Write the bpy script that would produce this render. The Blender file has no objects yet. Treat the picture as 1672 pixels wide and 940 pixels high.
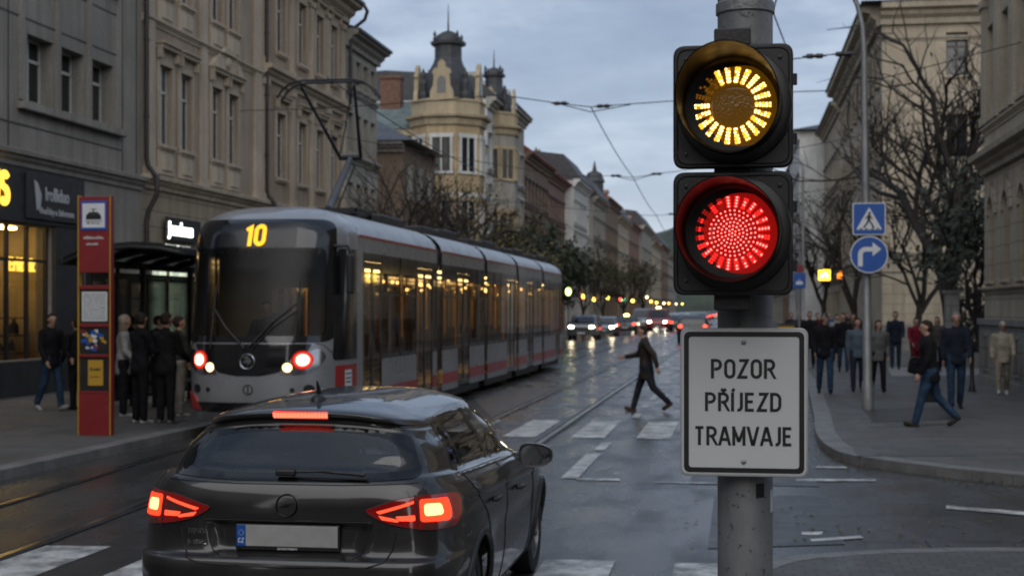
import bpy, math, random
import numpy as np
from mathutils import Vector, Matrix, geometry
from mathutils.bvhtree import BVHTree
random.seed(7); rng = np.random.default_rng(7)
R = math.radians
SC = bpy.context.scene
COL = SC.collection
PI = math.pi

# ------------------------------------------------------------------ camera model (street runs along +Y)
FPX, U0, VH, CAMH, PH = 2322.0, 836.0, 505.0, 2.0, .12
YAW = math.atan((1205 - U0) / FPX)
CA, SA = math.cos(YAW), math.sin(YAW)
def at(u, D):
    s = (u - U0) * D / FPX
    return (s * CA - D * SA, D * CA + s * SA)
def gp(u, v, h=0.0):
    return at(u, FPX * (CAMH - h) / (v - VH))
def yof(u, X):
    "Y of the point that stands at lateral X and picture column u"
    D = X / (CA / FPX * (u - 1205))
    return at(u, D)[1]

# ------------------------------------------------------------------ mesh builder
class MB:
    def __init__(s): s.v = []; s.f = []; s.m = []; s.mi = 0; s.nrm = {}
    def add(s, vs, fs):
        o = len(s.v); s.v.extend([tuple(p) for p in vs])
        for f in fs: s.f.append([i + o for i in f]); s.m.append(s.mi)
        return s
    def box(s, x0, x1, y0, y1, z0, z1):
        return s.add([(x0,y0,z0),(x1,y0,z0),(x1,y1,z0),(x0,y1,z0),(x0,y0,z1),(x1,y0,z1),(x1,y1,z1),(x0,y1,z1)],
              [(0,3,2,1),(4,5,6,7),(0,1,5,4),(1,2,6,5),(2,3,7,6),(3,0,4,7)])
    def obox(s, c, size, M=None):
        hx, hy, hz = [q / 2 for q in size]
        vs = [Vector((x,y,z)) for z in (-hz,hz) for (x,y) in ((-hx,-hy),(hx,-hy),(hx,hy),(-hx,hy))]
        if M is not None: vs = [M @ p for p in vs]
        c = Vector(c)
        return s.add([p + c for p in vs], [(0,3,2,1),(4,5,6,7),(0,1,5,4),(1,2,6,5),(2,3,7,6),(3,0,4,7)])
    def quad(s, a, b, c, d): return s.add([a,b,c,d], [(0,1,2,3)])
    def tube(s, pts, r, n=8, cap=True):
        pts = [Vector(p) for p in pts]; k = len(pts)
        rs = list(r) if hasattr(r, '__len__') else [r] * k
        t0 = (pts[1] - pts[0]).normalized()
        up = Vector((0,0,1)) if abs(t0.z) < .9 else Vector((1,0,0))
        a = t0.cross(up).normalized()
        vs = []; fs = []
        for i in range(k):
            if i == 0: t = t0
            elif i == k - 1: t = (pts[i] - pts[i-1]).normalized()
            else: t = ((pts[i+1] - pts[i]).normalized() + (pts[i] - pts[i-1]).normalized()).normalized()
            a = (a - t * a.dot(t)).normalized(); b = t.cross(a)
            for j in range(n):
                q = 2 * PI * j / n
                vs.append(pts[i] + (a * math.cos(q) + b * math.sin(q)) * rs[i])
        for i in range(k - 1):
            for j in range(n):
                j2 = (j + 1) % n
                fs.append((i*n+j, i*n+j2, (i+1)*n+j2, (i+1)*n+j))
        if cap: fs.append(tuple(range(n))[::-1]); fs.append(tuple((k-1)*n + j for j in range(n)))
        return s.add(vs, fs)
    def lathe(s, prof, n=24, M=None, cap=True):
        vs = []; fs = []
        for (r, z) in prof:
            for j in range(n):
                q = 2 * PI * j / n
                p = Vector((r * math.cos(q), r * math.sin(q), z))
                vs.append(M @ p if M is not None else p)
        k = len(prof)
        for i in range(k - 1):
            for j in range(n):
                j2 = (j + 1) % n
                fs.append((i*n+j, i*n+j2, (i+1)*n+j2, (i+1)*n+j))
        if cap: fs.append(tuple(range(n))[::-1]); fs.append(tuple((k-1)*n + j for j in range(n)))
        return s.add(vs, fs)
    def prism(s, poly, a0, a1, ax='z'):
        f = {'z': lambda p, a: (p[0], p[1], a), 'y': lambda p, a: (p[0], a, p[1]), 'x': lambda p, a: (a, p[0], p[1])}[ax]
        n = len(poly)
        vs = [f(p, a0) for p in poly] + [f(p, a1) for p in poly]
        fs = [tuple(range(n))[::-1], tuple(range(n, 2 * n))] + [(i, (i+1) % n, n + (i+1) % n, n + i) for i in range(n)]
        return s.add(vs, fs)
    def sphere(s, c, r, n=12, k=8):
        rx, ry, rz = r if hasattr(r, '__len__') else (r, r, r)
        vs = [(c[0], c[1], c[2] - rz)]; fs = []
        for i in range(1, k):
            t = -PI/2 + PI * i / k
            for j in range(n):
                q = 2 * PI * j / n
                vs.append((c[0] + rx*math.cos(t)*math.cos(q), c[1] + ry*math.cos(t)*math.sin(q), c[2] + rz*math.sin(t)))
        vs.append((c[0], c[1], c[2] + rz)); L = len(vs) - 1
        for j in range(n):
            fs.append((0, 1 + (j+1) % n, 1 + j)); fs.append((L, 1 + (k-2)*n + j, 1 + (k-2)*n + (j+1) % n))
        for i in range(k - 2):
            for j in range(n):
                j2 = (j+1) % n
                fs.append((1+i*n+j, 1+i*n+j2, 1+(i+1)*n+j2, 1+(i+1)*n+j))
        return s.add(vs, fs)
    def mesh(s, name='m', mats=(), smooth=None, fix=True):
        me = bpy.data.meshes.new(name)
        me.from_pydata(s.v, [], s.f)
        mats = mats if isinstance(mats, (list, tuple)) else [mats]
        for m in mats: me.materials.append(m)
        if len(mats) > 1: me.polygons.foreach_set('material_index', s.m)
        if fix and len(s.f) < 60000:
            import bmesh
            b = bmesh.new(); b.from_mesh(me); bmesh.ops.recalc_face_normals(b, faces=b.faces[:]); b.to_mesh(me); b.free()
        if smooth is not None:
            me.polygons.foreach_set('use_smooth', [True] * len(me.polygons))
            me.set_sharp_from_angle(angle=R(smooth))
        me.update()
        if s.nrm and smooth is not None: me.normals_split_custom_set_from_vertices([tuple(s.nrm[i]) if i in s.nrm else (0, 0, 0) for i in range(len(s.v))])
        return me
    def build(s, name, mats, parent=None, smooth=None, bevel=0, fix=True):
        o = link(name, s.mesh(name, mats, smooth, fix), parent)
        if bevel:
            b = o.modifiers.new('Bevel', 'BEVEL'); b.width = bevel; b.segments = 2; b.limit_method = 'ANGLE'; b.angle_limit = R(35)
        return o

def link(name, data, parent=None, loc=None, rotz=None):
    o = bpy.data.objects.new(name, data); COL.objects.link(o)
    if parent is not None: o.parent = parent
    if loc is not None: o.location = loc
    if rotz is not None: o.rotation_euler = (0, 0, rotz)
    return o
def tag(o, label, cat, group=None):
    o['label'] = label; o['category'] = cat
    if group: o['group'] = group
    return o
def thing(name, label, cat, loc=(0,0,0), rotz=0, group=None):
    return tag(link(name, None, None, loc, rotz), label, cat, group)
def struct(o, kind='structure'): o['kind'] = kind; return o
def kids(o): return KID.get(o.name) if False else [c for c in o.children]
def dup(root, loc=None, rotz=None, label=None, group=None):
    def cp(o, par):
        c = o.copy(); COL.objects.link(c); c.parent = par
        for ch in list(o.children): cp(ch, c)
        return c
    r = cp(root, None)
    if loc is not None: r.location = loc
    if rotz is not None: r.rotation_euler = (0, 0, rotz)
    if label: r['label'] = label
    if group: r['group'] = group
    return r

def eval_mesh(me, mods):
    "mesh after a list of (type, dict) modifiers"
    o = bpy.data.objects.new('tmp', me); COL.objects.link(o)
    for t, kw in mods:
        m = o.modifiers.new(t, t)
        for k, v in kw.items(): setattr(m, k, v)
    dg = bpy.context.evaluated_depsgraph_get(); dg.update()
    out = bpy.data.meshes.new_from_object(o.evaluated_get(dg))
    bpy.data.objects.remove(o)
    return out

# ------------------------------------------------------------------ materials
def _nt(name):
    m = bpy.data.materials.new(name); m.use_nodes = True
    nt = m.node_tree; nt.nodes.clear()
    out = nt.nodes.new('ShaderNodeOutputMaterial')
    return m, nt, out
def N(nt, t, **kw):
    n = nt.nodes.new(t)
    for k, v in kw.items():
        if k.startswith('i_'): n.inputs[int(k[2:])].default_value = v
        else: setattr(n, k, v)
    return n
def c4(c): return (c[0], c[1], c[2], 1)
def math_n(nt, op, a, b=None):
    n = N(nt, 'ShaderNodeMath', operation=op)
    for i, q in enumerate((a, b)):
        if q is None: continue
        if isinstance(q, (int, float)): n.inputs[i].default_value = q
        else: nt.links.new(q, n.inputs[i])
    return n.outputs[0]
def mixc(nt, fac, a, b, mode='MIX'):
    n = N(nt, 'ShaderNodeMixRGB', blend_type=mode)
    for i, q in enumerate((fac, a, b)):
        if isinstance(q, (int, float)): n.inputs[i].default_value = q
        elif isinstance(q, (tuple, list)): n.inputs[i].default_value = c4(q)
        else: nt.links.new(q, n.inputs[i])
    return n.outputs[0]
def ramp(nt, fac, stops):
    n = N(nt, 'ShaderNodeValToRGB'); cr = n.color_ramp
    while len(cr.elements) < len(stops): cr.elements.new(.5)
    for e, (p, c) in zip(cr.elements, stops):
        e.position = p; e.color = c4(c) if hasattr(c, '__len__') else (c, c, c, 1)
    nt.links.new(fac, n.inputs[0]); return n.outputs[0]
def coord(nt, scale=(1,1,1), kind='Object', rot=(0,0,0)):
    t = N(nt, 'ShaderNodeTexCoord'); mp = N(nt, 'ShaderNodeMapping')
    mp.inputs['Scale'].default_value = scale; mp.inputs['Rotation'].default_value = rot
    nt.links.new(t.outputs[kind], mp.inputs[0]); return mp.outputs[0]
def noise(nt, vec, scale, detail=4, rough=.55):
    n = N(nt, 'ShaderNodeTexNoise'); n.inputs['Scale'].default_value = scale; n.inputs['Detail'].default_value = detail; n.inputs['Roughness'].default_value = rough
    nt.links.new(vec, n.inputs['Vector']); return n.outputs[0]
def bsdf(nt, out, **kw):
    b = N(nt, 'ShaderNodeBsdfPrincipled')
    for k, v in kw.items():
        if isinstance(v, (int, float)): b.inputs[k].default_value = v
        elif isinstance(v, tuple): b.inputs[k].default_value = c4(v)
        else: nt.links.new(v, b.inputs[k])
    nt.links.new(b.outputs[0], out.inputs[0]); return b
def bump(nt, h, strength, dist=.01):
    n = N(nt, 'ShaderNodeBump'); n.inputs['Strength'].default_value = strength; n.inputs['Distance'].default_value = dist
    nt.links.new(h, n.inputs['Height']); return n.outputs[0]

def mat(name, col, rough=.6, metal=0.0, var=.15, scale=2.0, bmp=0.0, bscale=40.0, coat=0.0, spec=.5, stretch=(1,1,1), bdist=.01):
    m, nt, out = _nt(name)
    v = coord(nt, stretch)
    nz = noise(nt, v, scale)
    lo = tuple(c * (1 - var) for c in col); hi = tuple(min(1, c * (1 + var)) for c in col)
    c = ramp(nt, nz, [(.3, lo), (.7, hi)])
    r = ramp(nt, noise(nt, v, scale * 2.3), [(.3, max(.02, rough * .85)), (.7, min(1, rough * 1.15))])
    kw = {'Base Color': c, 'Roughness': r, 'Metallic': metal, 'Specular IOR Level': spec, 'Coat Weight': coat}
    if coat: kw['Coat Roughness'] = .04
    if bmp: kw['Normal'] = bump(nt, noise(nt, coord(nt), bscale), bmp, bdist)
    bsdf(nt, out, **kw)
    return m
def emat(name, col, strength):
    m, nt, out = _nt(name)
    e = N(nt, 'ShaderNodeEmission'); e.inputs[0].default_value = c4(col); e.inputs[1].default_value = strength
    nt.links.new(e.outputs[0], out.inputs[0]); return m
def facade_mat(name, col, stain=.45, joints=None, rough=.85):
    "plaster or concrete with soft blotches, vertical run-off streaks and fine grain; joints = (course length, course height) grooves"
    m, nt, out = _nt(name)
    v = coord(nt)
    a = noise(nt, v, .55, 5); st = noise(nt, coord(nt, (2.2, 2.2, .16)), 1.6, 6, .65); g = noise(nt, v, 14, 4)
    c = mixc(nt, ramp(nt, a, [(.38, 0), (.64, 1)]), tuple(q * .68 for q in col), tuple(min(1, q * 1.1) for q in col))
    dark = tuple(q * .5 * k for q, k in zip(col, (1, .97, .92)))
    s = math_n(nt, 'MULTIPLY', ramp(nt, st, [(.44, 0), (.64, 1)]), min(1, stain * 1.45))
    c = mixc(nt, s, c, dark)
    c = mixc(nt, .35, c, ramp(nt, g, [(.3, tuple(q * .7 for q in col)), (.7, tuple(min(1, q * 1.2) for q in col))]))
    h = g
    if joints:
        t = N(nt, 'ShaderNodeTexCoord'); sx = N(nt, 'ShaderNodeSeparateXYZ'); cx = N(nt, 'ShaderNodeCombineXYZ')
        nt.links.new(t.outputs['Object'], sx.inputs[0])
        nt.links.new(math_n(nt, 'ADD', sx.outputs[0], sx.outputs[1]), cx.inputs[0]); nt.links.new(sx.outputs[2], cx.inputs[1])
        b = N(nt, 'ShaderNodeTexBrick'); b.inputs['Scale'].default_value = 1; b.inputs['Mortar Size'].default_value = .018; b.inputs['Mortar Smooth'].default_value = .1
        b.inputs['Brick Width'].default_value = joints[0]; b.inputs['Row Height'].default_value = joints[1]
        nt.links.new(cx.outputs[0], b.inputs['Vector'])
        c = mixc(nt, math_n(nt, 'MULTIPLY', b.outputs['Fac'], .7), c, tuple(q * .4 for q in col))
        h = math_n(nt, 'SUBTRACT', math_n(nt, 'MULTIPLY', g, .1), b.outputs['Fac'])
    bsdf(nt, out, **{'Base Color': c, 'Roughness': rough, 'Normal': bump(nt, h, .5, .02), 'Specular IOR Level': .25})
    return m
def pane_mat(name, lit=0.0):
    "window glass in front of a dim room: per-pane tone from curtains, glossy"
    m, nt, out = _nt(name)
    oi = N(nt, 'ShaderNodeObjectInfo')
    v = coord(nt, (1, 1, 1))
    cu = noise(nt, coord(nt, (9, 9, .4)), 1.4, 3)
    curtain = ramp(nt, cu, [(.3, (.06, .06, .055)), (.7, (.16, .155, .14))])
    c = mixc(nt, ramp(nt, oi.outputs['Random'], [(.35, 0), (.75, .8)]), (.012, .014, .016), curtain)
    bsdf(nt, out, **{'Base Color': c, 'Roughness': .06, 'Specular IOR Level': .6})
    return m
def glass_mat(name, tint=(.5,.5,.5), refl=.06, rough=.02, ior=1.5):
    m, nt, out = _nt(name)
    t = N(nt, 'ShaderNodeBsdfTransparent'); t.inputs[0].default_value = c4(tint)
    g = N(nt, 'ShaderNodeBsdfGlossy'); g.inputs['Roughness'].default_value = rough; g.inputs[0].default_value = (1,1,1,1)
    f = N(nt, 'ShaderNodeFresnel'); f.inputs[0].default_value = ior
    k = math_n(nt, 'ADD', math_n(nt, 'MULTIPLY', f.outputs[0], .9), refl)
    mx = N(nt, 'ShaderNodeMixShader'); nt.links.new(k, mx.inputs[0]); nt.links.new(t.outputs[0], mx.inputs[1]); nt.links.new(g.outputs[0], mx.inputs[2])
    nt.links.new(mx.outputs[0], out.inputs[0]); return m

# ------------------------------------------------------------------ surface patches
def resample(poly, step, closed=True):
    out = []; n = len(poly)
    for i in range(n if closed else n - 1):
        a, b = Vector(poly[i]), Vector(poly[(i + 1) % n]); k = max(1, int(math.ceil((b - a).length / step)))
        for j in range(k): out.append(tuple(a + (b - a) * (j / k)))
    if not closed: out.append(tuple(poly[-1]))
    return out
def round_poly(poly, r, seg=5):
    "2D polygon with rounded corners"
    n = len(poly); out = []
    rr = r if hasattr(r, '__len__') else [r] * n
    for i in range(n):
        p, a, b = Vector(poly[i]), Vector(poly[i-1]), Vector(poly[(i+1) % n])
        da, db = (a - p), (b - p)
        k = min(rr[i], da.length * .48, db.length * .48)
        s, e = p + da.normalized() * k, p + db.normalized() * k
        for j in range(seg + 1):
            t = j / seg
            out.append(tuple((1-t)**2 * s + 2*t*(1-t) * p + t*t * e))
    return out
def inside(p, poly):
    x, y = p; c = False; n = len(poly); j = n - 1
    for i in range(n):
        xi, yi = poly[i]; xj, yj = poly[j]
        if (yi > y) != (yj > y) and x < (xj - xi) * (y - yi) / (yj - yi) + xi: c = not c
        j = i
    return c
def fill2d(poly, step, holes=()):
    vs = []; es = []
    for ring in [poly] + list(holes):
        rs = resample(ring, step); o = len(vs); vs += [Vector(p) for p in rs]; es += [(o + i, o + (i+1) % len(rs)) for i in range(len(rs))]
    xs = [p[0] for p in poly]; ys = [p[1] for p in poly]
    y = min(ys) + step * .5; row = 0
    while y < max(ys):
        x = min(xs) + step * (.5 if row % 2 else .1)
        while x < max(xs):
            if inside((x, y), poly) and not any(inside((x, y), h) for h in holes):
                if all((Vector((x, y)) - q).length_squared > (step * .45) ** 2 for q in vs[:len(es)]): vs.append(Vector((x, y)))
            x += step
        y += step * .87; row += 1
    r = geometry.delaunay_2d_cdt(vs, es, [], 0, 1e-5)
    V, F = r[0], r[2]
    keep = []
    for f in F:
        c = sum((V[i] for i in f), Vector((0, 0))) / len(f)
        if inside(c, poly) and not any(inside(c, h) for h in holes): keep.append(list(f))
    return [tuple(p) for p in V], keep
class Proj:
    "project 2D drawings on a body: plane axes A (horizontal) and Z, rays along d"
    def __init__(s, bvh, A, d, O=(0,0,0), far=6.0):
        s.b = bvh; s.A = Vector(A).normalized(); s.d = Vector(d).normalized(); s.O = Vector(O); s.far = far
    def hit(s, p, off):
        o = s.O + s.A * p[0] + Vector((0,0,1)) * p[1] - s.d * s.far
        h, n, i, dist = s.b.tree.ray_cast(o, s.d)
        if h is None:
            h, n, i, dist = s.b.tree.find_nearest(s.O + s.A * p[0] + Vector((0,0,1)) * p[1])
        g = n; n = Vector()
        for k in s.b.polys[i]: n += s.b.vn[k] * (1 / ((s.b.vc[k] - h).length_squared + 1e-7))
        n = n.normalized() if n.length > 1e-9 else g
        if n.dot(g) < 0: n = -n
        if g.dot(s.d) > 0: n = -n
        return h + n * off, n
    def patch(s, poly, off, step=.03, holes=(), skirt=0.0, mb=None):
        mb = mb or MB()
        V, F = fill2d(poly, step, holes)
        V0 = V; top = []; low = []
        if F:
            f0 = F[len(F)//2]; q = [s.hit(V[i], 0) for i in f0[:3]]; nn = (q[1][0]-q[0][0]).cross(q[2][0]-q[0][0])
            if nn.dot(q[0][1]) < 0: F = [f[::-1] for f in F]
        nr = []
        for p in V: q, n = s.hit(p, off); top.append(q); low.append(q - n * skirt); nr.append(n)
        mb.nrm.update({len(mb.v) + i: n for i, n in enumerate(nr)})
        mb.add(top, F)
        if skirt:
            cnt = {}
            for f in F:
                for i in range(len(f)):
                    e = (f[i], f[(i+1) % len(f)]); cnt[tuple(sorted(e))] = cnt.get(tuple(sorted(e)), 0) + 1
            vs = []; fs = []
            for e, c in cnt.items():
                if c == 1:
                    o = len(vs); vs += [top[e[0]], top[e[1]], low[e[1]], low[e[0]]]; fs.append((o, o+1, o+2, o+3))
            mb.add(vs, fs)
        return mb
    def line(s, pts, r, off=0.0, step=.03, closed=False, mb=None, n=6):
        mb = mb or MB()
        P = [s.hit(p, off)[0] for p in resample(pts, step, closed)]
        if closed: P.append(P[0])
        return mb.tube(P, r, n)
class Body:
    def __init__(s, me):
        s.vc = [v.co.copy() for v in me.vertices]; s.vn = [v.normal.copy() for v in me.vertices]; s.polys = [tuple(p.vertices) for p in me.polygons]
        s.tree = BVHTree.FromPolygons(s.vc, s.polys)
def bvh_of(me): return Body(me)

# ------------------------------------------------------------------ stroke lettering (narrow grotesque)
def _arc(cx, cy, rx, ry, a0, a1, n=10):
    return [(cx + rx * math.cos(R(a0 + (a1 - a0) * i / n)), cy + ry * math.sin(R(a0 + (a1 - a0) * i / n))) for i in range(n + 1)]
def glyph(ch):
    w = .5
    O = _arc(.25, .75, .25, .25, 0, 180) + _arc(.25, .25, .25, .25, 180, 360); O.append(O[0])
    B = [(0, 0), (0, 1), (.24, 1)] + _arc(.24, .74, .25, .26, 90, -90) + [(.11, .48)]
    G = {'P': (w, [B]), 'O': (w, [O]), '0': (w, [O]), 'Z': (w, [[(.02, 1), (.5, 1), (0, 0), (.52, 0)]]),
         'R': (w, [B, [(.26, .48), (.5, 0)]]), 'I': (0, [[(0, 0), (0, 1)]]),
         'J': (.24, [[(.24, 1), (.24, .22)] + _arc(.04, .2, .2, .2, 0, -105)]),
         'E': (.44, [[(.46, 0), (0, 0), (0, 1), (.46, 1)], [(0, .52), (.4, .52)]]),
         'D': (w, [[(0, 0), (0, 1), (.2, 1)] + _arc(.2, .7, .3, .3, 90, 0) + _arc(.2, .3, .3, .3, 0, -90) + [(0, 0)]]),
         'T': (w, [[(-.02, 1), (.52, 1)], [(.25, 1), (.25, 0)]]),
         'A': (.58, [[(0, 0), (.25, 1), (.33, 1), (.58, 0)], [(.12, .28), (.46, .28)]]),
         'M': (.66, [[(0, 0), (0, 1)], [(.66, 0), (.66, 1)], [(.02, 1), (.30, .22), (.36, .22), (.64, 1)]]), 'V': (.56, [[(0, 1), (.24, 0), (.32, 0), (.56, 1)]]),
         'C': (w, [_arc(.25, .75, .25, .25, 10, 180) + _arc(.25, .25, .25, .25, 180, 350)]),
         '1': (.3, [[(0, .78), (.24, 1), (.24, 0)]]),
         'U': (w, [[(0, 1)] + _arc(.25, .25, .25, .25, 180, 360) + [(.5, 1)]]),
         'S': (w, [_arc(.25, .76, .24, .24, 25, 270) + _arc(.25, .26, .25, .26, 90, -155)]),
         'L': (.42, [[(0, 1), (0, 0), (.44, 0)]]), 'N': (w, [[(0, 0), (0, 1), (.5, 0), (.5, 1)]]),
         'H': (w, [[(0, 0), (0, 1)], [(.5, 0), (.5, 1)], [(0, .52), (.5, .52)]]),
         'X': (w, [[(0, 0), (.5, 1)], [(0, 1), (.5, 0)]]), 'Y': (w, [[(0, 1), (.25, .45), (.5, 1)], [(.25, .45), (.25, 0)]]),
         'K': (w, [[(0, 0), (0, 1)], [(.5, 1), (.04, .45)], [(.18, .6), (.52, 0)]]), '-': (.3, [[(0, .45), (.3, .45)]]), ' ': (.2, [])}
    if ch == 'Ř': g = glyph('R'); return (g[0], g[1] + [[(.1, 1.3), (.25, 1.16), (.4, 1.3)]])
    if ch == 'Í': g = glyph('I'); return (g[0], g[1] + [[(-.02, 1.14), (.1, 1.32)]])
    return G[ch]
def ribbon(pts, t):
    P = [Vector(p) for p in pts]; P = [p for i, p in enumerate(P) if i == 0 or (p - P[i-1]).length > 1e-5]; n = len(P); L = []; Rr = []
    closed = (P[0] - P[-1]).length < 1e-6
    for i in range(n):
        a = P[i-1] if i > 0 else (P[-2] if closed else None)
        b = P[i+1] if i < n-1 else (P[1] if closed else None)
        d1 = (P[i] - a).normalized() if a is not None else (b - P[i]).normalized()
        d2 = (b - P[i]).normalized() if b is not None else d1
        n1 = Vector((-d1.y, d1.x)); n2 = Vector((-d2.y, d2.x)); m = n1 + n2
        m = m.normalized() if m.length > 1e-6 else n1
        k = t / 2 / max(.45, m.dot(n1)); L.append(P[i] + m * k); Rr.append(P[i] - m * k)
    return L, Rr
def lettering(mb, text, h, x, z, y, thick=.15, sx=1.0, gap=.24, align='c', depth=.0004, place=None):
    "strokes in the XZ plane facing -Y; every stroke is a slim slab, each a hair prouder than the last"
    tot = sum(glyph(c)[0] for c in text) + gap * (len(text) - 1)
    cx = -tot / 2 if align == 'c' else 0; k = 0
    for ch in text:
        w, strokes = glyph(ch)
        for st in strokes:
            st = [((cx + p[0]) * sx, p[1]) for p in st]; acc = max(p[1] for p in st) > 1.05
            if not acc and st[0] != st[-1]:
                for e, q in ((0, 1), (-1, -2)):
                    d = Vector(st[e]) - Vector(st[q])
                    if abs(d.y) > .5 * d.length and st[e][1] in (0, 1): d.normalize(); st[e] = tuple(Vector(st[e]) + d * thick)
            L, Rr = ribbon(st, thick)
            if not acc:
                for p in L + Rr: p.y = min(1 + thick / 2, max(-thick / 2, p.y))
            f = depth + k * depth * .12; k += 1; n = len(L)
            vs = [(x + p.x * h, y - f, z + p.y * h) for p in L] + [(x + p.x * h, y - f, z + p.y * h) for p in Rr]
            vs += [(x + p.x * h, y, z + p.y * h) for p in L] + [(x + p.x * h, y, z + p.y * h) for p in Rr]
            fs = []
            for i in range(n - 1):
                fs += [(i, n+i, n+i+1, i+1), (2*n+i, 2*n+i+1, i+1, i), (n+i, 3*n+i, 3*n+i+1, n+i+1)]
            fs += [(0, 2*n, 3*n, n), (n-1, 2*n-1, 4*n-1, 3*n-1)]
            if place: vs = [place(v) for v in vs]
            mb.add(vs, fs)
        cx += w + gap
    return mb
M = {}
M['galv'] = mat('galvanised_steel', (.24,.245,.25), .5, .55, .22, 9, .35, 60, stretch=(1,1,.35))
M['black_plastic'] = mat('black_plastic', (.012,.012,.013), .45, 0, .2, 8, .15, 120)
M['dark_metal'] = mat('dark_metal', (.03,.03,.032), .45, .6, .2, 6)
M['white_sheet'] = mat('white_sheet', (.54,.55,.555), .5, 0, .05, 3, .05, 80)
M['alu_rim'] = mat('sign_rim', (.48,.48,.48), .4, .5, .1, 20)
M['sign_black'] = mat('sign_black', (.009,.009,.009), .5, 0, .1, 10)
M['sign_blue'] = mat('sign_blue', (.01,.075,.32), .4, 0, .08, 5)
M['sign_white'] = mat('sign_white', (.6,.61,.62), .5, 0, .05, 5)
M['rubber'] = mat('rubber', (.012,.012,.012), .8, 0, .2, 20)
M['chrome'] = mat('chrome', (.55,.55,.56), .15, 1, .05, 5)
M['wood_dark'] = mat('dark_wood', (.03,.022,.016), .5, 0, .25, 8)
M['frame_white'] = mat('window_white', (.42,.42,.40), .5, 0, .15, 6)
M['frame_brown'] = mat('window_brown', (.055,.04,.03), .5, 0, .2, 6)
M['pane'] = pane_mat('window_pane')
M['zinc'] = mat('zinc_sheet', (.10,.105,.11), .45, .4, .25, 3, stretch=(1,1,.3))
M['downpipe'] = mat('downpipe_paint', (.035,.028,.025), .5, .2, .2, 5)
M['slate'] = mat('slate_roof', (.035,.037,.04), .6, 0, .35, 3, .4, 12)
M['tile_red'] = mat('red_tile_roof', (.21,.058,.04), .75, 0, .35, 2.5, .6, 9)
M['copper'] = mat('weathered_copper_roof', (.13,.17,.16), .6, .1, .3, 1.5, .3, 7, stretch=(1,1,.3))
M['brick'] = mat('chimney_brick', (.14,.07,.045), .8, 0, .3, 5, .5, 15)
M['concrete'] = facade_mat('grey_concrete', (.275,.255,.225), .6)
M['plaster_beige'] = facade_mat('beige_plaster', (.345,.278,.208), .6)
M['plaster_beige2'] = facade_mat('sandy_plaster', (.325,.256,.187), .65)
M['trim_light'] = facade_mat('light_stone_trim', (.46,.385,.295), .5)
M['plaster_beige_r'] = facade_mat('beige_rusticated', (.33,.27,.195), .5, (1.1, .42))
M['plaster_pale'] = facade_mat('pale_grey_plaster', (0.337,0.317,0.275), .5)
M['plaster_brown'] = facade_mat('brown_plaster', (0.229,0.165,0.122), .5)
M['plaster_yellow'] = facade_mat('ochre_plaster', (.44,.335,.20), .45)
M['trim_yellow'] = facade_mat('ochre_trim', (.44,.36,.24), .5)
M['plaster_white'] = facade_mat('white_plaster', (.60,.60,.58), .4)
M['plaster_cream'] = facade_mat('cream_plaster', (.43,.365,.275), .4)
M['plaster_rose'] = facade_mat('rose_plaster', (0.269,0.172,0.141), .5)
M['stone_cream'] = facade_mat('cream_stone', (.42,.365,.28), .5)
M['stone_cream_r'] = facade_mat('cream_stone_courses', (.40,.345,.26), .5, (1.0, .45))
M['plinth'] = facade_mat('grey_plinth', (.21,.205,.19), .5, (1.2, .5))
M['shop_dark'] = mat('dark_shop_cladding', (.028,.029,.031), .5, 0, .25, 2, spec=.25)
M['leaf_dark'] = mat('dark_leaf', (.024,.03,.012), .6, 0, .5, 3)
M['leaf_olive'] = mat('olive_leaf', (.045,.041,.013), .6, 0, .5, 3)
M['leaf_yellow'] = mat('yellow_leaf', (.14,.095,.02), .6, 0, .4, 3)
M['bark'] = mat('bark', (.028,.022,.017), .85, 0, .35, 6, .5, 30)
M['warm_lamp'] = emat('warm_lamp', (1,.62,.20), 9)
M['white_lamp'] = emat('white_lamp', (1,.9,.68), 14)
M['head_lamp'] = emat('head_lamp', (1,.84,.54), 38)
M['red_lamp'] = emat('red_lamp', (1,.05,.03), 4.5)
M['green_lamp'] = emat('green_lamp', (.1,1,.55), 4)
M['glass_shop'] = glass_mat('shop_glass', (.8,.8,.78))
M['glass_car'] = glass_mat('tinted_car_glass', (.78,.8,.81), .035, .03, 1.5)
M['glass_side'] = glass_mat('dark_side_glass', (.42,.43,.44), .03)
M['glass_tram'] = glass_mat('tinted_tram_glass', (.5,.45,.38), .0, .02, 1.25)

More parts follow.
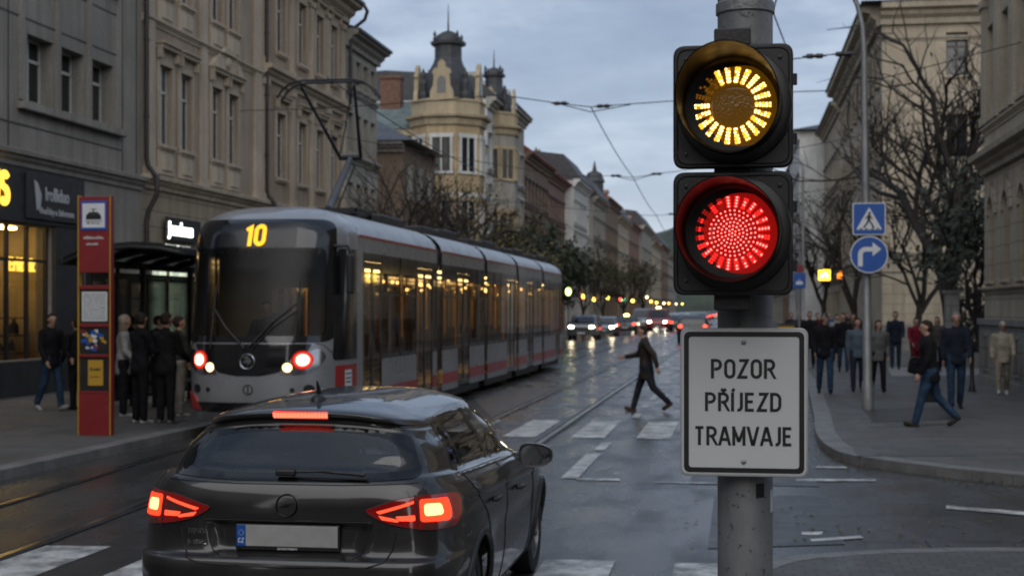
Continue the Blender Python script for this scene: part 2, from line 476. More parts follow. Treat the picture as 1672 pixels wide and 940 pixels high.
def ground_mat(name, kind):
    m, nt, out = _nt(name)
    v = coord(nt)
    big = noise(nt, v, .35, 5, .6); mid = noise(nt, coord(nt, (1, .35, 1)), 1.7, 5); fine = noise(nt, v, 90, 3, .7); grit = noise(nt, v, 260, 2)
    if kind == 'asphalt':
        c = ramp(nt, big, [(.32, (.019,.020,.021)), (.5, (.031,.032,.033)), (.7, (.046,.046,.045))])
        st = noise(nt, coord(nt, (1, .55, 1)), 1.1, 7, .68); c = mixc(nt, ramp(nt, st, [(.52, 0), (.60, .75)]), c, (.018,.018,.019))
        c = mixc(nt, .5, c, ramp(nt, mid, [(.3, (.02,.02,.021)), (.7, (.048,.048,.047))]))
        c = mixc(nt, .55, c, ramp(nt, fine, [(.35, (.010,.010,.011)), (.62, (.085,.085,.083))]))
        vo = N(nt, 'ShaderNodeTexVoronoi', feature='DISTANCE_TO_EDGE'); vo.inputs['Scale'].default_value = .32
        nt.links.new(mixc(nt, .12, v, N_vec_noise(nt, v)), vo.inputs['Vector'])
        crack = math_n(nt, 'MULTIPLY', ramp(nt, vo.outputs[0], [(.0, 1), (.006, 0)]), ramp(nt, big, [(.5, 0), (.6, .8)]))
        c = mixc(nt, crack, c, (.012,.012,.012))
        r = ramp(nt, mid, [(.3, .12), (.5, .26), (.72, .46)])
        bsdf(nt, out, **{'Base Color': c, 'Roughness': r, 'Specular IOR Level': .3, 'Normal': bump(nt, math_n(nt, 'ADD', fine, math_n(nt, 'MULTIPLY', grit, .5)), .35, .004)})
    else:
        t = N(nt, 'ShaderNodeTexBrick'); t.inputs['Scale'].default_value = 1
        w, h = (.6, .4) if kind == 'slab' else (.16, .12)
        t.inputs['Brick Width'].default_value = w; t.inputs['Row Height'].default_value = h
        t.inputs['Mortar Size'].default_value = .012 if kind == 'slab' else .009; t.inputs['Mortar Smooth'].default_value = .2
        t.inputs['Color1'].default_value = (.06,.058,.055,1); t.inputs['Color2'].default_value = (.125,.121,.114,1); t.inputs['Mortar'].default_value = (.02,.019,.017,1)
        t.inputs['Bias'].default_value = -.1
        nt.links.new(v, t.inputs['Vector'])
        c = mixc(nt, .32, t.outputs[0], ramp(nt, big, [(.35, (.036,.035,.033)), (.65, (.105,.102,.096))]), 'MULTIPLY' if False else 'MIX')
        c = mixc(nt, .25, c, ramp(nt, mid, [(.35, (.04,.04,.038)), (.7, (.13,.126,.12))]))
        c = mixc(nt, .25, c, ramp(nt, fine, [(.3, (.03,.03,.03)), (.7, (.2,.2,.19))]))
        bsdf(nt, out, **{'Base Color': c, 'Roughness': ramp(nt, mid, [(.3, .45), (.7, .8)]), 'Specular IOR Level': .3,
             'Normal': bump(nt, math_n(nt, 'SUBTRACT', math_n(nt, 'MULTIPLY', fine, .3), t.outputs['Fac']), .5, .006)})
    return m
def N_vec_noise(nt, v):
    n = N(nt, 'ShaderNodeTexNoise'); n.inputs['Scale'].default_value = 1.2; n.inputs['Detail'].default_value = 4
    nt.links.new(v, n.inputs['Vector']); return n.outputs[1]
M['asphalt'] = ground_mat('asphalt', 'asphalt')
M['slabs'] = ground_mat('paving_slabs', 'slab')
M['setts'] = ground_mat('paving_setts', 'sett')
M['slabs_pale'] = mat('pale_slab', (.20,.197,.19), .55, 0, .3, 2.5, .4, 50)
M['kerbstone'] = mat('granite_kerb', (.14,.137,.131), .55, 0, .3, 3, .5, 60)
M['patch_dark'] = mat('dark_asphalt_repair', (.025,.025,.0255), .34, 0, .35, 2, .4, 80, spec=.3)
M['patch_light'] = mat('pale_asphalt_repair', (.046,.0455,.045), .38, 0, .35, 2, .4, 80, spec=.3)
M['rail'] = mat('tram_rail_steel', (.42,.41,.39), .22, 1, .2, 2)
M['groove'] = mat('rail_groove', (.018,.017,.016), .6, 0, .2, 4)
def paint_mat():
    m, nt, out = _nt('worn_road_paint')
    v = coord(nt)
    wear = ramp(nt, noise(nt, v, 3.2, 7, .72), [(.40, 1), (.60, 0)])
    c = mixc(nt, math_n(nt, 'MULTIPLY', wear, .85), ramp(nt, noise(nt, v, 1.1), [(.3, (.46,.46,.44)), (.7, (.62,.62,.60))]), (.09,.09,.088))
    bsdf(nt, out, **{'Base Color': c, 'Roughness': .5, 'Normal': bump(nt, noise(nt, v, 90), .3, .004)})
    return m
M['road_paint'] = paint_mat()
# ------------------------------------------------------------------ people
SKIN = [mat('skin_fair', (.36,.21,.15), .5, 0, .08, 8), mat('skin_tan', (.27,.15,.10), .5, 0, .08, 8)]
M['eye'] = mat('eye_dark', (.015,.012,.01), .2, 0, 0, 1)
M['lip'] = mat('lip', (.22,.085,.07), .5, 0, 0, 1)
_cloth = {}
def cloth(c, rough=.85):
    k = tuple(c) + (rough,)
    if k not in _cloth: _cloth[k] = mat('cloth_%d' % len(_cloth), c, rough, 0, .38, 5, .8, 11, bdist=.035, spec=.12)
    return _cloth[k]
def cap(mb, p0, p1, r0, r1, flat=1.0, right=Vector((1,0,0)), n=12):
    "capsule between two joints; flat = front-to-back thickness over width"
    p0, p1 = Vector(p0), Vector(p1); d = p1 - p0
    d = d.normalized() if d.length > 1e-6 else Vector((0,0,1))
    a = right - d * right.dot(d)
    a = a.normalized() if a.length > .05 else d.orthogonal().normalized()
    b = d.cross(a); vs = []; rows = []
    for i in range(4): q = -PI/2 + PI/2 * i / 4 + .08; rows.append((p0 + d * r0 * math.sin(q) * min(1, flat + .2), r0 * math.cos(q)))
    rows.append((p0, r0)); rows.append((p1, r1))
    for i in range(1, 5): q = PI/2 * i / 4 - .08; rows.append((p1 + d * r1 * math.sin(q) * min(1, flat + .2), r1 * math.cos(q)))
    for c, r in rows:
        for j in range(n):
            q = 2 * PI * j / n; vs.append(c + a * (r * math.cos(q)) + b * (r * flat * math.sin(q)))
    k = len(rows); fs = [tuple(range(n))[::-1], tuple((k-1)*n + j for j in range(n))]
    for i in range(k - 1):
        for j in range(n): fs.append((i*n+j, i*n+(j+1) % n, (i+1)*n+(j+1) % n, (i+1)*n+j))
    mb.add(vs, fs)
def fuse(mb, voxel, smooth_it, mats, name):
    me = eval_mesh(mb.mesh('raw', (), None), [('REMESH', dict(mode='VOXEL', voxel_size=voxel)), ('SMOOTH', dict(factor=.5, iterations=smooth_it))])
    me.name = name
    me.materials.clear()
    for m in mats: me.materials.append(m)
    me.polygons.foreach_set('use_smooth', [True] * len(me.polygons))
    me.polygons.foreach_set('material_index', [0] * len(me.polygons))
    return me
def person(x, y, z, head, label, h=1.75, walk=0.0, lead=1, arms=(12, 12), elbow=(18, 18), coat=(.012,.013,.016), trousers=(.02,.035,.06),
           shoes=(.012,.011,.01), hair=(.02,.014,.01), style='short', hem=.80, skin=0, turn=0.0, lean=0.0, coat2=None, group=None, girth=1.1, out=(6, 6), hood=False):
    """head = heading in degrees: 0 walks along +Y (away), 180 comes toward the viewer, 90 walks to -X"""
    rn = random.Random(sum(map(ord, label))); turn += rn.uniform(-22, 22) if not turn else 0; arms = tuple(a + rn.uniform(-9, 9) for a in arms); elbow = tuple(max(4, e + rn.uniform(-8, 16)) for e in elbow); out = tuple(o + rn.uniform(-2, 4) for o in out); head += rn.uniform(-7, 7)
    root = thing('person', label, 'person', (x, y, z), R(head), group)
    S = h / 1.75; rx = Vector((1,0,0))
    def V(a, b, c): return Vector((a, b, c)) * S
    th, sh, hipz = .43, .43, .0
    legs = []
    for sd in (-1, 1):
        fwd = (sd == lead); a = R(walk * (1.0 if fwd else -.95)); k = R(walk * .25 if fwd else walk * 1.25 + 2)
        hip = Vector((.092 * sd, 0, 0)); kn = hip + Vector((.012 * sd, math.sin(a) * th, -math.cos(a) * th))
        a2 = a - k; an = kn + Vector((0, math.sin(a2) * sh, -math.cos(a2) * sh))
        pitch = R(0 if walk < 3 else (14 if fwd else -32)) ; legs.append([hip, kn, an, pitch, sd])
    low = min(l[2].z + (-.075 if l[3] >= 0 else -.075 - .12 * math.sin(-l[3])) for l in legs); hz = -low
    up = Vector((0, 0, hz)); ln = R(lean)
    def T(p):   # torso lean about the hips
        p = Vector(p); q = Vector((p.x, p.y * math.cos(ln) + p.z * math.sin(ln), p.z * math.cos(ln) - p.y * math.sin(ln))); return (q + up) * S
    body, jac, tro = MB(), MB(), MB()
    # trunk
    g = girth
    for (b, dr) in ((body, 0), (jac, .022)):
        cap(b, T((0, 0, .02)), T((0, .0, .16)), (.155*g + dr) * S, (.145*g + dr) * S, .68)
        cap(b, T((0, 0, .16)), T((0, .005, .40)), (.145*g + dr) * S, (.17*g + dr) * S, .64)
        [cap(b, T((0, -.005, .495)), T((.135 * sd, -.005, .477)), (.066 + dr) * S, (.056 + dr) * S, .95, Vector((0,1,0))) for sd in (-1, 1)]
    hemz = hem - hz - .02          # relative to the hips
    cap(jac, T((0, -.005, .1)), T((0, 0, min(hemz + .1, .06))), .160*g * S, .162*g * S, .74)
    if hemz < -.12: cap(jac, T((0, 0, 0)), T((0, 0, hemz + .09)), .160*g * S, .172*g * S, .80)
    cap(jac, T((0, -.012, .53)), T((0, -.006, .565)), .08 * S, .072 * S, 1)
    cap(body, T((0, -.005, .5)), T((0, .012, .62)), .056 * S, .052 * S, 1)
    if hood: cap(jac, T((-.06, -.085, .53)), T((.06, -.085, .53)), .07 * S, .07 * S, .7, Vector((0,1,0)))
    # arms
    for i, sd in enumerate((-1, 1)):
        a = R(arms[i]); e = R(elbow[i]); o = R(out[i])
        shd = Vector((.185 * sd * g, -.005, .49)); el = shd + Vector((math.sin(o) * sd * .29, math.sin(a) * .29, -math.cos(a) * .29 * math.cos(o)))
        a2 = a + e; wr = el + Vector((math.sin(o) * sd * .10 - .02 * sd, math.sin(a2) * .25, -math.cos(a2) * .25))
        hd = (wr - el).normalized(); p1 = wr + hd * .085
        for (b, dr) in ((body, 0), (jac, .02)):
            cap(b, T(shd), T(el), (.052 + dr) * S, (.043 + dr) * S); cap(b, T(el), T(wr - hd * (.0 if dr == 0 else .012)), (.042 + dr) * S, (.03 + dr * .9) * S)
        cap(body, T(wr), T(p1), .030 * S, .040 * S, .45, Vector((0, 1, 0)))
        inn = Vector((-sd, 0, 0)); side = Vector((0, 1, 0)) - hd * hd.y; side = side.normalized()
        for q, (of, L) in enumerate(((-.03, .062), (-.0105, .078), (.0105, .084), (.03, .072))):
            b0 = p1 + side * of; b1 = b0 + hd * L * .55 + inn * .006; b2 = b1 + hd * L * .4 + inn * .022
            cap(body, T(b0), T(b1), .0092 * S, .0088 * S, n=8); cap(body, T(b1), T(b2), .0088 * S, .0078 * S, n=8)
        t0 = wr + hd * .025 + side * .026; t1 = t0 + side * .026 + hd * .03; cap(body, T(t0), T(t1), .0115 * S, .0105 * S, n=8); cap(body, T(t1), T(t1 + hd * .03), .0105 * S, .0088 * S, n=8)
    # legs
    feet = []
    for hip, kn, an, pitch, sd in legs:
        P = lambda q: (q + up) * S
        for (b, dr) in ((body, 0), (tro, .014)):
            cap(b, P(hip + Vector((0,0,.02))), P(kn), (.088*g + dr) * S, (.057 + dr * 1.3) * S); cap(b, P(kn), P(an + (Vector((0,0,0)) if dr == 0 else Vector((0,0,.01)))), (.057 + dr * 1.3) * S, (.037 + dr * 1.7) * S)
        cap(body, P(kn + (an - kn) * .15 + Vector((0, -.015, 0))), P(kn + (an - kn) * .5), .055 * S, .042 * S)
        f = Vector((.02 * sd, math.cos(pitch), math.sin(pitch))).normalized(); dn = Vector((0, math.sin(pitch), -math.cos(pitch)))
        heel, toe = an + dn * .045 - f * .035, an + dn * .052 + f * .15
        cap(body, P(heel), P(toe), .03 * S, .028 * S); feet.append((P(heel), P(toe), P(an), f, dn))
    cap(tro, T((0, 0, .0)), T((0, 0, .1)), .165*g * S, .155*g * S, .7)
    # head
    hc = Vector((0, .022, .735)); tq = R(turn)
    def H(a, b, c):
        q = Vector((a * math.cos(tq) - b * math.sin(tq), a * math.sin(tq) + b * math.cos(tq), c)); return T(hc + q)
    hr = Vector((math.cos(tq), math.sin(tq), 0))
    cap(body, H(0, -.018, .012), H(0, .022, .02), .078 * S, .076 * S, 1.18, hr, 16)
    cap(body, H(0, .02, -.02), H(0, .042, -.075), .066 * S, .044 * S, .95, hr)
    cap(body, H(0, .088, .005), H(0, .105, -.028), .010 * S, .0145 * S)                     # nose
    cap(body, H(-.03, .08, .022), H(.03, .08, .022), .012 * S, .012 * S)                    # brow
    for sd in (-1, 1): cap(body, H(.077 * sd, -.012, .012), H(.079 * sd, -.008, -.026), .015 * S, .011 * S, .5)
    cap(body, H(-.018, .082, -.05), H(.018, .082, -.05), .011 * S, .011 * S)                # mouth mound
    bm_ = fuse(body, .0115 * S, 3, [SKIN[skin], M['eye'], M['lip']], 'person_body')
    # eyes and lips join the same continuous mesh
    ex = MB()
    for sd in (-1, 1): ex.mi = 1; ex.sphere(H(.03 * sd, .088, .004), .0105 * S, 8, 6)
    ex.mi = 2; c_ = H(0, .094, -.052); ex.sphere(c_, (.021 * S, .008 * S, .0065 * S), 8, 6)
    base = len(bm_.vertices); vs = [tuple(v.co) for v in bm_.vertices] + ex.v
    fs = [tuple(p.vertices) for p in bm_.polygons] + [[i + base for i in f] for f in ex.f]
    me = bpy.data.meshes.new('person_body'); me.from_pydata(vs, [], fs)
    for m in (SKIN[skin], M['eye'], M['lip']): me.materials.append(m)
    me.polygons.foreach_set('material_index', [0] * len(bm_.polygons) + ex.m); me.polygons.foreach_set('use_smooth', [True] * len(me.polygons)); me.update()
    bpy.data.meshes.remove(bm_)
    link('body', me, root)
    hemW = (hem) * S; jm = fuse(jac, .016 * S, 3, [cloth(coat)], 'jacket'); jw = .165 * g * S
    for v in jm.vertices:
        if v.co.z < hemW and abs(v.co.x) < jw: v.co.z = hemW + (v.co.z - hemW) * .06
    link('jacket', jm, root)
    link('trousers', fuse(tro, .014 * S, 3, [cloth(trousers)], 'trousers'), root)
    for (he, to, an, f, dn) in feet:
        sm = MB(); cap(sm, he, to, .041 * S, .037 * S); cap(sm, an + dn * .01, he + f * .02, .044 * S, .04 * S); cap(sm, he + dn * .018 * S, to + dn * .018 * S, .033 * S, .03 * S)
        link('shoe', fuse(sm, .011 * S, 2, [cloth(shoes, .5)], 'shoe'), root)
    hm = MB()
    if style != 'bald':
        cap(hm, H(0, -.036, .028), H(0, .004, .046), .083 * S, .078 * S, 1.1, hr, 16)
        cap(hm, H(-.04, -.05, -.02), H(.04, -.05, -.02), .052 * S, .052 * S, 1); cap(hm, H(0, -.01, .055), H(0, .03, .06), .066 * S, .056 * S, .9, hr)
        for sd in (-1, 1): cap(hm, H(.058 * sd, -.03, .03), H(.064 * sd, -.015, -.005), .03 * S, .022 * S)
        if style == 'long': cap(hm, H(0, -.055, .0), H(0, -.075, -.17), .078 * S, .062 * S, .62, hr); [cap(hm, H(.06*sd, -.03, 0), H(.065*sd, -.03, -.15), .032*S, .026*S) for sd in (-1,1)]
        if style == 'bun': cap(hm, H(0, -.12, .03), H(0, -.13, .035), .04 * S, .04 * S)
        if style == 'cap': cap(hm, H(-.04, .10, .035), H(.04, .10, .035), .022*S, .022*S, .5, Vector((0,0,1)))
    else: cap(hm, H(-.055, -.05, -.01), H(.055, -.05, -.01), .045 * S, .045 * S, 1)
    nm = 'cap' if style == 'cap' else 'hair'
    link(nm, fuse(hm, .012 * S, 2, [cloth(hair, .7)], nm), root)
    return root
# ------------------------------------------------------------------ who stands and walks where
def P_(u, vfeet, label, vhead=None, h=1.75, z=PH, **kw):
    x, y = gp(u, vfeet, z)
    if vhead is not None: D = FPX * (CAMH - z) / (vfeet - VH); h = min(1.92, max(1.58, (vfeet - vhead) * D / FPX))
    return person(x, y, z, kw.pop('head', 180), label, h, **kw)
BLK = (.010,.010,.012); JEAN = (.022,.042,.075); NAVY = (.014,.018,.028); GREYB = (.075,.10,.125); GREY = (.10,.10,.10); BEIGE = (.30,.265,.21); MAR = (.14,.012,.022); LGREY = (.21,.21,.20)
# crossing the carriageway
P_(1055, 671, 'person in dark coat striding left across the zebra crossing', 531, z=0, head=90, walk=20, lead=1, arms=(-26, 26), elbow=(20, 40), coat=(.030,.025,.021), trousers=(.016,.018,.024), shoes=(.06,.035,.018), hem=.66, out=(14, 14), girth=1.16, style='short', lean=4)
# right pavement
P_(1518, 696, 'person in black jacket and jeans walking left with a black bag on the shoulder', 523, head=92, walk=18, lead=-1, arms=(10, -14), elbow=(30, 40), coat=BLK, trousers=JEAN, shoes=(.03,.025,.02), hem=.74, style='short', lean=3, girth=1.22)
P_(1561, 668, 'grey-haired person in navy jacket and jeans walking toward the viewer', 516, head=176, walk=7, lead=1, arms=(8, -6), elbow=(12, 14), coat=NAVY, trousers=JEAN, hair=(.16,.155,.15), style='short', hem=.84, girth=1.06)
P_(1347, 643, 'person in black jacket and jeans nearest the kerb, walking toward the viewer', 515, head=182, walk=10, lead=-1, arms=(-8, 10), elbow=(16, 16), coat=BLK, trousers=JEAN, style='cap', hair=(.05,.048,.045), hem=.82)
P_(1400, 640, 'person in slate blue jacket walking left of the lamp post', 523, head=172, walk=9, lead=1, arms=(6, -8), elbow=(14, 14), coat=GREYB, trousers=(.018,.026,.04), hem=.84)
P_(1434, 641, 'person in grey jacket half hidden right of the lamp post', 527, head=188, walk=9, lead=-1, arms=(-6, 8), elbow=(12, 20), coat=GREY, trousers=BLK, hem=.80, style='long')
P_(1462, 603, 'person in dark jacket standing by the grey plinth wall', 513, head=180, walk=4, coat=NAVY, trousers=(.018,.03,.05), hem=.84)
P_(1495, 612, 'person in maroon coat and red trousers behind the black jacketed walker', 530, head=195, walk=8, coat=MAR, trousers=(.12,.012,.02), hem=.76, style='bun')
P_(1530, 606, 'person with brown hair just behind the black jacketed walker', 524, head=180, walk=5, coat=(.06,.05,.045), trousers=BLK, style='long', hair=(.06,.035,.02))
P_(1637, 644, 'person in beige jacket, cap and white shoes walking by the palace plinth', 527, head=168, walk=12, lead=1, arms=(10, -10), elbow=(20, 25), coat=BEIGE, trousers=(.22,.185,.14), shoes=(.5,.5,.5), style='cap', hair=(.35,.32,.27), hem=.78, skin=1)
P_(1322, 600, 'person in long black coat at the kerb behind the white sign', 512, head=178, walk=7, coat=BLK, trousers=BLK, hem=.62)
P_(1305, 588, 'person with pale hair in the crowd just past the white sign', 512, head=182, walk=7, coat=(.03,.028,.03), trousers=BLK, hair=(.3,.27,.22), hem=.8, style='long')
P_(1377, 607, 'person in black coat and jeans between the kerbside walker and the slate blue jacket', 514, head=175, walk=10, lead=-1, coat=BLK, trousers=JEAN, hem=.78)
P_(1366, 590, 'person in pale top deeper in the crowd', 517, head=180, walk=6, coat=LGREY, trousers=NAVY, hem=.88)
P_(1392, 585, 'person in brown jacket deep in the crowd by the shopfronts', 515, head=184, walk=8, coat=(.06,.04,.028), trousers=BLK, hem=.84)
P_(1335, 580, 'person in dark red scarfed coat deep in the kerbside crowd', 514, head=180, walk=6, coat=(.06,.014,.016), trousers=BLK, hem=.7)
P_(1292, 578, 'person in charcoal coat farthest along the kerb', 513, head=180, walk=6, coat=(.02,.02,.023), trousers=BLK, hem=.75)
P_(1413, 580, 'person in grey-green parka deep behind the lamp post', 514, head=178, walk=6, coat=(.035,.04,.03), trousers=BLK, hem=.78)
P_(1352, 572, 'small distant person in blue coat between the crowd', 513, head=180, walk=6, coat=(.03,.05,.09), trousers=BLK, hem=.8)
P_(1384, 570, 'small distant person in black under the glowing yellow sign', 513, head=185, walk=6, coat=BLK, trousers=BLK, hem=.8)
# left pavement
P_(84, 670, 'person in black padded jacket and jeans walking past the lit shop window', 516, head=-120, walk=11, lead=-1, arms=(10, -6), elbow=(14, 14), coat=BLK, trousers=JEAN, shoes=(.25,.25,.25), hem=.82, turn=-20, girth=1.1)
P_(202, 680, 'person in light grey coat waiting right of the red totem', 517, head=-60, coat=LGREY, trousers=BLK, hem=.74, style='long', hair=(.16,.13,.10), arms=(14, 14), elbow=(50, 40), shoes=(.2,.2,.2))
P_(229, 691, 'person in black jacket with dark hair waiting, back to the viewer', 514, head=-35, coat=BLK, trousers=BLK, hem=.80, arms=(16, 16), elbow=(60, 55), shoes=(.22,.22,.22))
P_(271, 691, 'person in black leather jacket waiting nearest the tram front', 514, head=-20, coat=(.012,.011,.011), trousers=(.014,.013,.014), hem=.78, arms=(14, 10), elbow=(40, 50), shoes=(.1,.1,.1))
P_(291, 680, 'person in light trousers half hidden behind the tram nose', 520, head=-50, coat=(.03,.028,.026), trousers=(.26,.24,.21), hem=.86, shoes=(.3,.3,.3))
P_(126, 668, 'dark figure standing behind the shelter post', 522, head=60, coat=BLK, trousers=BLK, hem=.7)
P_(219, 662, 'person with auburn hair waiting inside the shelter', 520, head=-90, coat=(.02,.018,.02), trousers=BLK, hem=.8, style='long', hair=(.08,.035,.018))
P_(258, 664, 'person in dark hooded coat waiting deeper inside the shelter', 518, head=-100, coat=(.016,.015,.018), trousers=BLK, hem=.72, hood=True)
# bag of the walker
x, y = gp(1497, 690, PH); t = thing('shoulder_bag', 'black shoulder bag hanging at the side of the left walking person', 'bag', (x + .02, y - .17, PH + .83))
m = MB(); m.prism(round_poly([(-.20, 0), (.20, 0), (.17, .27), (-.15, .27)], .06, 5), -.06, .06, 'y'); m.build('bag_body', cloth(BLK, .5), t, 40, bevel=.02)
m = MB(); m.tube([(-.13, 0, .26), (-.06, .02, .45), (.06, .06, .60), (.14, .1, .62)], .014, 6); m.build('strap', cloth(BLK, .5), t, 60)
x, y = gp(1526, 690, PH); t = thing('carrier_bag', 'small dark carrier bag hanging behind the legs of the left walking person', 'bag', (x - .05, y + .2, PH + .33)); m = MB(); m.prism(round_poly([(-.12, 0), (.12, 0), (.10, .28), (-.10, .28)], .03, 4), -.05, .05, 'y'); m.build('bag_body', cloth((.02,.02,.022), .6), t, 40, bevel=.02); m = MB(); m.tube([(-.06, 0, .27), (-.03, 0, .40), (.03, 0, .40), (.06, 0, .27)], .008, 6); m.build('handle', cloth((.02,.02,.022), .6), t, 60)
# ------------------------------------------------------------------ ground, kerbs, tracks, paint
def sheet(name, polys, z, m, kind='structure'):
    mb = MB()
    for p in polys: mb.add([(q[0], q[1], z) for q in p], [tuple(range(len(p)))])
    return struct(mb.build(name, m), kind)
def rect(x0, x1, y0, y1): return [(x0, y0), (x1, y0), (x1, y1), (x0, y1)]
g = MB(); xs = [-900, -60, -20, 20, 60, 900]; ys = [-200, -10, 40, 120, 500, 1500]
for i in range(5):
    for j in range(5): g.quad((xs[i], ys[j], 0), (xs[i+1], ys[j], 0), (xs[i+1], ys[j+1], 0), (xs[i], ys[j+1], 0))
struct(g.build('road', M['asphalt'], fix=False))
def smooth_path(P, n=8):
    "Hermite curve through the points, chord-length parameter (no overshoot between uneven spacings)"
    P = [Vector(p) for p in P]; T = [0.0]
    for a, b in zip(P[:-1], P[1:]): T.append(T[-1] + (b - a).length)
    m = [(P[min(i+1, len(P)-1)] - P[max(i-1, 0)]) / (T[min(i+1, len(P)-1)] - T[max(i-1, 0)]) for i in range(len(P))]
    for i in range(1, len(P) - 1):
        d1, d2 = (P[i] - P[i-1]) / (T[i] - T[i-1]), (P[i+1] - P[i]) / (T[i+1] - T[i]); w1, w2 = T[i+1] - T[i], T[i] - T[i-1]
        m[i] = (d1 * w1 + d2 * w2) / (w1 + w2)
    out = []
    for i in range(len(P) - 1):
        h = T[i+1] - T[i]
        for j in range(n):
            t = j / n; q = P[i]*(2*t**3-3*t*t+1) + m[i]*h*(t**3-2*t*t+t) + P[i+1]*(3*t*t-2*t**3) + m[i+1]*h*(t**3-t*t); out.append(tuple(q))
    return out + [tuple(P[-1])]
def offset(P, d):
    L, Rr = ribbon(P, 2 * abs(d)); return [tuple(q) for q in (L if d > 0 else Rr)]
def kerb(name, P, width, h, inner):
    "granite kerb stones along the path; inner = +1 if the pavement lies left of the path"
    mb = MB(); acc = 0
    D = resample(P, .25, False); O = offset(D, width * inner)
    i = 0
    while i < len(D) - 1:
        j = min(len(D) - 1, i + 4)
        for k in range(i, j):
            a, b, c, d = D[k], D[k+1], O[k+1], O[k]
            ga = .03 if k == i else 0; gb = .02 if k == j - 1 else 0
            L = lambda p, q, t: (p[0] + (q[0]-p[0])*t, p[1] + (q[1]-p[1])*t)
            a2, b2, c2, d2 = L(a, b, ga), L(a, b, 1-gb), L(d, c, 1-gb), L(d, c, ga)
            dz = .002 * ((i * 7919) % 5 - 2) / 2
            mb.add([(a2[0],a2[1],-.02),(b2[0],b2[1],-.02),(c2[0],c2[1],-.02),(d2[0],d2[1],-.02)] + [(q[0],q[1],h+dz) for q in (a2,b2,c2,d2)],
                   [(4,5,6,7),(0,1,5,4),(2,3,7,6)] + ([(3,0,4,7)] if k == i else []) + ([(1,2,6,5)] if k == j-1 else []))
        i = j
    return struct(mb.build(name, M['kerbstone']))
def pavement(name, outline, h, m):
    mb = MB(); n = len(outline)
    mb.add([(p[0], p[1], h) for p in outline], [tuple(range(n))])
    mb.add([(p[0], p[1], z) for z in (-.05, h - .001) for p in outline], [(i, (i+1) % n, n + (i+1) % n, n + i) for i in range(n)])
    return struct(mb.build(name, m, fix=False))

# left pavement with the tram stop; it steps back beyond the stop
KL = [(-8.5, 2), (-8.5, 12), (-8.5, 30), (-8.5, 57)] 
KL = smooth_path(KL, 6) + smooth_path([(-8.7, 58.5), (-9.6, 60), (-11.3, 61.2), (-12.2, 63), (-12.3, 70), (-12.3, 120), (-12.3, 420)], 5)
kerb('left_kerb', KL, .28, PH + .004, 1)
inn = offset(resample(KL, 1.5, False), .27)
pavement('left_pavement', inn + [(-40, 420), (-40, 2)], PH, M['slabs'])
# right pavement: runs along the street and turns the corner into the side street
KR = [(2.3, 420), (2.2, 120), (1.95, 60), (1.62, 34), (1.34, 26), (1.18, 21.5), (1.22, 20.1), (1.42, 18.95), (1.82, 18.25), (2.42, 17.55), (3.2, 16.85), (4.6, 15.9), (7, 14.8), (12, 13.6), (30, 12)]
KR = smooth_path(KR, 8)
kerb('right_kerb', KR, .30, PH + .004, 1)
inn = offset(resample(KR, .5, False), .29)
pavement('right_pavement', inn + [(60, 12), (60, 420)], PH, M['slabs'])
# paving bands laid into the right pavement
for nm, polys, mm in (('pale_paving_band', [[gp(1395, 660, PH), gp(1560, 655, PH), gp(1600, 690, PH), gp(1420, 698, PH)], [gp(1380, 712, PH), gp(1672, 700, PH), gp(1740, 742, PH), gp(1400, 745, PH)]], M['slabs']),
                      ('kerbside_slab_strip', [[gp(1450, 600, PH), gp(1600, 598, PH), gp(1620, 612, PH), gp(1455, 614, PH)]], M['slabs_pale']),
                      ('asphalt_paving_patch', [[gp(1410, 668, PH), gp(1545, 664, PH), gp(1570, 684, PH), gp(1425, 690, PH)]], M['patch_dark'])):
    sheet(nm, polys, PH + {'p': .004, 'k': .0062, 'a': .0085}[nm[0]], mm)
# traffic island the signal stands on
KI = smooth_path([(-.16, 1.0), (-.16, 6), (-.1, 9.6), (.05, 10.5), (.32, 11.05), (.85, 11.45), (1.6, 11.72), (2.4, 11.85), (4.5, 11.6), (8, 10.5), (14, 8)], 8)
kerb('island_kerb', KI, .17, .104, -1)
inn = offset(resample(KI, .4, False), -.16)
pavement('traffic_island', inn + [(14, 1.0)], .1, M['setts'])
# tram tracks
def track(cl):
    g1, s1 = MB(), MB()
    P = resample(smooth_path(cl, 10), 1.2, False)
    for off in (-.7175, .7175):
        Q = offset(P, off)
        for (d0, d1, z, mb) in ((-.085, .095, .0125, g1), (-.036, .036, .017, s1)):
            A, B = offset(Q, d0), offset(Q, d1)
            A = [(q[0] + (0), q[1]) for q in A]
            for i in range(len(Q) - 1): mb.quad((*A[i], z), (*A[i+1], z), (*B[i+1], z), (*B[i], z))
    s = struct(s1.build('tram_rails', M['rail'], fix=False)); struct(g1.build('rail_grooves', M['groove'], fix=False))
track([(-6.55, 4), (-6.6, 11), (-6.75, 14), (-7.05, 18), (-7.2, 22), (-7.2, 40), (-7.2, 120), (-7.2, 420)])
track([(-3.4, 4), (-3.62, 14), (-3.65, 24), (-3.65, 60), (-3.65, 420)])
# repairs
sheet('asphalt_patches', [rect(3.2, 7, 13.3, 14.6), rect(-5.35, -4.5, 9, 24)], .004, M['patch_dark'])
sheet('pale_asphalt_patches', [[(-.25, 12), (.9, 12.4), (.95, 15.6), (-.25, 15.4)], rect(-5.8, -4.5, 25.6, 36), rect(-.55, .9, 16.4, 20), [(1.6, 12.2), (7, 12.0), (7, 12.9), (1.6, 12.8)]], .0062, M['patch_light'])
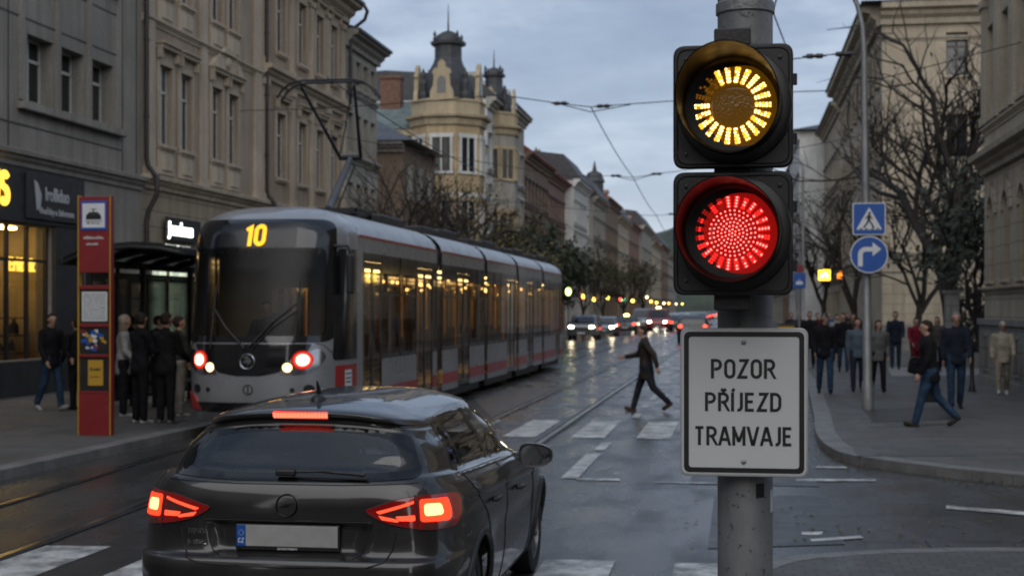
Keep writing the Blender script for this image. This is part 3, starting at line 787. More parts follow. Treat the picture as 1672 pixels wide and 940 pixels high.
# paint
Z = .0095
pol = []
for x in (-5.75, -4.68, -3.6, -2.55, -1.5, -.47):
    pol.append([(x, 7.4), (x + .56, 7.4), (x + .54, 11.3), (x - .02, 11.25)])
for x in (-4.72, -3.66, -2.58, -1.56, -.52, .5):
    pol.append([(x, 22.0), (x + .53, 22.0), (x + .52, 25.4), (x, 25.4)])
sheet('zebra_stripes', pol, Z, M['road_paint'])
pol = [rect(-2.07, -1.87, 16.7, 19.6), rect(-1.87, -1.37, 16.55, 16.75), rect(-2.02, -1.87, 20.1, 21.3)]
y = 26.2
for L in (1.2, 1.0, 3.0, 1.0, 1.0): pol.append(rect(-1.95, -1.8, y, y + L)); y += L + 1.5
while y < 200: pol.append(rect(-1.95, -1.8, y, y + 3)); y += 6
pol += [rect(-.95, -.0, 16.45, 16.53), [gp(1545, 826), gp(1700, 838), gp(1700, 844), gp(1545, 831)], [gp(1322, 881), gp(1405, 875), gp(1410, 879), gp(1326, 885)],
        [gp(1310, 869), gp(1345, 869), gp(1340, 874), gp(1308, 874)], [gp(1300, 782), gp(1430, 783), gp(1430, 786), gp(1300, 786)], [gp(1335, 761), gp(1385, 762), gp(1382, 765), gp(1330, 764)]]
sheet('lane_markings', pol, Z, M['road_paint'])
# dead leaves in the gutters
lv = MB(); rr = random.Random(3)
for i in range(260):
    t = rr.random()
    if i % 3: k = rr.randrange(len(KR) // 3, len(KR)); p = KR[k]; x, y = p[0] - rr.random()**2 * .5, p[1] - rr.random()**2 * .5
    else: x, y = rr.uniform(-.5, 3), rr.uniform(11.8, 15)
    a = rr.random() * 6.3; s_ = rr.uniform(.015, .04); z = .012 + rr.random() * .01
    lv.quad((x + s_*math.cos(a), y + s_*math.sin(a), z), (x - s_*math.sin(a)*.6, y + s_*math.cos(a)*.6, z+.01), (x - s_*math.cos(a), y - s_*math.sin(a), z), (x + s_*math.sin(a)*.6, y - s_*math.cos(a)*.6, z+.006))
struct(lv.build('fallen_leaves', M['leaf_yellow'], fix=False), 'stuff')
# wooded hill beyond the street's end
h = MB(); nx, ny = 46, 10; r2 = random.Random(5)
for j in range(ny):
    for i in range(nx):
        x = -560 + 26 * i; y = 1000 + 45 * j; e = math.sin(PI * min(1, (i + .01) / (nx - 1))) ** .6
        zz = (80 + 14 * math.sin(i * .33) + 7 * math.sin(i * .9 + 1)) * math.sin(PI / 2 * min(1, j / 7)) * e + r2.uniform(-2.5, 2.5) * (j > 0)
        h.v.append((x, y, max(zz, -1) if j else -2))
for j in range(ny - 1):
    for i in range(nx - 1): h.f.append([j*nx+i, j*nx+i+1, (j+1)*nx+i+1, (j+1)*nx+i]); h.m.append(0)
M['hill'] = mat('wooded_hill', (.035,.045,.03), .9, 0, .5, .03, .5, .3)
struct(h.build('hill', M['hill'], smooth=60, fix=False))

# bitumen-sealed cracks
cr = MB(); r3 = random.Random(12)
for (x0, y0, x1, y1) in ((.6, 14, 5, 15.2), (-1.2, 15.8, 1.0, 16.9), (-3.0, 19, -2.6, 33), (1.0, 12.6, 8, 13.1), (-5.9, 9.0, -5.5, 18)):
    P = [(x0 + (x1-x0)*i/14 + r3.gauss(0, .05), y0 + (y1-y0)*i/14 + r3.gauss(0, .05)) for i in range(15)]; A, B = offset(P, .006), offset(P, -.006)
    for i in range(14): cr.quad((*A[i], .0079), (*A[i+1], .0079), (*B[i+1], .0079), (*B[i], .0079))
struct(cr.build('crack_seals', M['groove'], fix=False))
# ------------------------------------------------------------------ buildings
WIN = {}
def window_set(w, h, style, frame='frame_white', depth=.22):
    "meshes of one window, origin at the middle of its sill line on the wall face, outward = -Y"
    key = (round(w, 2), round(h, 2), style, frame, depth)
    if key in WIN: return WIN[key]
    fw = .055; a = w / 2; f = MB(); y0, y1 = depth - .06, depth
    f.box(-a, -a + fw, y0, y1, 0, h); f.box(a - fw, a, y0, y1, 0, h); f.box(-a + fw, a - fw, y0, y1, 0, fw); f.box(-a + fw, a - fw, y0, y1, h - fw, h)
    tz = h * .68
    if style != 'single':
        f.box(-.04, .04, y0 - .012, y1 - .003, fw, h - fw); f.box(-a + fw, -.04, y0 - .008, y1 - .006, tz - .035, tz + .035); f.box(.04, a - fw, y0 - .008, y1 - .006, tz - .035, tz + .035)
    p = MB().quad((-a + .02, depth - .03, .02), (a - .02, depth - .03, .02), (a - .02, depth - .03, h - .02), (-a + .02, depth - .03, h - .02))
    sill = MB(); sill.box(-a - .1, a + .1, -.13, .1, -.09, 0); sill.box(-a - .06, a + .06, -.08, -.002, -.15, -.092)
    sur = None
    if style not in ('plain', 'single', 'far'):
        sur = MB(); b = .13
        sur.box(-a - b, -a - .003, -.05, .02, 0.003, h + b); sur.box(a + .003, a + b, -.05, .02, 0.003, h + b); sur.box(-a - .003, a + .003, -.05, .02, h + .003, h + b)
        if style in ('hood', 'ped', 'hoodapron'):
            sur.box(-a - b, a + b, -.03, .02, h + b + .003, h + .42)
            sur.box(-a - .19, a + .19, -.20, .02, h + .423, h + .53); sur.box(-a - .23, a + .23, -.26, .02, h + .533, h + .58)
            for s in (-1, 1): sur.box(s*(a + .12) - .06, s*(a + .12) + .06, -.17, -.032, h + .16, h + .42)
        if style == 'ped': sur.prism([(-a - .30, h + .583), (a + .30, h + .583), (0, h + 1.02)], -.16, .02, 'y'); sur.prism([(-a - .36, h + .60), (-a - .30, h + .70), (0, h + 1.14), (a + .30, h + .70), (a + .36, h + .60), (0, h + 1.03)], -.25, -.162, 'y')
        if style in ('hoodapron', 'ped'):
            sur.box(-a - .12, a + .12, -.05, .02, -.80, -.153); sur.box(-a + .08, a - .08, -.085, -.052, -.68, -.27)
    WIN[key] = (f.mesh('window_frame', M[frame]), p.mesh('window_pane', M['pane']), sill, sur, {})
    return WIN[key]
def far_window(w, h, frame, depth=.16):
    key = ('far', round(w, 2), round(h, 2), frame)
    if key in WIN: return WIN[key]
    a = w / 2; f = MB(); y1 = depth
    f.box(-a, -a + .07, y1 - .06, y1, 0, h); f.box(a - .07, a, y1 - .06, y1, 0, h); f.box(-a + .07, a - .07, y1 - .06, y1, h - .08, h); f.box(-.04, .04, y1 - .06, y1, 0, h - .08)
    f.box(-a - .1, a + .1, -.14, .04, -.14, -.002); f.box(-a - .1, a + .1, -.16, .02, h + .12, h + .26)
    f.mi = 1; f.quad((-a + .05, y1 - .02, 0), (a - .05, y1 - .02, 0), (a - .05, y1 - .02, h - .05), (-a + .05, y1 - .02, h - .05))
    WIN[key] = f.mesh('window', [M[frame], M['pane']])
    return WIN[key]
def put_window(b, x, z, w, h, style, frame, trim, depth=.22):
    if style == 'far': return link('window', far_window(w, h, frame), b, (x, 0, z))
    f, p, sill, sur, cache = window_set(w, h, style, frame, depth)
    o = link('window', f, b, (x, 0, z))
    link('pane', p, o)
    if trim not in cache: cache[trim] = (sill.mesh('sill', M[trim]), sur.mesh('surround', M[trim]) if sur else None)
    link('sill', cache[trim][0], o)
    if cache[trim][1]: link('surround', cache[trim][1], o)
    return o
def wall_mb(mb, W, z0, z1, ops, rd):
    "front wall at y=0 with real openings (x0,x1,zb,zt) and their reveals"
    xs = sorted({0.0, W, *[o[0] for o in ops], *[o[1] for o in ops]}); zs = sorted({z0, z1, *[o[2] for o in ops], *[o[3] for o in ops]})
    xs = [x for x in xs if 0 <= x <= W]; zs = [z for z in zs if z0 <= z <= z1]
    for i in range(len(xs) - 1):
        for j in range(len(zs) - 1):
            cx, cz = (xs[i] + xs[i+1]) / 2, (zs[j] + zs[j+1]) / 2
            if any(o[0] < cx < o[1] and o[2] < cz < o[3] for o in ops): continue
            mb.quad((xs[i], 0, zs[j]), (xs[i+1], 0, zs[j]), (xs[i+1], 0, zs[j+1]), (xs[i], 0, zs[j+1]))
    for (a, b, c, d) in ops:
        mb.quad((a,0,c),(a,rd,c),(a,rd,d),(a,0,d)); mb.quad((b,rd,c),(b,0,c),(b,0,d),(b,rd,d)); mb.quad((a,0,d),(a,rd,d),(b,rd,d),(b,0,d)); mb.quad((a,rd,c),(a,0,c),(b,0,c),(b,rd,c))
def moulding(W, z, hgt, proj, l=0.0, r=0.0):
    "stepped cornice profile along the front"
    mb = MB(); p = [(0.03, 0), (-.25*proj, 0), (-.28*proj, .25*hgt), (-.55*proj, .42*hgt), (-.6*proj, .6*hgt), (-.95*proj, .68*hgt), (-proj, .95*hgt), (-.9*proj, hgt), (.03, hgt)]
    n = len(p); vs = [(-l, y, z + q) for y, q in p] + [(W + r, y, z + q) for y, q in p]
    mb.add(vs, [(i, (i+1) % n, n + (i+1) % n, n + i) for i in range(n)] + [tuple(range(n)), tuple(range(n, 2*n))[::-1]])
    return mb
def roof_mb(W, H, depth, kind, hgt, over):
    mb = MB()
    if kind == 'gable':
        mb.prism([(-over, H), (depth / 2, H + hgt), (depth + over, H), (depth + over, H - .12), (-over, H - .12)], -.05, W + .05, 'x')
    elif kind == 'hip':
        e = min(depth / 2, W * .4); A = [(-over, -over, H), (W + over, -over, H), (W + over, depth, H), (-over, depth, H)]; B = [(e, depth/2, H + hgt), (W - e, depth/2, H + hgt)]
        mb.add(A + B, [(0,1,5,4), (1,2,5), (2,3,4,5), (3,0,4), (3,2,1,0)])
    elif kind == 'mansard':
        mb.prism([(-over, H), (.9, H + hgt * .75), (depth / 2, H + hgt), (depth - .9, H + hgt * .75), (depth + over, H), (depth, H - .1), (0, H - .1)], -.05, W + .05, 'x')
    else: mb.box(-.05, W + .05, -over * .3, depth, H, H + .25)
    return mb
def building(label, loc, rotz, W, H, depth, wall, wins=(), trim=None, frame='frame_white', cornices=(), eave=(.55, .5), roof=('gable', 'slate', 2.5), chimneys=(),
             group=None, holes=(), recess=.22, base=None, dormers=(), z0=0.0, pil=()):
    """wins: (x, sill z, w, h, style); holes: plain openings in the front wall; base = (material, height) of a ground-floor facing"""
    b = thing('building', label, 'building', loc, rotz, group); trim = trim or wall
    ops = [(x - w/2, x + w/2, z, z + h) for (x, z, w, h, st) in wins] + list(holes)
    mb = MB(); zb = base[1] if base else z0
    wall_mb(mb, W, zb, H, [o for o in ops if o[2] >= zb - .01], recess)
    mb.quad((0,depth,z0),(0,0,z0),(0,0,H),(0,depth,H)); mb.quad((W,0,z0),(W,depth,z0),(W,depth,H),(W,0,H)); mb.quad((W,depth,z0),(0,depth,z0),(0,depth,H),(W,depth,H))
    mb.build('wall', M[wall], b, fix=False)
    if base:
        m2 = MB(); wall_mb(m2, W, z0, zb, [o for o in ops if o[2] < zb - .01], .35); m2.build('ground_floor', M[base[0]], b, fix=False)
    for (x, z, w, h, st) in wins: put_window(b, x, z, w, h, st, frame, trim, recess)
    for c in cornices: moulding(W, *c).build('string_course', M[trim], b, 30)
    if eave: moulding(W, H - eave[0], eave[0], eave[1], .1, .1).build('cornice', M[trim], b, 30)
    rf = roof_mb(W, H, depth, roof[0], roof[2], (eave[1] + .1) if eave else .2).build('roof', M[roof[1]], b)
    for (cx, cy, w, h) in chimneys:
        zz = H + roof[2] * (1 - abs(cy - depth/2) / (depth/2)); m = MB(); m.box(cx - w/2, cx + w/2, cy - .3, cy + .3, zz - .8, zz + h); m.box(cx - w/2 - .07, cx + w/2 + .07, cy - .37, cy + .37, zz + h + .001, zz + h + .14)
        for k in (-1, 1): m.lathe([(.09, zz + h + .142), (.08, zz + h + .45)], 8, Matrix.Translation((cx + k * w * .25, cy, 0)))
        m.build('chimney', M['brick'], rf)
    for (dx, w, h) in dormers:
        yy = .9; zz = H + .25; m = MB(); m.box(dx - w/2, dx + w/2, yy, yy + 2.4, zz, zz + h); m.prism([(dx - w/2 - .15, zz + h), (dx + w/2 + .15, zz + h), (dx, zz + h + w * .45)], yy - .15, yy + 2.4, 'y')
        d = m.build('dormer', M[trim], rf); MB().quad((dx - w*.3, yy - .01, zz + .3), (dx + w*.3, yy - .01, zz + .3), (dx + w*.3, yy - .01, zz + h - .1), (dx - w*.3, yy - .01, zz + h - .1)).build('pane', M['pane'], d)
    for (x, w, za, zt, pr) in pil:
        m = MB(); m.box(x - w/2, x + w/2, -pr, .02, za, zt); m.box(x - w/2 - .06, x + w/2 + .06, -pr - .05, .02, za - .001, za + .22); m.box(x - w/2 - .07, x + w/2 + .07, -pr - .06, .02, zt - .2, zt + .001); m.build('pilaster', M[trim], b)
    return b
LX = -15.4
RL, RRt = R(90), R(-90)
# ---- left 1: grey concrete block with shops (runs past the frame toward the viewer)
Y0 = 19.0; E1 = 35.2; W = E1 - Y0
wx = [29.75, 31.3, 32.9]
wins = []
for zz in (6.55, 9.9): wins += [(y - Y0, zz, 1.2, 1.5, 'plain') for y in wx]
shop = (27.6, 30.3)
holes = [(26.2 - Y0, 27.3 - Y0, .9, 3.85), (27.6 - Y0, 30.25 - Y0, .9, 3.85), (33.6 - Y0, 34.7 - Y0, .12, 3.6)]
b1 = building('grey concrete corner building with three deep square windows per floor above a dark shop', (LX, Y0, 0), RL, W, 15.5, 14, 'concrete', wins, cornices=[(5.1, .35, .22)], eave=(.6, .5), recess=.38, holes=holes)
m = MB()
for y in (28.85, 30.52, 32.1, 33.75): m.box(y - Y0 - .09, y - Y0 + .09, -.07, .02, 6.56, 15.0)
m.build('window_rib', M['concrete'], b1)
for z in (6.0, 8.35, 9.35, 11.9): m = MB(); m.box(22 - Y0, 33.95 - Y0, -.012, .01, z, z + .035); m.build('panel_joint', M['wood_dark'], b1)
for y in (26.9, 28.3, 34.0, 34.85): m = MB(); m.box(y - Y0, y - Y0 + .03, -.013, .009, 5.5, 14.6); m.build('panel_joint', M['wood_dark'], b1)
m = MB(); m.box(28.7 - Y0, 33.9 - Y0, -.165, -.0, 6.33, 6.358); m.build('drip_edge', M['wood_dark'], b1)
m = MB(); m.box(28.7 - Y0, 33.9 - Y0, -.17, .02, 6.36, 6.51); m.build('sill_band', M['concrete'], b1)
m = MB()
for (a, b, z0, z1) in ((22.0, 26.15, .13, 3.87), (27.32, 27.58, .13, 3.87), (30.27, 31.7, .13, 3.87), (22.0, 31.7, 3.89, 5.05), (26.2, 30.25, .13, .88)): m.box(a - Y0, b - Y0, -.10, .015, z0, z1)
m.build('shop_cladding', M['shop_dark'], b1)
m = MB()
for y in (27.65, 28.45, 29.32, 30.2): m.box(y - Y0 - .04, y - Y0 + .04, .08, .16, .92, 3.83)
m.box(27.69 - Y0, 30.16 - Y0, .09, .15, 3.05, 3.11)
wf = m.build('shop_window_frame', M['dark_metal'], b1)
MB().quad((27.6 - Y0, .12, .9), (30.25 - Y0, .12, .9), (30.25 - Y0, .12, 3.85), (27.6 - Y0, .12, 3.85)).build('pane', M['glass_shop'], wf)
M['shop_wall'] = mat('shop_interior_wall', (.42,.33,.17), .8, 0, .15, 1.5)
m = MB(); x0, x1 = 26.0 - Y0, 30.9 - Y0
m.quad((x0, 1.7, .3), (x1, 1.7, .3), (x1, 1.7, 3.9), (x0, 1.7, 3.9)); m.quad((x0, .36, .3), (x0, 1.7, .3), (x0, 1.7, 3.9), (x0, .36, 3.9)); m.quad((x1, .36, .3), (x1, 1.7, .3), (x1, 1.7, 3.9), (x1, .36, 3.9))
m.quad((x0, .36, .6), (x1, .36, .6), (x1, 1.7, .6), (x0, 1.7, .6)); m.quad((x0, .36, 3.9), (x1, .36, 3.9), (x1, 1.7, 3.9), (x0, 1.7, 3.9))
si = m.build('shop_interior', M['shop_wall'], b1)
m = MB()
for x in (7.4, 8.6, 9.8, 11.0): m.box(x - .35, x + .35, .9, 1.1, 3.82, 3.88)
m.build('ceiling_light', emat('shop_light', (1,.70,.30), 15), si)
m = MB(); rr = random.Random(8)
for k in range(34):
    x = rr.uniform(8.4, 11.4); z = rr.choice((.62, 1.05, 1.45, 1.85)) ; h_ = rr.uniform(.15, .38); w_ = rr.uniform(.05, .14)
    m.lathe([(w_, z), (w_ * .9, z + h_ * .6), (w_ * .35, z + h_ * .8), (w_ * .35, z + h_)], 8, Matrix.Translation((x, rr.uniform(.7, 1.5), 0)))
for z in (1.02, 1.42, 1.82): m.box(8.3, 11.5, .65, 1.6, z - .025, z)
m.build('display_shelf', M['wood_dark'], si)
def ftext(name, body, size, mt, parent, loc, sx=1, ext=.02, rz=0.0, bold=.0):
    c = bpy.data.curves.new('t', 'FONT'); c.body = body; c.size = size; c.extrude = ext; c.offset = bold; c.resolution_u = 4
    o = bpy.data.objects.new('t', c); COL.objects.link(o); dg = bpy.context.evaluated_depsgraph_get(); dg.update()
    me = bpy.data.meshes.new_from_object(o.evaluated_get(dg)); bpy.data.objects.remove(o); me.materials.clear(); me.materials.append(mt)
    q = link(name, me, parent, loc); q.rotation_euler = (R(90), 0, rz); q.scale = (sx, 1, 1); return q
# writing on the shop, each sign a thing of its own
def wall_sign(label, yy, z, w, h, mt, group=None, x=LX, off=.11):
    t = thing('shop_sign', label, 'sign', (x + off, yy, z), RL, group)
    MB().box(-w/2, w/2, -.05, 0, -h/2, h/2).build('panel', mt, t, bevel=.01); return t
M['neon_yellow'] = emat('neon_yellow', (1,.58,.06), 1.8); M['neon_white'] = emat('neon_white', (.95,1,.88), 3.0); M['grey_letter'] = mat('grey_letters', (.42,.43,.44), .5)
t = thing('shop_sign', 'glowing yellow letters cut off by the left edge of the photo above the shop', 'sign', (LX + .12, 27.75, 4.25), RL)
for i, ch in enumerate('US'):
    mb = MB(); lettering(mb, ch, .62, -.25 + i * .42 - .15, 0, 0, .2, .85, depth=.05, align='l'); mb.build('letter', M['neon_yellow'], t)
t = wall_sign('dark fascia sign with pale leaf emblem and grey lettering above the shop window', 30.2, 4.48, 2.7, .98, M['shop_dark'])
ftext('lettering', 'Irolliduo', .42, M['grey_letter'], t, (-.55, -.055, -.05), .8, .006, bold=.008); ftext('small_lettering', 'Vlnařsky a žalomsva', .2, M['grey_letter'], t, (-.85, -.055, -.36), 1.05, .006, bold=.004)
MB().prism([(-1.05, .36), (-.9, .3), (-.72, .05), (-.78, -.22), (-.93, -.3), (-.98, -.02)], -.062, -.051, 'y').build('emblem', M['grey_letter'], t)
t = thing('shop_sign', 'warm yellow neon script hanging inside the shop window', 'sign', (LX - .22, 29.45, 2.95), RL)
ftext('lettering', 'Erlibrik', .42, M['neon_yellow'], t, (-.72, 0, -.1), .95, .012, bold=.012); MB().tube([(-.7, .01, .2), (-.7, .01, .86)], .004, 5).build('hanger', M['dark_metal'], t); MB().tube([(.62, .01, .2), (.62, .01, .86)], .004, 5).build('hanger', M['dark_metal'], t)
t = wall_sign('white glowing lettering on dark panel beyond the bus shelter', 37.7, 4.2, 2.5, .62, M['shop_dark'])
ftext('lettering', 'Jonehous', .5, M['neon_white'], t, (-1.1, -.06, -.16), .92, .015, bold=.014)
def pane_glow():  # pale reflections in the shop glass, put into the panes as emission
    m, nt, out = _nt('pale_glowing_pane'); v = coord(nt, (1.2, 1.2, .5)); c = ramp(nt, noise(nt, v, 1.6, 3), [(.35, (.05,.06,.05)), (.5, (.20,.23,.18)), (.7, (.36,.38,.28))])
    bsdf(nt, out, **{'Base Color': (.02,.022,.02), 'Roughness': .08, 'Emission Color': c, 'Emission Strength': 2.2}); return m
M['pane_glow'] = pane_glow()
# ---- left 2: beige tenement with paired windows
Y0, E2 = 35.2, 44.6; W = E2 - Y0
wins = []
for zz, st in ((6.45, 'hoodapron'), (10.55, 'hoodapron')): wins += [(y - Y0, zz, .86, 2.15, st) for y in (36.75, 38.2)]
for zz, st in ((6.45, 'hoodapron'), (10.55, 'hoodapron')): wins += [(y - Y0, zz, .86, 2.15, st) for y in (40.6, 42.0)]
b2 = building('beige ornate townhouse with paired pedimented windows between two downpipes', (LX, Y0, 0), RL, W, 15.6, 14, 'plaster_beige', wins, 'trim_light', 'frame_white',
     cornices=[(5.2, .35, .3), (9.55, .2, .14), (13.6, .3, .2)], eave=(.7, .6), recess=.19, base=('plaster_beige_r', 5.2), holes=[(.7, 3.9, .5, 3.7), (4.6, 6.0, .12, 3.6), (6.6, 8.9, .5, 3.6)],
     pil=[(.42, .55, 5.56, 13.55, .09), (4.3, .5, 5.56, 13.55, .07), (9.0, .6, 5.56, 13.55, .09)])
for zz in (9.19, 13.29):
    xc = 41.3 - Y0; m = MB(); m.box(xc - .75, xc + .75, -.10, .02, zz + .02, zz + .5); m.prism([(xc - 1.35, zz + .003), (xc - .8, zz + .003), (xc - .7, zz + .42), (xc - 1.0, zz + .3)], -.16, .02, 'y'); m.prism([(xc + 1.35, zz + .003), (xc + .8, zz + .003), (xc + .7, zz + .42), (xc + 1.0, zz + .3)], -.161, .021, 'y'); m.prism([(xc - .62, zz + .503), (xc + .62, zz + .503), (xc + .3, zz + .7), (xc - .3, zz + .7)], -.2, .02, 'y'); m.lathe([(.02, -.18), (.16, -.14), (.2, -.08), (.2, .0)], 12, Matrix.Translation((xc, -.02, zz + .27)) @ Matrix.Rotation(R(-90), 4, 'X')); m.build('pediment', M['trim_light'], b2)
for (a, b_, c, d) in ((.7, 3.9, .5, 3.7), (4.6, 6.0, .12, 3.6), (6.6, 8.9, .5, 3.6)):
    m = MB(); m.box(a, a + .08, .2, .3, c, d); m.box(b_ - .08, b_, .2, .3, c, d); m.box((a+b_)/2 - .035, (a+b_)/2 + .035, .2, .3, c, d); m.box(a + .08, b_ - .08, .21, .29, 2.75, 2.84); f = m.build('shopfront', M['dark_metal'], b2)
    MB().quad((a, .26, c), (b_, .26, c), (b_, .26, d), (a, .26, d)).build('pane', M['pane_glow'], f)
# ---- left 3: long sandy building with tall windows
Y0, E3 = 44.6, 54.6; W = E3 - Y0
wy = (46.65, 49.05, 51.2, 53.1); wins = [(y - Y0, zz, .95, 2.2, 'hood') for zz in (6.45, 10.7) for y in wy]
b3 = building('sandy townhouse with four tall hooded windows per floor behind the pantograph', (LX, Y0, 0), RL, W, 14.1, 14, 'plaster_beige2', wins, 'trim_light', 'frame_white',
     cornices=[(5.2, .35, .3), (9.6, .45, .4)], eave=(.8, .75), recess=.19, base=('plaster_beige_r', 5.2), holes=[(1, 3, .4, 3.5), (4, 6, .4, 3.5), (7, 9, .4, 3.5)],
     pil=[(x, .34, 5.56, 9.58, .1) for x in (.3, 3.2, 5.5, 7.5, 9.7)] + [(x, .34, 10.06, 13.2, .08) for x in (.3, 3.2, 5.5, 7.5, 9.7)])
for a in (1, 4, 7):
    m = MB(); m.box(a, a + .08, .2, .3, .4, 3.5); m.box(a + 1.92, a + 2, .2, .3, .4, 3.5); m.box(a + .08, a + 1.92, .21, .29, 2.6, 2.7); f = m.build('shopfront', M['dark_metal'], b3)
    MB().quad((a, .26, .4), (a + 2, .26, .4), (a + 2, .26, 3.5), (a, .26, 3.5)).build('pane', M['pane'], f)
# ---- left 4: pale grey house, lower
Y0, E4 = 54.6, 59.7; W = E4 - Y0
wins = [(x, z, .75, h, 'flat') for z, h in ((5.4, 1.7), (8.3, 1.6), (11.0, 1.1)) for x in (.8, 2.0, 3.15, 4.3)]
b4 = building('pale grey narrow house with slate roof at the street corner', (LX, Y0, 0), RL, W, 13.1, 12, 'plaster_pale', wins, 'plaster_pale', 'frame_brown', cornices=[(4.6, .3, .2), (7.9, .3, .25), (10.6, .15, .12)], eave=(.65, .6),
     roof=('gable', 'slate', 2.2), chimneys=[(4.2, 3.0, .9, 1.2)])
# downpipes
def downpipe(yy, top, label, x=LX, kick=True):
    pts = [(x + .16, yy, top), (x + .16, yy, 5.95), (x + .19, yy + .04, 5.75), (x + .42, yy + .06, 5.45), (x + .42, yy + .06, 5.0), (x + .2, yy + .02, 4.55), (x + .16, yy, 4.3), (x + .16, yy, .3)] if kick else [(x + .16, yy, top), (x + .16, yy, .3)]
    d = thing('downpipe', label, 'downpipe', (0, 0, 0)); MB().tube(pts, .065, 10).build('pipe', M['downpipe'], d, 40)
    for z in (4.0, 7.0, 9.0, 11.0, 13.0):
        if z < top: MB().lathe([(.082, z), (.082, z + .06)], 10, Matrix.Translation((x + .16, yy, 0))).build('bracket', M['downpipe'], d)
downpipe(35.15, 15, 'dark rusty downpipe between the grey concrete block and the beige house')
downpipe(44.75, 13.8, 'dark downpipe between the beige house and the sandy house')
t = thing('downpipe', 'short curved gutter pipe at the eave end of the sandy house', 'downpipe', (0,0,0)); MB().tube([(LX + .9, 54.3, 13.9), (LX + .9, 54.75, 13.8), (LX + .75, 54.9, 13.5), (LX + .3, 54.85, 13.15), (LX + .2, 54.8, 12.8), (LX + .2, 54.8, 10)], .07, 10).build('pipe', M['downpipe'], t, 40)
# ---- left 5: brown corner house across the side street
bx = building('brown corner house with hipped roof beyond the side street', (-24.6, 65.3, 0), 0, 9.0, 9.9, 7.4, 'plaster_brown', [(x, z, .62, 1.35, 'flat') for z in (2.9, 7.4) for x in (7.4,)] + [(x, z, .62, 1.35, 'flat') for z in (2.9, 7.4) for x in (4.6,)],
     'plaster_pale', cornices=[(5.9, .3, .22)], eave=(.5, .55), roof=('hip', 'zinc', 2.3), chimneys=[(3.6, 3.0, .8, 1.0)], base=('plaster_brown', 2.5))
MB().prism([(4.3, 10.5), (6.4, 10.3), (6.0, 12.1), (4.6, 12.7)], .9, 3.0, 'y').build('red_roof_gable', M['tile_red'], bx)
for y in (1.3, 3.4, 5.6):
    for z in (3.4, 7.3): o = put_window(bx, 9.0, z, .8, 1.5, 'flat', 'frame_white', 'plaster_pale', .05); o.location = (9.06, y, z); o.rotation_euler = (0, 0, RL)
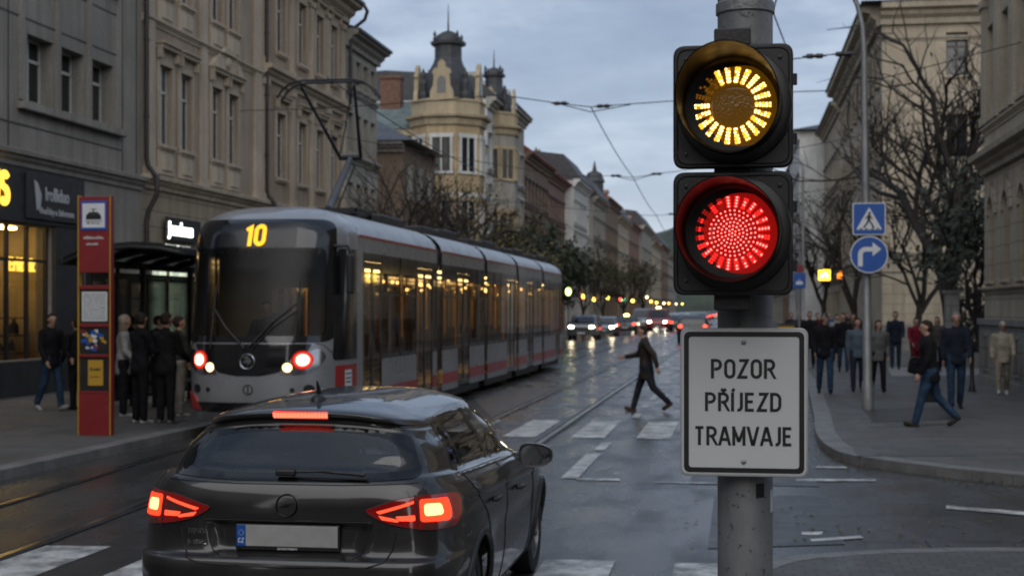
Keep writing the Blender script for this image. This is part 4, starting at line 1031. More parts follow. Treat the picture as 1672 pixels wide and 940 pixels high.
# ---- left 6: ochre corner house with domed tower
def octa(r, z, n=8): return [(r * math.cos(PI/8 + 2*PI*i/n), r * math.sin(PI/8 + 2*PI*i/n), z) for i in range(n)]
def oct_stack(prof, n=8):
    mb = MB(); return mb.lathe(prof, n, Matrix.Rotation(PI/8, 4, 'Z'))
def tower_house(label, cx, cy, s, zb, H, wallm, domem, block, blockH, roofm):
    """octagonal tower on the street corner (radius 2.3*s) with parapet, gabled dormers, bell dome and lantern"""
    b = thing('building', label, 'building', (cx, cy, 0)); r = 2.35 * s
    oct_stack([(r, 0), (r, H)]).build('tower_wall', M[wallm], b)
    oct_stack([(r + .03, H - .5), (r + .14, H - .42), (r + .2, H - .12), (r + .42, H - .02), (r + .45, H + .12), (r + .1, H + .2)]).build('cornice', M['trim_yellow'], b)
    oct_stack([(r + .06, 9.0 * s), (r + .2, 9.06 * s), (r + .22, 9.24 * s), (r + .05, 9.3 * s)]).build('string_course', M['trim_yellow'], b)
    oct_stack([(r + .04, H + .18), (r + .04, H + .85), (r + .12, H + .87), (r + .12, H + 1.0), (r - .15, H + 1.01)]).build('parapet', M['trim_yellow'], b)
    zt = H + 1.0; Rd = r * .78
    dome = oct_stack([(Rd, zt - .1), (Rd * 1.0, zt + .1 * s), (Rd * .95, zt + .7 * s), (Rd * .84, zt + 1.35 * s), (Rd * .68, zt + 2.0 * s), (Rd * .53, zt + 2.5 * s), (Rd * .48, zt + 2.8 * s), (Rd * .48, zt + 3.6 * s), (Rd * .62, zt + 3.66 * s), (Rd * .64, zt + 3.85 * s), (Rd * .5, zt + 3.9 * s), (Rd * .42, zt + 4.25 * s), (Rd * .22, zt + 4.5 * s), (.06, zt + 4.62 * s)]).build('dome', M[domem], b)
    MB().tube([(0, 0, zt + 4.5 * s), (0, 0, zt + 6.3 * s)], [.06, .015], 6).build('mast', M['dark_metal'], dome)
    for i in range(4):
        q = PI/4 + i * PI/2; MB().lathe([(.08, 0), (.13, .1), (.05, .22), (.1, .34), (.02, .55)], 8, Matrix.Translation((Rd*.56*math.cos(q), Rd*.56*math.sin(q), zt + 3.86 * s))).build('finial', M[domem], dome)
    for k in range(8):
        q = -PI/2 + k * PI/4
        if math.sin(q) > .3: continue
        RM = Matrix.Rotation(q + PI/2, 4, 'Z')
        def place(v): return RM @ Vector((v[0], v[1] - r * math.cos(PI/8), v[2]))
        if k % 2 == 0:      # gabled stone dormer with a window
            m = MB(); pr = [(-.75, 0), (.75, 0), (.72, .5), (.55, .8), (.5, 1.5), (.62, 1.6), (.5, 1.85), (.25, 1.95), (.22, 2.25), (0, 2.45), (-.22, 2.25), (-.25, 1.95), (-.5, 1.85), (-.62, 1.6), (-.5, 1.5), (-.55, .8), (-.72, .5)]
            m.prism([(x * s, zt + z * s) for x, z in pr], .05, .32 * s, 'y'); m.v = [tuple(place(v)) for v in m.v]; d = m.build('dormer', M['trim_yellow'], b)
            m = MB(); m.prism([(x * s, zt + z * s) for x, z in [(-.26, .35), (.26, .35), (.26, 1.1), (.18, 1.32), (0, 1.42), (-.18, 1.32), (-.26, 1.1)]], .02, .06, 'y'); m.v = [tuple(place(v)) for v in m.v]; m.build('pane', M['pane'], d)
        else:
            m = MB(); m.lathe([(.22, zt), (.26, zt + .3), (.14, zt + .5), (.2, zt + .95), (.12, zt + 1.15), (.17, zt + 1.4), (.03, zt + 1.75)], 8, Matrix.Translation((0, .25, 0))); m.v = [tuple(place(v)) for v in m.v]; m.build('statue', M['slate'], b)
        for zz, hh in ((3.2, 1.9), (6.3, 1.9), (9.9 * (H / 13.0), 1.85)):
            w = .42 if k % 2 else .5
            m = MB(); m.box(-w, w, -.03, .05, zz, zz + hh); m.v = [tuple(place(v)) for v in m.v]; wo = m.build('window', M['pane'], b)
            m = MB()
            for a0, a1, c0, c1 in ((-w - .13, -w, zz, zz + hh), (w, w + .13, zz, zz + hh), (-w - .2, w + .2, zz + hh + .003, zz + hh + .22), (-w - .2, w + .2, zz - .14, zz - .003), (-.035, .035, zz, zz + hh)): m.box(a0, a1, -.10, .04, c0, c1)
            m.v = [tuple(place(v)) for v in m.v]; m.build('surround', M['plaster_white'] if s >= .8 else M['trim_yellow'], wo)
    # the house behind the tower
    x0, x1, y0, y1 = block
    m = MB(); m.box(x0 - cx, x1 - cx, y0 - cy, y1 - cy, 0, blockH); m.build('wall', M[wallm], b)
    m = MB(); m.box(x0 - cx - .3, x1 - cx + .3, y0 - cy - .3, y1 - cy + .3, blockH - .4, blockH); m.build('eave', M['trim_yellow'], b)
    m = MB(); h = 2.5 * s; X0, X1, Yc0, Yc1 = x0 - cx - .4, x1 - cx + .4, y0 - cy - .4, y1 - cy + .4
    m.add([(X0, Yc0, blockH), (X1, Yc0, blockH), (X1, Yc1, blockH), (X0, Yc1, blockH), (X0 + 1, (Yc0+Yc1)/2, blockH + h), (X1 - 2.2, (Yc0+Yc1)/2, blockH + h)], [(0,1,5,4), (1,2,5), (2,3,4,5), (3,0,4), (3,2,1,0)])
    rf = m.build('roof', M[roofm], b)
    if s >= .8:
        m = MB(); m.box(-4.6, -3.4, 2.6, 3.4, blockH + 1.6, blockH + 3.4); m.box(-4.68, -3.32, 2.5, 3.5, blockH + 3.402, blockH + 3.55); m.build('chimney', M['brick'], rf)
    return b
TX, TY = at(732, 80)
tower_house('ochre corner building with black domed tower and gabled stone dormers', TX, TY, .88, 0, 12.6, 'plaster_yellow', 'slate', (-27, TX + .4, TY - .6, TY + 8.5), 12.1, 'copper')
T2X, T2Y = at(814, 92)
tower_house('smaller domed tower house just beyond the ochre domed building', T2X - .3, T2Y, .66, 0, 13.6, 'plaster_pale', 'slate', (-26, T2X - .8, T2Y - 1, T2Y + 5), 12.8, 'slate')
# ---- left row
rr = random.Random(21)
def row_house(label, side, X, ya, yb, H, wall, roof, floors, pitch=2.5, frame='frame_white', trim=None, ww=1.15, wh=1.85, dorm=0, chim=2, group=None, end_windows=()):
    W = yb - ya; n = max(2, int(W / pitch)); p = W / n
    wins = []
    for z in floors: wins += [(p * (i + .5), z, ww, wh, 'far') for i in range(n)]
    sh = [(p * (i + .5) - p * .36, p * (i + .5) + p * .36, .35, 3.2) for i in range(n)]
    rot = RL if side < 0 else RRt; loc = (X, ya, 0) if side < 0 else (X, yb, 0)
    b = building(label, loc, rot, W, H, 13, wall, wins, trim or wall, frame, cornices=[(3.7, .35, .25), (floors[-1] - .5, .2, .15)], eave=(.7, .6), roof=(roof[0], roof[1], roof[2]), recess=.16, holes=sh,
        chimneys=[(W * (k + .6) / (chim + .2), 5.0 if k % 2 else 4.2, .9, 1.1) for k in range(chim)], dormers=[(W * (k + .5) / dorm, 1.1, 1.2) for k in range(dorm)], group=group)
    m = MB(); m.quad((0, .25, .1), (W, .25, .1), (W, .25, 3.3), (0, .25, 3.3)); m.build('shop_glass', M['pane'], b)
    return b
GL = 'houses along the far left side of the street'
row_house('white stuccoed tenement with rows of tall windows beside the ochre domed building', -1, -15.4, 87.0, 95.5, 15.2, 'plaster_white', ('mansard', 'slate', 1.8), (4.6, 7.7, 10.9), 2.1, trim='plaster_pale', wh=2.0, dorm=2, chim=1, group=GL)
row_house('pale tenement with dark attic ornament next to the white stuccoed one', -1, -15.4, 95.5, 102.5, 15.8, 'plaster_pale', ('mansard', 'slate', 2.2), (4.6, 7.7, 10.9), 2.3, wh=2.0, dorm=2, chim=1, group=GL)
row_house('brown brick-red roofed tenement with wide plain front', -1, -15.4, 102.5, 116, 13.5, 'plaster_brown', ('gable', 'tile_red', 5.0), (4.3, 7.1, 9.9), 1.9, 'frame_brown', wh=1.6, chim=2, group=GL)
row_house('dull rose tenement with red tiled roof before the bright white house', -1, -15.5, 116, 128, 13.3, 'plaster_rose', ('gable', 'tile_red', 4.6), (4.3, 7.0, 9.7), 1.9, 'frame_brown', wh=1.6, chim=3, group=GL)
row_house('bright white house with blank gable end rising past the red roofs', -1, -14.7, 128, 139, 13.8, 'plaster_white', ('mansard', 'slate', 3.0), (4.3, 7.2, 10.0), 2.2, dorm=2, chim=1, group=GL)
yy = 139; H_ = [14.6, 14.0, 15.0, 14.0, 14.6, 15.4, 14.0, 15.0, 14.0]; walls = ['plaster_white', 'plaster_pale', 'plaster_brown', 'plaster_cream', 'plaster_rose', 'plaster_pale', 'plaster_cream', 'plaster_brown', 'plaster_pale']
desc = ['white narrow house with red dormered roof', 'pale house with spired attic in the far row', 'brown house with slate mansard in the far row', 'cream house with red roof in the far row', 'rose house with slate roof in the far row',
        'tall pale house with turret far along the left row', 'low cream house far along the left row', 'brown house near the vanishing end of the left row', 'last pale house of the left row']
Ls = [11, 14, 18, 20, 24, 26, 30, 34, 40]
for i in range(9):
    b = row_house(desc[i], -1, -15.4 + rr.uniform(-.3, .5), yy, yy + Ls[i], H_[i], walls[i], ('mansard' if i % 2 else 'gable', ['tile_red', 'slate'][i % 2], 3.0), (4.3, 7.1, 9.8), 2.9 if i > 3 else 2.4, dorm=2 if i < 5 else 0, chim=2, group=GL, frame='frame_brown' if i % 3 else 'frame_white')
    if i == 2:
        oct_stack([(1.1, H_[i] - .2), (1.1, H_[i] + 1.8), (1.3, H_[i] + 1.9), (.9, H_[i] + 2.9), (.3, H_[i] + 3.2), (.03, H_[i] + 4.4)]).build('turret', M['slate'], b).location = (2.0, 1.4, 0)
    yy += Ls[i]
# ---- right side
# near courtly building with arched ground-floor windows
Y0, Y1 = 22.0, 39.5; W = Y1 - Y0; XR = 6.5
wxs = [1.15 + 2.05 * i for i in range(5)]      # measured from the far corner
wins = [(x, 6.95, .82, 2.4, 'flat') for x in wxs] + [(x, 10.9, .82, 2.2, 'flat') for x in wxs] + [(x, 2.75, .8, 2.1, 'single') for x in wxs]
b = building('cream stone palace wing with arched ground floor windows at the right edge', (XR, Y1, 0), RRt, W, 15.0, 12, 'plaster_cream', wins, 'stone_cream', 'frame_brown', cornices=[(5.55, .5, .45), (6.6, .2, .12), (2.4, .18, .14), (10.2, .4, .25)], eave=(.8, .7),
     roof=('hip', 'slate', 2.5), base=('stone_cream_r', 5.55), recess=.3, pil=[(x + 1.02, .4, 6.85, 10.15, .1) for x in wxs[:4]] + [(.25, .45, 6.85, 10.15, .1)])
for x in wxs:
    m = MB(); a = .4; zc = 4.45
    arc = [(x + a * math.cos(R(q)), zc + a * math.sin(R(q))) for q in range(0, 181, 15)]
    m.prism([(x + a + .002, zc), (x + a + .002, 4.86), (x + .0, 4.86)] + arc[6::-1][0:6], -.0, .2, 'y'); m.prism([(x, 4.86), (x - a - .002, 4.86), (x - a - .002, zc)] + arc[:5:-1], -.0, .2, 'y')
    o = m.build('arch', M['stone_cream'], b)
    m = MB()
    for k in range(9):
        q0, q1 = R(k * 20 + 1), R(k * 20 + 19); r0, r1 = .46, .74 if k != 4 else .86
        m.prism([(x + r0*math.cos(q0), zc + r0*math.sin(q0)), (x + r1*math.cos(q0), zc + r1*math.sin(q0)), (x + r1*math.cos(q1), zc + r1*math.sin(q1)), (x + r0*math.cos(q1), zc + r0*math.sin(q1))], -.07 - (.04 if k == 4 else 0), .02, 'y')
    m.build('arch_stones', M['stone_cream'], b)
m = MB(); m.box(0, W, -.14, .02, .0, 1.75); m.build('plinth', M['plinth'], b, bevel=.02)
m = MB(); m.box(-.03, W, -.19, -.141, 1.6, 1.76); m.box(-.03, W, -.18, -.141, .0, .28); m.build('plinth_course', M['plinth'], b, bevel=.01)
for x in wxs:
    m = MB(); m.box(x - .36, x + .36, -.146, -.141, .5, 1.3); bo_ = m.build('basement_window', M['pane'], b); m = MB()
    for a0, a1, c0, c1 in ((-.45, -.36, .42, 1.38), (.36, .45, .42, 1.38), (-.36, .36, 1.3, 1.38), (-.36, .36, .42, .5)): m.box(x + a0, x + a1, -.17, -.142, c0, c1)
    for k in (-.2, 0, .2): m.box(x + k - .012, x + k + .012, -.162, -.147, .5, 1.3)
    m.build('grille', M['plinth'], bo_)
# cream corner block facing the viewer, its long side down the street
bw = building('tall cream corner block with bare end wall and deep cornice behind the bare tree', (6.5, 66.8, 0), 0, 16, 15.9, 26.5, 'plaster_cream', [(3.3, z, .95, 1.95, 'plain') for z in (12.6, 8.9, 5.2)] + [(7.4, z, .95, 1.95, 'plain') for z in (12.6, 8.9, 5.2)], 'stone_cream', 'frame_brown',
     cornices=[(4.3, .35, .25), (14.2, .18, .12)], eave=(.95, .9), roof=('hip', 'slate', 3), base=('stone_cream_r', 4.3), recess=.25)
m = MB(); m.box(0, 16, -.1, .02, 0, 1.3); m.build('plinth', M['plinth'], bw)
sd = moulding(26.5, 14.95, .95, .9); sd.v = [(-0 + v[1], 26.5 - v[0], v[2]) for v in sd.v]; sd.build('side_cornice', M['stone_cream'], bw, 30)
sd = moulding(26.5, 4.3, .35, .25); sd.v = [(v[1], 26.5 - v[0], v[2]) for v in sd.v]; sd.build('side_string_course', M['stone_cream'], bw, 30)
for z in (5.2, 8.9, 12.4):
    for i in range(10):
        o = put_window(bw, 0, z, 1.0, 1.9, 'flat', 'frame_brown', 'stone_cream', .05); o.location = (-.06, 1.6 + i * 2.55, z); o.rotation_euler = (0, 0, RRt)
GR = 'houses along the far right side of the street'
row_house('beige tenement between the cream block and the white house', 1, 6.5, 94, 111, 15.4, 'plaster_cream', ('gable', 'slate', 2.0), (4.3, 7.4, 10.4), 2.2, 'frame_brown', dorm=0, group=GR)
row_house('white house projecting into the street in the right row', 1, 4.7, 112, 134, 15.8, 'plaster_white', ('hip', 'slate', 2), (4.3, 7.4, 10.5), 2.4, 'frame_brown', chim=1, group=GR)
row_house('sandy brown house behind the white projecting one', 1, 5.2, 134.2, 170, 15.2, 'plaster_brown', ('gable', 'tile_red', 3), (4.3, 7.2, 10.0), 3.2, 'frame_brown', group=GR)
row_house('grey house far along the right row', 1, 5.4, 170, 230, 15, 'plaster_pale', ('mansard', 'slate', 3), (4.3, 7.2, 10.0), 4, 'frame_brown', group=GR)
row_house('last cream house of the right row', 1, 5.6, 230, 330, 15.4, 'plaster_cream', ('gable', 'slate', 3), (4.3, 7.2, 10.0), 6, 'frame_brown', group=GR)
# house that closes the side street behind the brown corner house
building('grey house closing the side street on the left', (-46, 62, 0), RL, 30, 13, 8, 'plaster_pale', [(4 + 3 * i, z, 1, 1.8, 'far') for i in range(2) for z in (5, 8.2)], roof=('gable', 'tile_red', 3))

# ---- unseen houses added behind the viewer to block low sky and its reflections
building('brown house across the junction behind the viewer', (9.0, -36, 0), PI, 26, 14, 10, 'plaster_brown', [(2 + 3.1*i, z, 1.1, 1.9, 'far') for i in range(8) for z in (4.6, 7.9, 11)], roof=('gable', 'slate', 3))
building('grey house on the left pavement behind the viewer', (-15.4, -30, 0), RL, 44, 14, 10, 'plaster_pale', [(2 + 3.3*i, z, 1.1, 1.9, 'far') for i in range(13) for z in (4.6, 7.9, 11)], roof=('gable', 'slate', 3))
building('cream house on the right pavement behind the viewer', (11, 4, 0), RRt, 36, 14, 10, 'plaster_cream', [(2 + 3.3*i, z, 1.1, 1.9, 'far') for i in range(10) for z in (4.6, 7.9, 11)], roof=('gable', 'slate', 3))
# ------------------------------------------------------------------ trees
def tree(label, x, y, H, spread, seed, leaf='leaf_olive', nleaf=1200, trunk_h=.22, group=None, leaf_bias=.0, levels=4, z=.12, lsize=.11, lean=0.0, trunk_r=None):
    r = random.Random(seed); t = thing('tree', label, 'tree', (x, y, z), 0, group)
    trunk, twigs, leaves = MB(), MB(), MB(); tips = []
    tr = trunk_r or H * .018
    def grow(p, d, L, rad, lev, mb):
        n = 4 if lev < 2 else 3; pts = [p]; q = p; dd = d.copy()
        for i in range(n):
            dd = (dd + Vector((r.gauss(0, .13), r.gauss(0, .13), r.gauss(.05, .09)))).normalized(); q = q + dd * L / n; pts.append(q)
        e = rad * (.62 if lev < levels else .35)
        mb.tube(pts, [rad + (e - rad) * i / n for i in range(n + 1)], 7 if lev < 2 else (5 if lev < 3 else 3), cap=False)
        if lev >= levels: tips.extend(pts[1:]); return
        if lev >= levels - 1: tips.extend(pts[2:])
        k = (5, 5, 4, 4, 3)[lev]
        for i in range(k):
            f = r.uniform(.35, 1.0) if i < k - 1 else 1.0; idx = min(n - 1, int(f * n)); b = pts[idx].lerp(pts[idx+1], f * n - idx) if f < 1 else pts[-1]
            a = r.uniform(0, 2 * PI); sp = r.uniform(.45, .95) * (spread if lev == 0 else 1)
            o = dd.orthogonal(); o.rotate(Matrix.Rotation(a, 3, dd)); nd = (dd + o * sp + Vector((0, 0, .16))).normalized()
            grow(b, nd, L * r.uniform(.55, .82), e * r.uniform(.65, .95) if i < k - 1 else e, lev + 1, twigs if lev >= 0 else trunk)
    th = H * trunk_h; base = Vector((0, 0, 0)); q = Vector((lean * th, 0, th))
    trunk.tube([(0, 0, -.15), (0, 0, .15), (lean * th * .4, .02, th * .5), q], [tr * 1.5, tr * 1.12, tr, tr * .9], 10)
    for i in range(4):
        a = i * PI / 2 + r.uniform(0, 1); sp = r.uniform(.25, .6) * spread; nd = Vector((math.cos(a) * sp + lean, math.sin(a) * sp, 1)).normalized()
        grow(q - Vector((0, 0, r.uniform(0, th * .3))), nd, H * r.uniform(.30, .40), tr * r.uniform(.55, .8), 1, twigs)
    for i in range(nleaf):
        p = r.choice(tips); 
        if leaf_bias and r.random() < (p.z / H) * leaf_bias: continue
        p = p + Vector((r.gauss(0, .14), r.gauss(0, .14), r.gauss(0, .12))); s = lsize * r.uniform(.5, 1.2)
        a = Vector((r.gauss(0, 1), r.gauss(0, 1), r.gauss(0, 1))).normalized(); b = a.orthogonal().normalized()
        leaves.add([p + a * s, p + b * s * .55, p - a * s * .9, p - b * s * .55], [(0, 1, 2, 3)])
    zm = sorted(v[2] for v in twigs.v)[-max(2, len(twigs.v)//200)]; k = H / zm
    for b in (trunk, twigs, leaves): b.v = [(p[0]*k, p[1]*k, p[2]*k) for p in b.v]
    tk = trunk.build('trunk', M['bark'], t, 60); twigs.build('branches', M['bark'], t, 60, fix=False)
    if nleaf: leaves.build('crown', M[leaf], t, fix=False)
    return t
X, Y = at(1562, 50); tree('large bare spreading tree with sparse dark leaves in front of the cream block', X, Y, 12.3, 1.0, 11, 'leaf_dark', 600, .24, None, .85, 5, lsize=.12, lean=-.10, trunk_r=.33)
X, Y = at(1494, 56); tree('young slender bare tree left of the large bare tree', X, Y, 7.2, .9, 5, 'leaf_olive', 450, .30, None, 0, 4, lean=.1)
X, Y = at(1598, 46); tree('dark evergreen hugging the palace corner', X, Y, 6.4, .5, 31, 'leaf_dark', 1800, .12, None, 0, 4, lsize=.14)
GT = 'street trees behind the tram'
for (u, D, H, sp, sd, lf, nl, ls, lab) in ((668, 52, 7.4, .6, 1, 'leaf_olive', 120, .09, 'bare brown tree directly left of the ochre tower'), (722, 56, 7.9, .65, 2, 'leaf_olive', 300, .10, 'bare tree with few olive leaves in front of the ochre tower'),
     (778, 62, 7.4, .65, 3, 'leaf_yellow', 700, .10, 'thin yellowing tree right of the ochre tower'), (832, 72, 6.1, .8, 4, 'leaf_olive', 4200, .16, 'olive green leafy tree above the tram roof'),
     (874, 80, 6.4, .85, 6, 'leaf_dark', 6000, .19, 'dark green dense tree above the rear of the tram'), (908, 92, 6.1, .8, 7, 'leaf_dark', 4600, .2, 'dark green tree at the tail of the tram'),
     (952, 104, 6.6, .9, 8, 'leaf_olive', 900, .16, 'bare tree behind the oncoming grey car'), (985, 124, 7.0, .9, 9, 'leaf_olive', 800, .18, 'bare tree further along the left row'), (1018, 150, 7.2, .9, 10, 'leaf_olive', 600, .2, 'hazy bare tree before the far left houses'), (1050, 190, 8, .9, 12, 'leaf_olive', 500, .24, 'hazy bare tree at the far end of the street')):
    X, Y = at(u, D); tree(lab, X, Y, H, sp, sd, lf, nl, .24, GT, 0, 4, lsize=ls)
X, Y = at(1345, 92); tree('bare tree standing before the beige tenement on the right', X, Y, 9.5, .8, 41, 'leaf_olive', 250, .25, None, 0, 4)
X, Y = at(1395, 72); tree('bare tree beside the cream block street front', X, Y, 8.5, .8, 42, 'leaf_olive', 350, .25, None, 0, 4)
# ------------------------------------------------------------------ tram (local: nose tip at y=0, body toward +y, x right)
M['tram_silver'] = mat('tram_silver_paint', (.31,.315,.325), .30, .4, .12, 1.2, .05, 8, coat=.5)
M['tram_red'] = mat('tram_red_paint', (.33,.018,.016), .35, 0, .12, 2, coat=.4)
M['tram_black'] = mat('tram_black_gloss', (.008,.008,.009), .12, 0, .1, 3, coat=.5)
M['bellows'] = mat('rubber_bellows', (.02,.02,.021), .7, 0, .3, 6, .4, 40)
M['tram_roof'] = mat('tram_roof_paint', (.36,.38,.40), .33, .35, .2, 1.5)
M['interior'] = mat('tram_interior', (.34,.27,.15), .7, 0, .2, 2)
M['seat'] = mat('tram_seat', (.05,.03,.03), .8, 0, .2, 4)
M['pole_yellow'] = mat('grab_pole', (.75,.42,.03), .4, 0, .1, 4)
M['tram_glint'] = emat('tram_glint_bulb', (1,.60,.18), 5); M['tram_lamp'] = emat('tram_ceiling_lamp', (1,.66,.26), 6.0)
tram = thing('tram', 'silver and red articulated tram with line 10 display standing at the stop', 'tram', (-7.27, 20.45, 0))
TW = 1.25; NL = 1.75
def pchip(xs, ys, x):
    return np.interp(x, xs, ys)
# nose surface
zs_ = [.30, .42, .62, .80, .98, 1.15, 1.35, 1.60, 2.1, 2.6, 2.95, 3.2, 3.36, 3.48, 3.57, 3.63, 3.66]
y0_ = [.22, .12, .06, .03, .01, .0, .02, .06, .16, .28, .38, .48, .60, .80, 1.08, 1.38, 1.70]
w_  = [1.20, 1.235, 1.25, 1.25, 1.25, 1.25, 1.25, 1.25, 1.25, 1.25, 1.25, 1.238, 1.165, 1.03, .83, .56, .3]
def smooth_interp(a, z):
    k = np.arange(len(a)); a = np.array(a, float)
    kk = np.interp(z, zs_, k); i = np.clip(kk.astype(int), 0, len(a) - 2); t = kk - i
    p0 = a[np.clip(i-1, 0, None)]; p1 = a[i]; p2 = a[i+1]; p3 = a[np.clip(i+2, None, len(a)-1)]
    return .5*(2*p1 + (p2-p0)*t + (2*p0-5*p1+4*p2-p3)*t*t + (p3+3*p1-p0-3*p2)*t**3)
zz = np.concatenate([np.linspace(.30, 3.2, 60), np.linspace(3.22, 3.66, 26)]); yy0 = smooth_interp(y0_, zz); ww = smooth_interp(w_, zz)
mb = MB(); NT = 48; e = 2 / 3.1
th = np.linspace(-PI/2, PI/2, NT * 2 + 1)
for k, z in enumerate(zz):
    for q in th:
        c, s = math.cos(q), math.sin(q); yl = max(NL - yy0[k], .05)
        mb.v.append((math.copysign(abs(s) ** e, s) * ww[k], NL - yl * abs(c) ** e, z))
n = len(th)
for k in range(len(zz) - 1):
    for j in range(n - 1): mb.f.append([k*n+j, k*n+j+1, (k+1)*n+j+1, (k+1)*n+j]); mb.m.append(0)
nose_full = mb.mesh('nose', M['tram_silver'], 60)
bv = bvh_of(nose_full)
FR = Proj(bv, (1,0,0), (0,1,0)); SR = Proj(bv, (0,1,0), (-1,0,0)); SL = Proj(bv, (0,1,0), (1,0,0))
ws = round_poly([(-1.17, 1.50), (1.17, 1.50), (1.155, 2.6), (1.11, 3.39), (-1.11, 3.39), (-1.155, 2.6)], [.18, .18, .3, .22, .22, .3])
ws_in = round_poly([(-1.07, 1.60), (1.07, 1.60), (1.05, 2.6), (1.02, 2.94), (-1.02, 2.94), (-1.05, 2.6)], [.12, .12, .3, .1, .1, .3])
def cut(me, tests, name, mats, smooth=60):
    vs = [tuple(v.co) for v in me.vertices]; fs = []; mi = []
    for p in me.polygons:
        c = p.center
        if any(t(c, p.normal) for t in tests): continue
        fs.append(tuple(p.vertices)); mi.append(p.material_index)
    m2 = bpy.data.meshes.new(name); m2.from_pydata(vs, [], fs)
    for m in mats: m2.materials.append(m)
    m2.polygons.foreach_set('material_index', mi); m2.polygons.foreach_set('use_smooth', [True] * len(fs)); m2.set_sharp_from_angle(angle=R(smooth)); m2.update()
    return m2
shrink = lambda P, k, c: [((p[0]-c[0])*k + c[0], (p[1]-c[1])*k + c[1]) for p in P]
ws_cut = shrink(ws, .965, (0, 2.4))
cabw = round_poly([(.62, 1.22), (1.62, 1.22), (1.62, 2.95), (.86, 2.95)], [.1, .05, .05, .15])
cab_cut = shrink(cabw, .95, (1.2, 2.1))
nose = cut(nose_full, [lambda c, nn: c.y < 1.2 and inside((c.x, c.z), ws_cut), lambda c, nn: abs(c.x) > .8 and inside((c.y, c.z), cab_cut)], 'nose', [M['tram_silver']])
no = link('nose', nose, tram)
fr = FR.patch(ws, .006, .05, holes=[ws_in], skirt=.03).build('windscreen_frame', M['tram_black'], tram, 50, fix=False)
FR.patch(ws_in, .007, .06).build('windscreen', glass_mat('windscreen_glass', (.42,.40,.36), .0, .28, 1.35), tram, 60, fix=False)
FR.patch(round_poly([(-.62, 2.95), (.62, 2.95), (.60, 3.30), (-.60, 3.30)], .03), .012, .06).build('destination_display', mat('display_black', (.012,.013,.014), .25), tram, 60, fix=False)
mb = MB(); DY = FR.hit((0, 3.12), .0)[0].y - .016
def led_place(v):
    q = FR.hit((v[0], v[2]), .032 + (0 - v[1]))[0]; return tuple(q)
lettering(mb, '10', .27, -.02, 2.985, 0, .22, .95, gap=.3, depth=.006, place=led_place)
mb.build('line_number', emat('led_amber', (1,.45,.03), 1.5), tram)
# black lower mask with curved chin, lamps, emblem
mask = round_poly([(-.92, 1.48), (-.78, 1.22), (-.50, 1.06), (-.2, 1.0), (.2, 1.0), (.50, 1.06), (.78, 1.22), (.92, 1.48)], [.04, .1, .1, .1, .1, .1, .1, .04])
FR.patch(mask, .006, .05, skirt=.02).build('lower_mask', M['tram_black'], tram, 60, fix=False)
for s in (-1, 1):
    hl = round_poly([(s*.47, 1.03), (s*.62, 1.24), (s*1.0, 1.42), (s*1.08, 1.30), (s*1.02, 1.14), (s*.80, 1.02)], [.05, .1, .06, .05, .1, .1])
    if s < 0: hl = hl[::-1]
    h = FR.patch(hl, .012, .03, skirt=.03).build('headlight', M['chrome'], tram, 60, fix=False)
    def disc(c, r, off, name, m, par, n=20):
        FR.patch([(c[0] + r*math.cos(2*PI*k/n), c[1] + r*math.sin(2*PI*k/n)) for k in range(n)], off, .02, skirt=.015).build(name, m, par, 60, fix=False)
    disc((s*.80, 1.24), .14, .015, 'red_glow_halo', emat('red_glow_halo', (1,.03,.02), .45), h); disc((s*.80, 1.24), .108, .022, 'red_ring', emat('red_ring', (1,.05,.03), 2.2), h); disc((s*.80, 1.24), .082, .029, 'bulb', emat('tram_red_hot', (1,.5,.32), 5), h)  # widest red disc is the lamp's halo of glow, painted as dim emission
    disc((s*.60, 1.13), .085, .02, 'lamp_surround', M['tram_black'], h); disc((s*.60, 1.13), .066, .026, 'bulb', emat('tram_bulb', (1,.62,.26), 3.2), h)
    disc((s*.88, .80), .07, .01, 'fog_lamp', M['black_plastic'], tram); disc((s*.66, .79), .035, .01, 'sensor', M['black_plastic'], tram)
# winged-arrow emblem in a ring, and a smaller round badge on the chin
def ringline(c, r, off, rad, name, par, m): FR.line([(c[0] + r*math.cos(2*PI*k/24), c[1] + r*math.sin(2*PI*k/24)) for k in range(24)], rad, off, .05, True).build(name, m, par, 60)
em = FR.patch([(.115*math.cos(2*PI*k/24), 1.22 + .115*math.sin(2*PI*k/24)) for k in range(24)], .012, .03, skirt=.01).build('emblem', M['tram_black'], tram, 60, fix=False)
ringline((0, 1.22), .11, .016, .012, 'ring', em, M['chrome'])
mm = MB(); FR.patch([(-.07, 1.20), (.01, 1.20), (.01, 1.16), (.07, 1.225), (.01, 1.29), (.01, 1.25), (-.02, 1.25)], .018, .02, mb=mm)
for k in range(3): FR.patch([(-.06 + .02*k, 1.255), (-.045 + .02*k, 1.255), (-.01 + .015*k, 1.30), (-.025 + .015*k, 1.30)], .018, .02, mb=mm)
mm.build('wing', M['chrome'], em, fix=False)
bd = FR.patch([(.07*math.cos(2*PI*k/20), .80 + .085*math.sin(2*PI*k/20)) for k in range(20)], .010, .03, skirt=.008).build('badge', M['tram_silver'], tram, 60, fix=False); ringline((0, .80), .07, .012, .008, 'ring', bd, M['dark_metal']); FR.line([(0, .74), (0, .86)], .008, .014).build('stroke', M['dark_metal'], bd, 60)
# bumper strip, red corners
FR.patch([(-1.2, .46), (1.2, .46), (1.2, .60), (-1.2, .60)], .02, .06, skirt=.03).build('bumper', M['tram_black'], tram, 60, fix=False)
for s in (-1, 1):
    p = [(s*.80, .48), (s*1.22, .48), (s*1.22, .74), (s*.95, .70)]; FR.patch(p if s > 0 else p[::-1], .026, .05, skirt=.03).build('red_corner', M['tram_red'], tram, 60, fix=False)
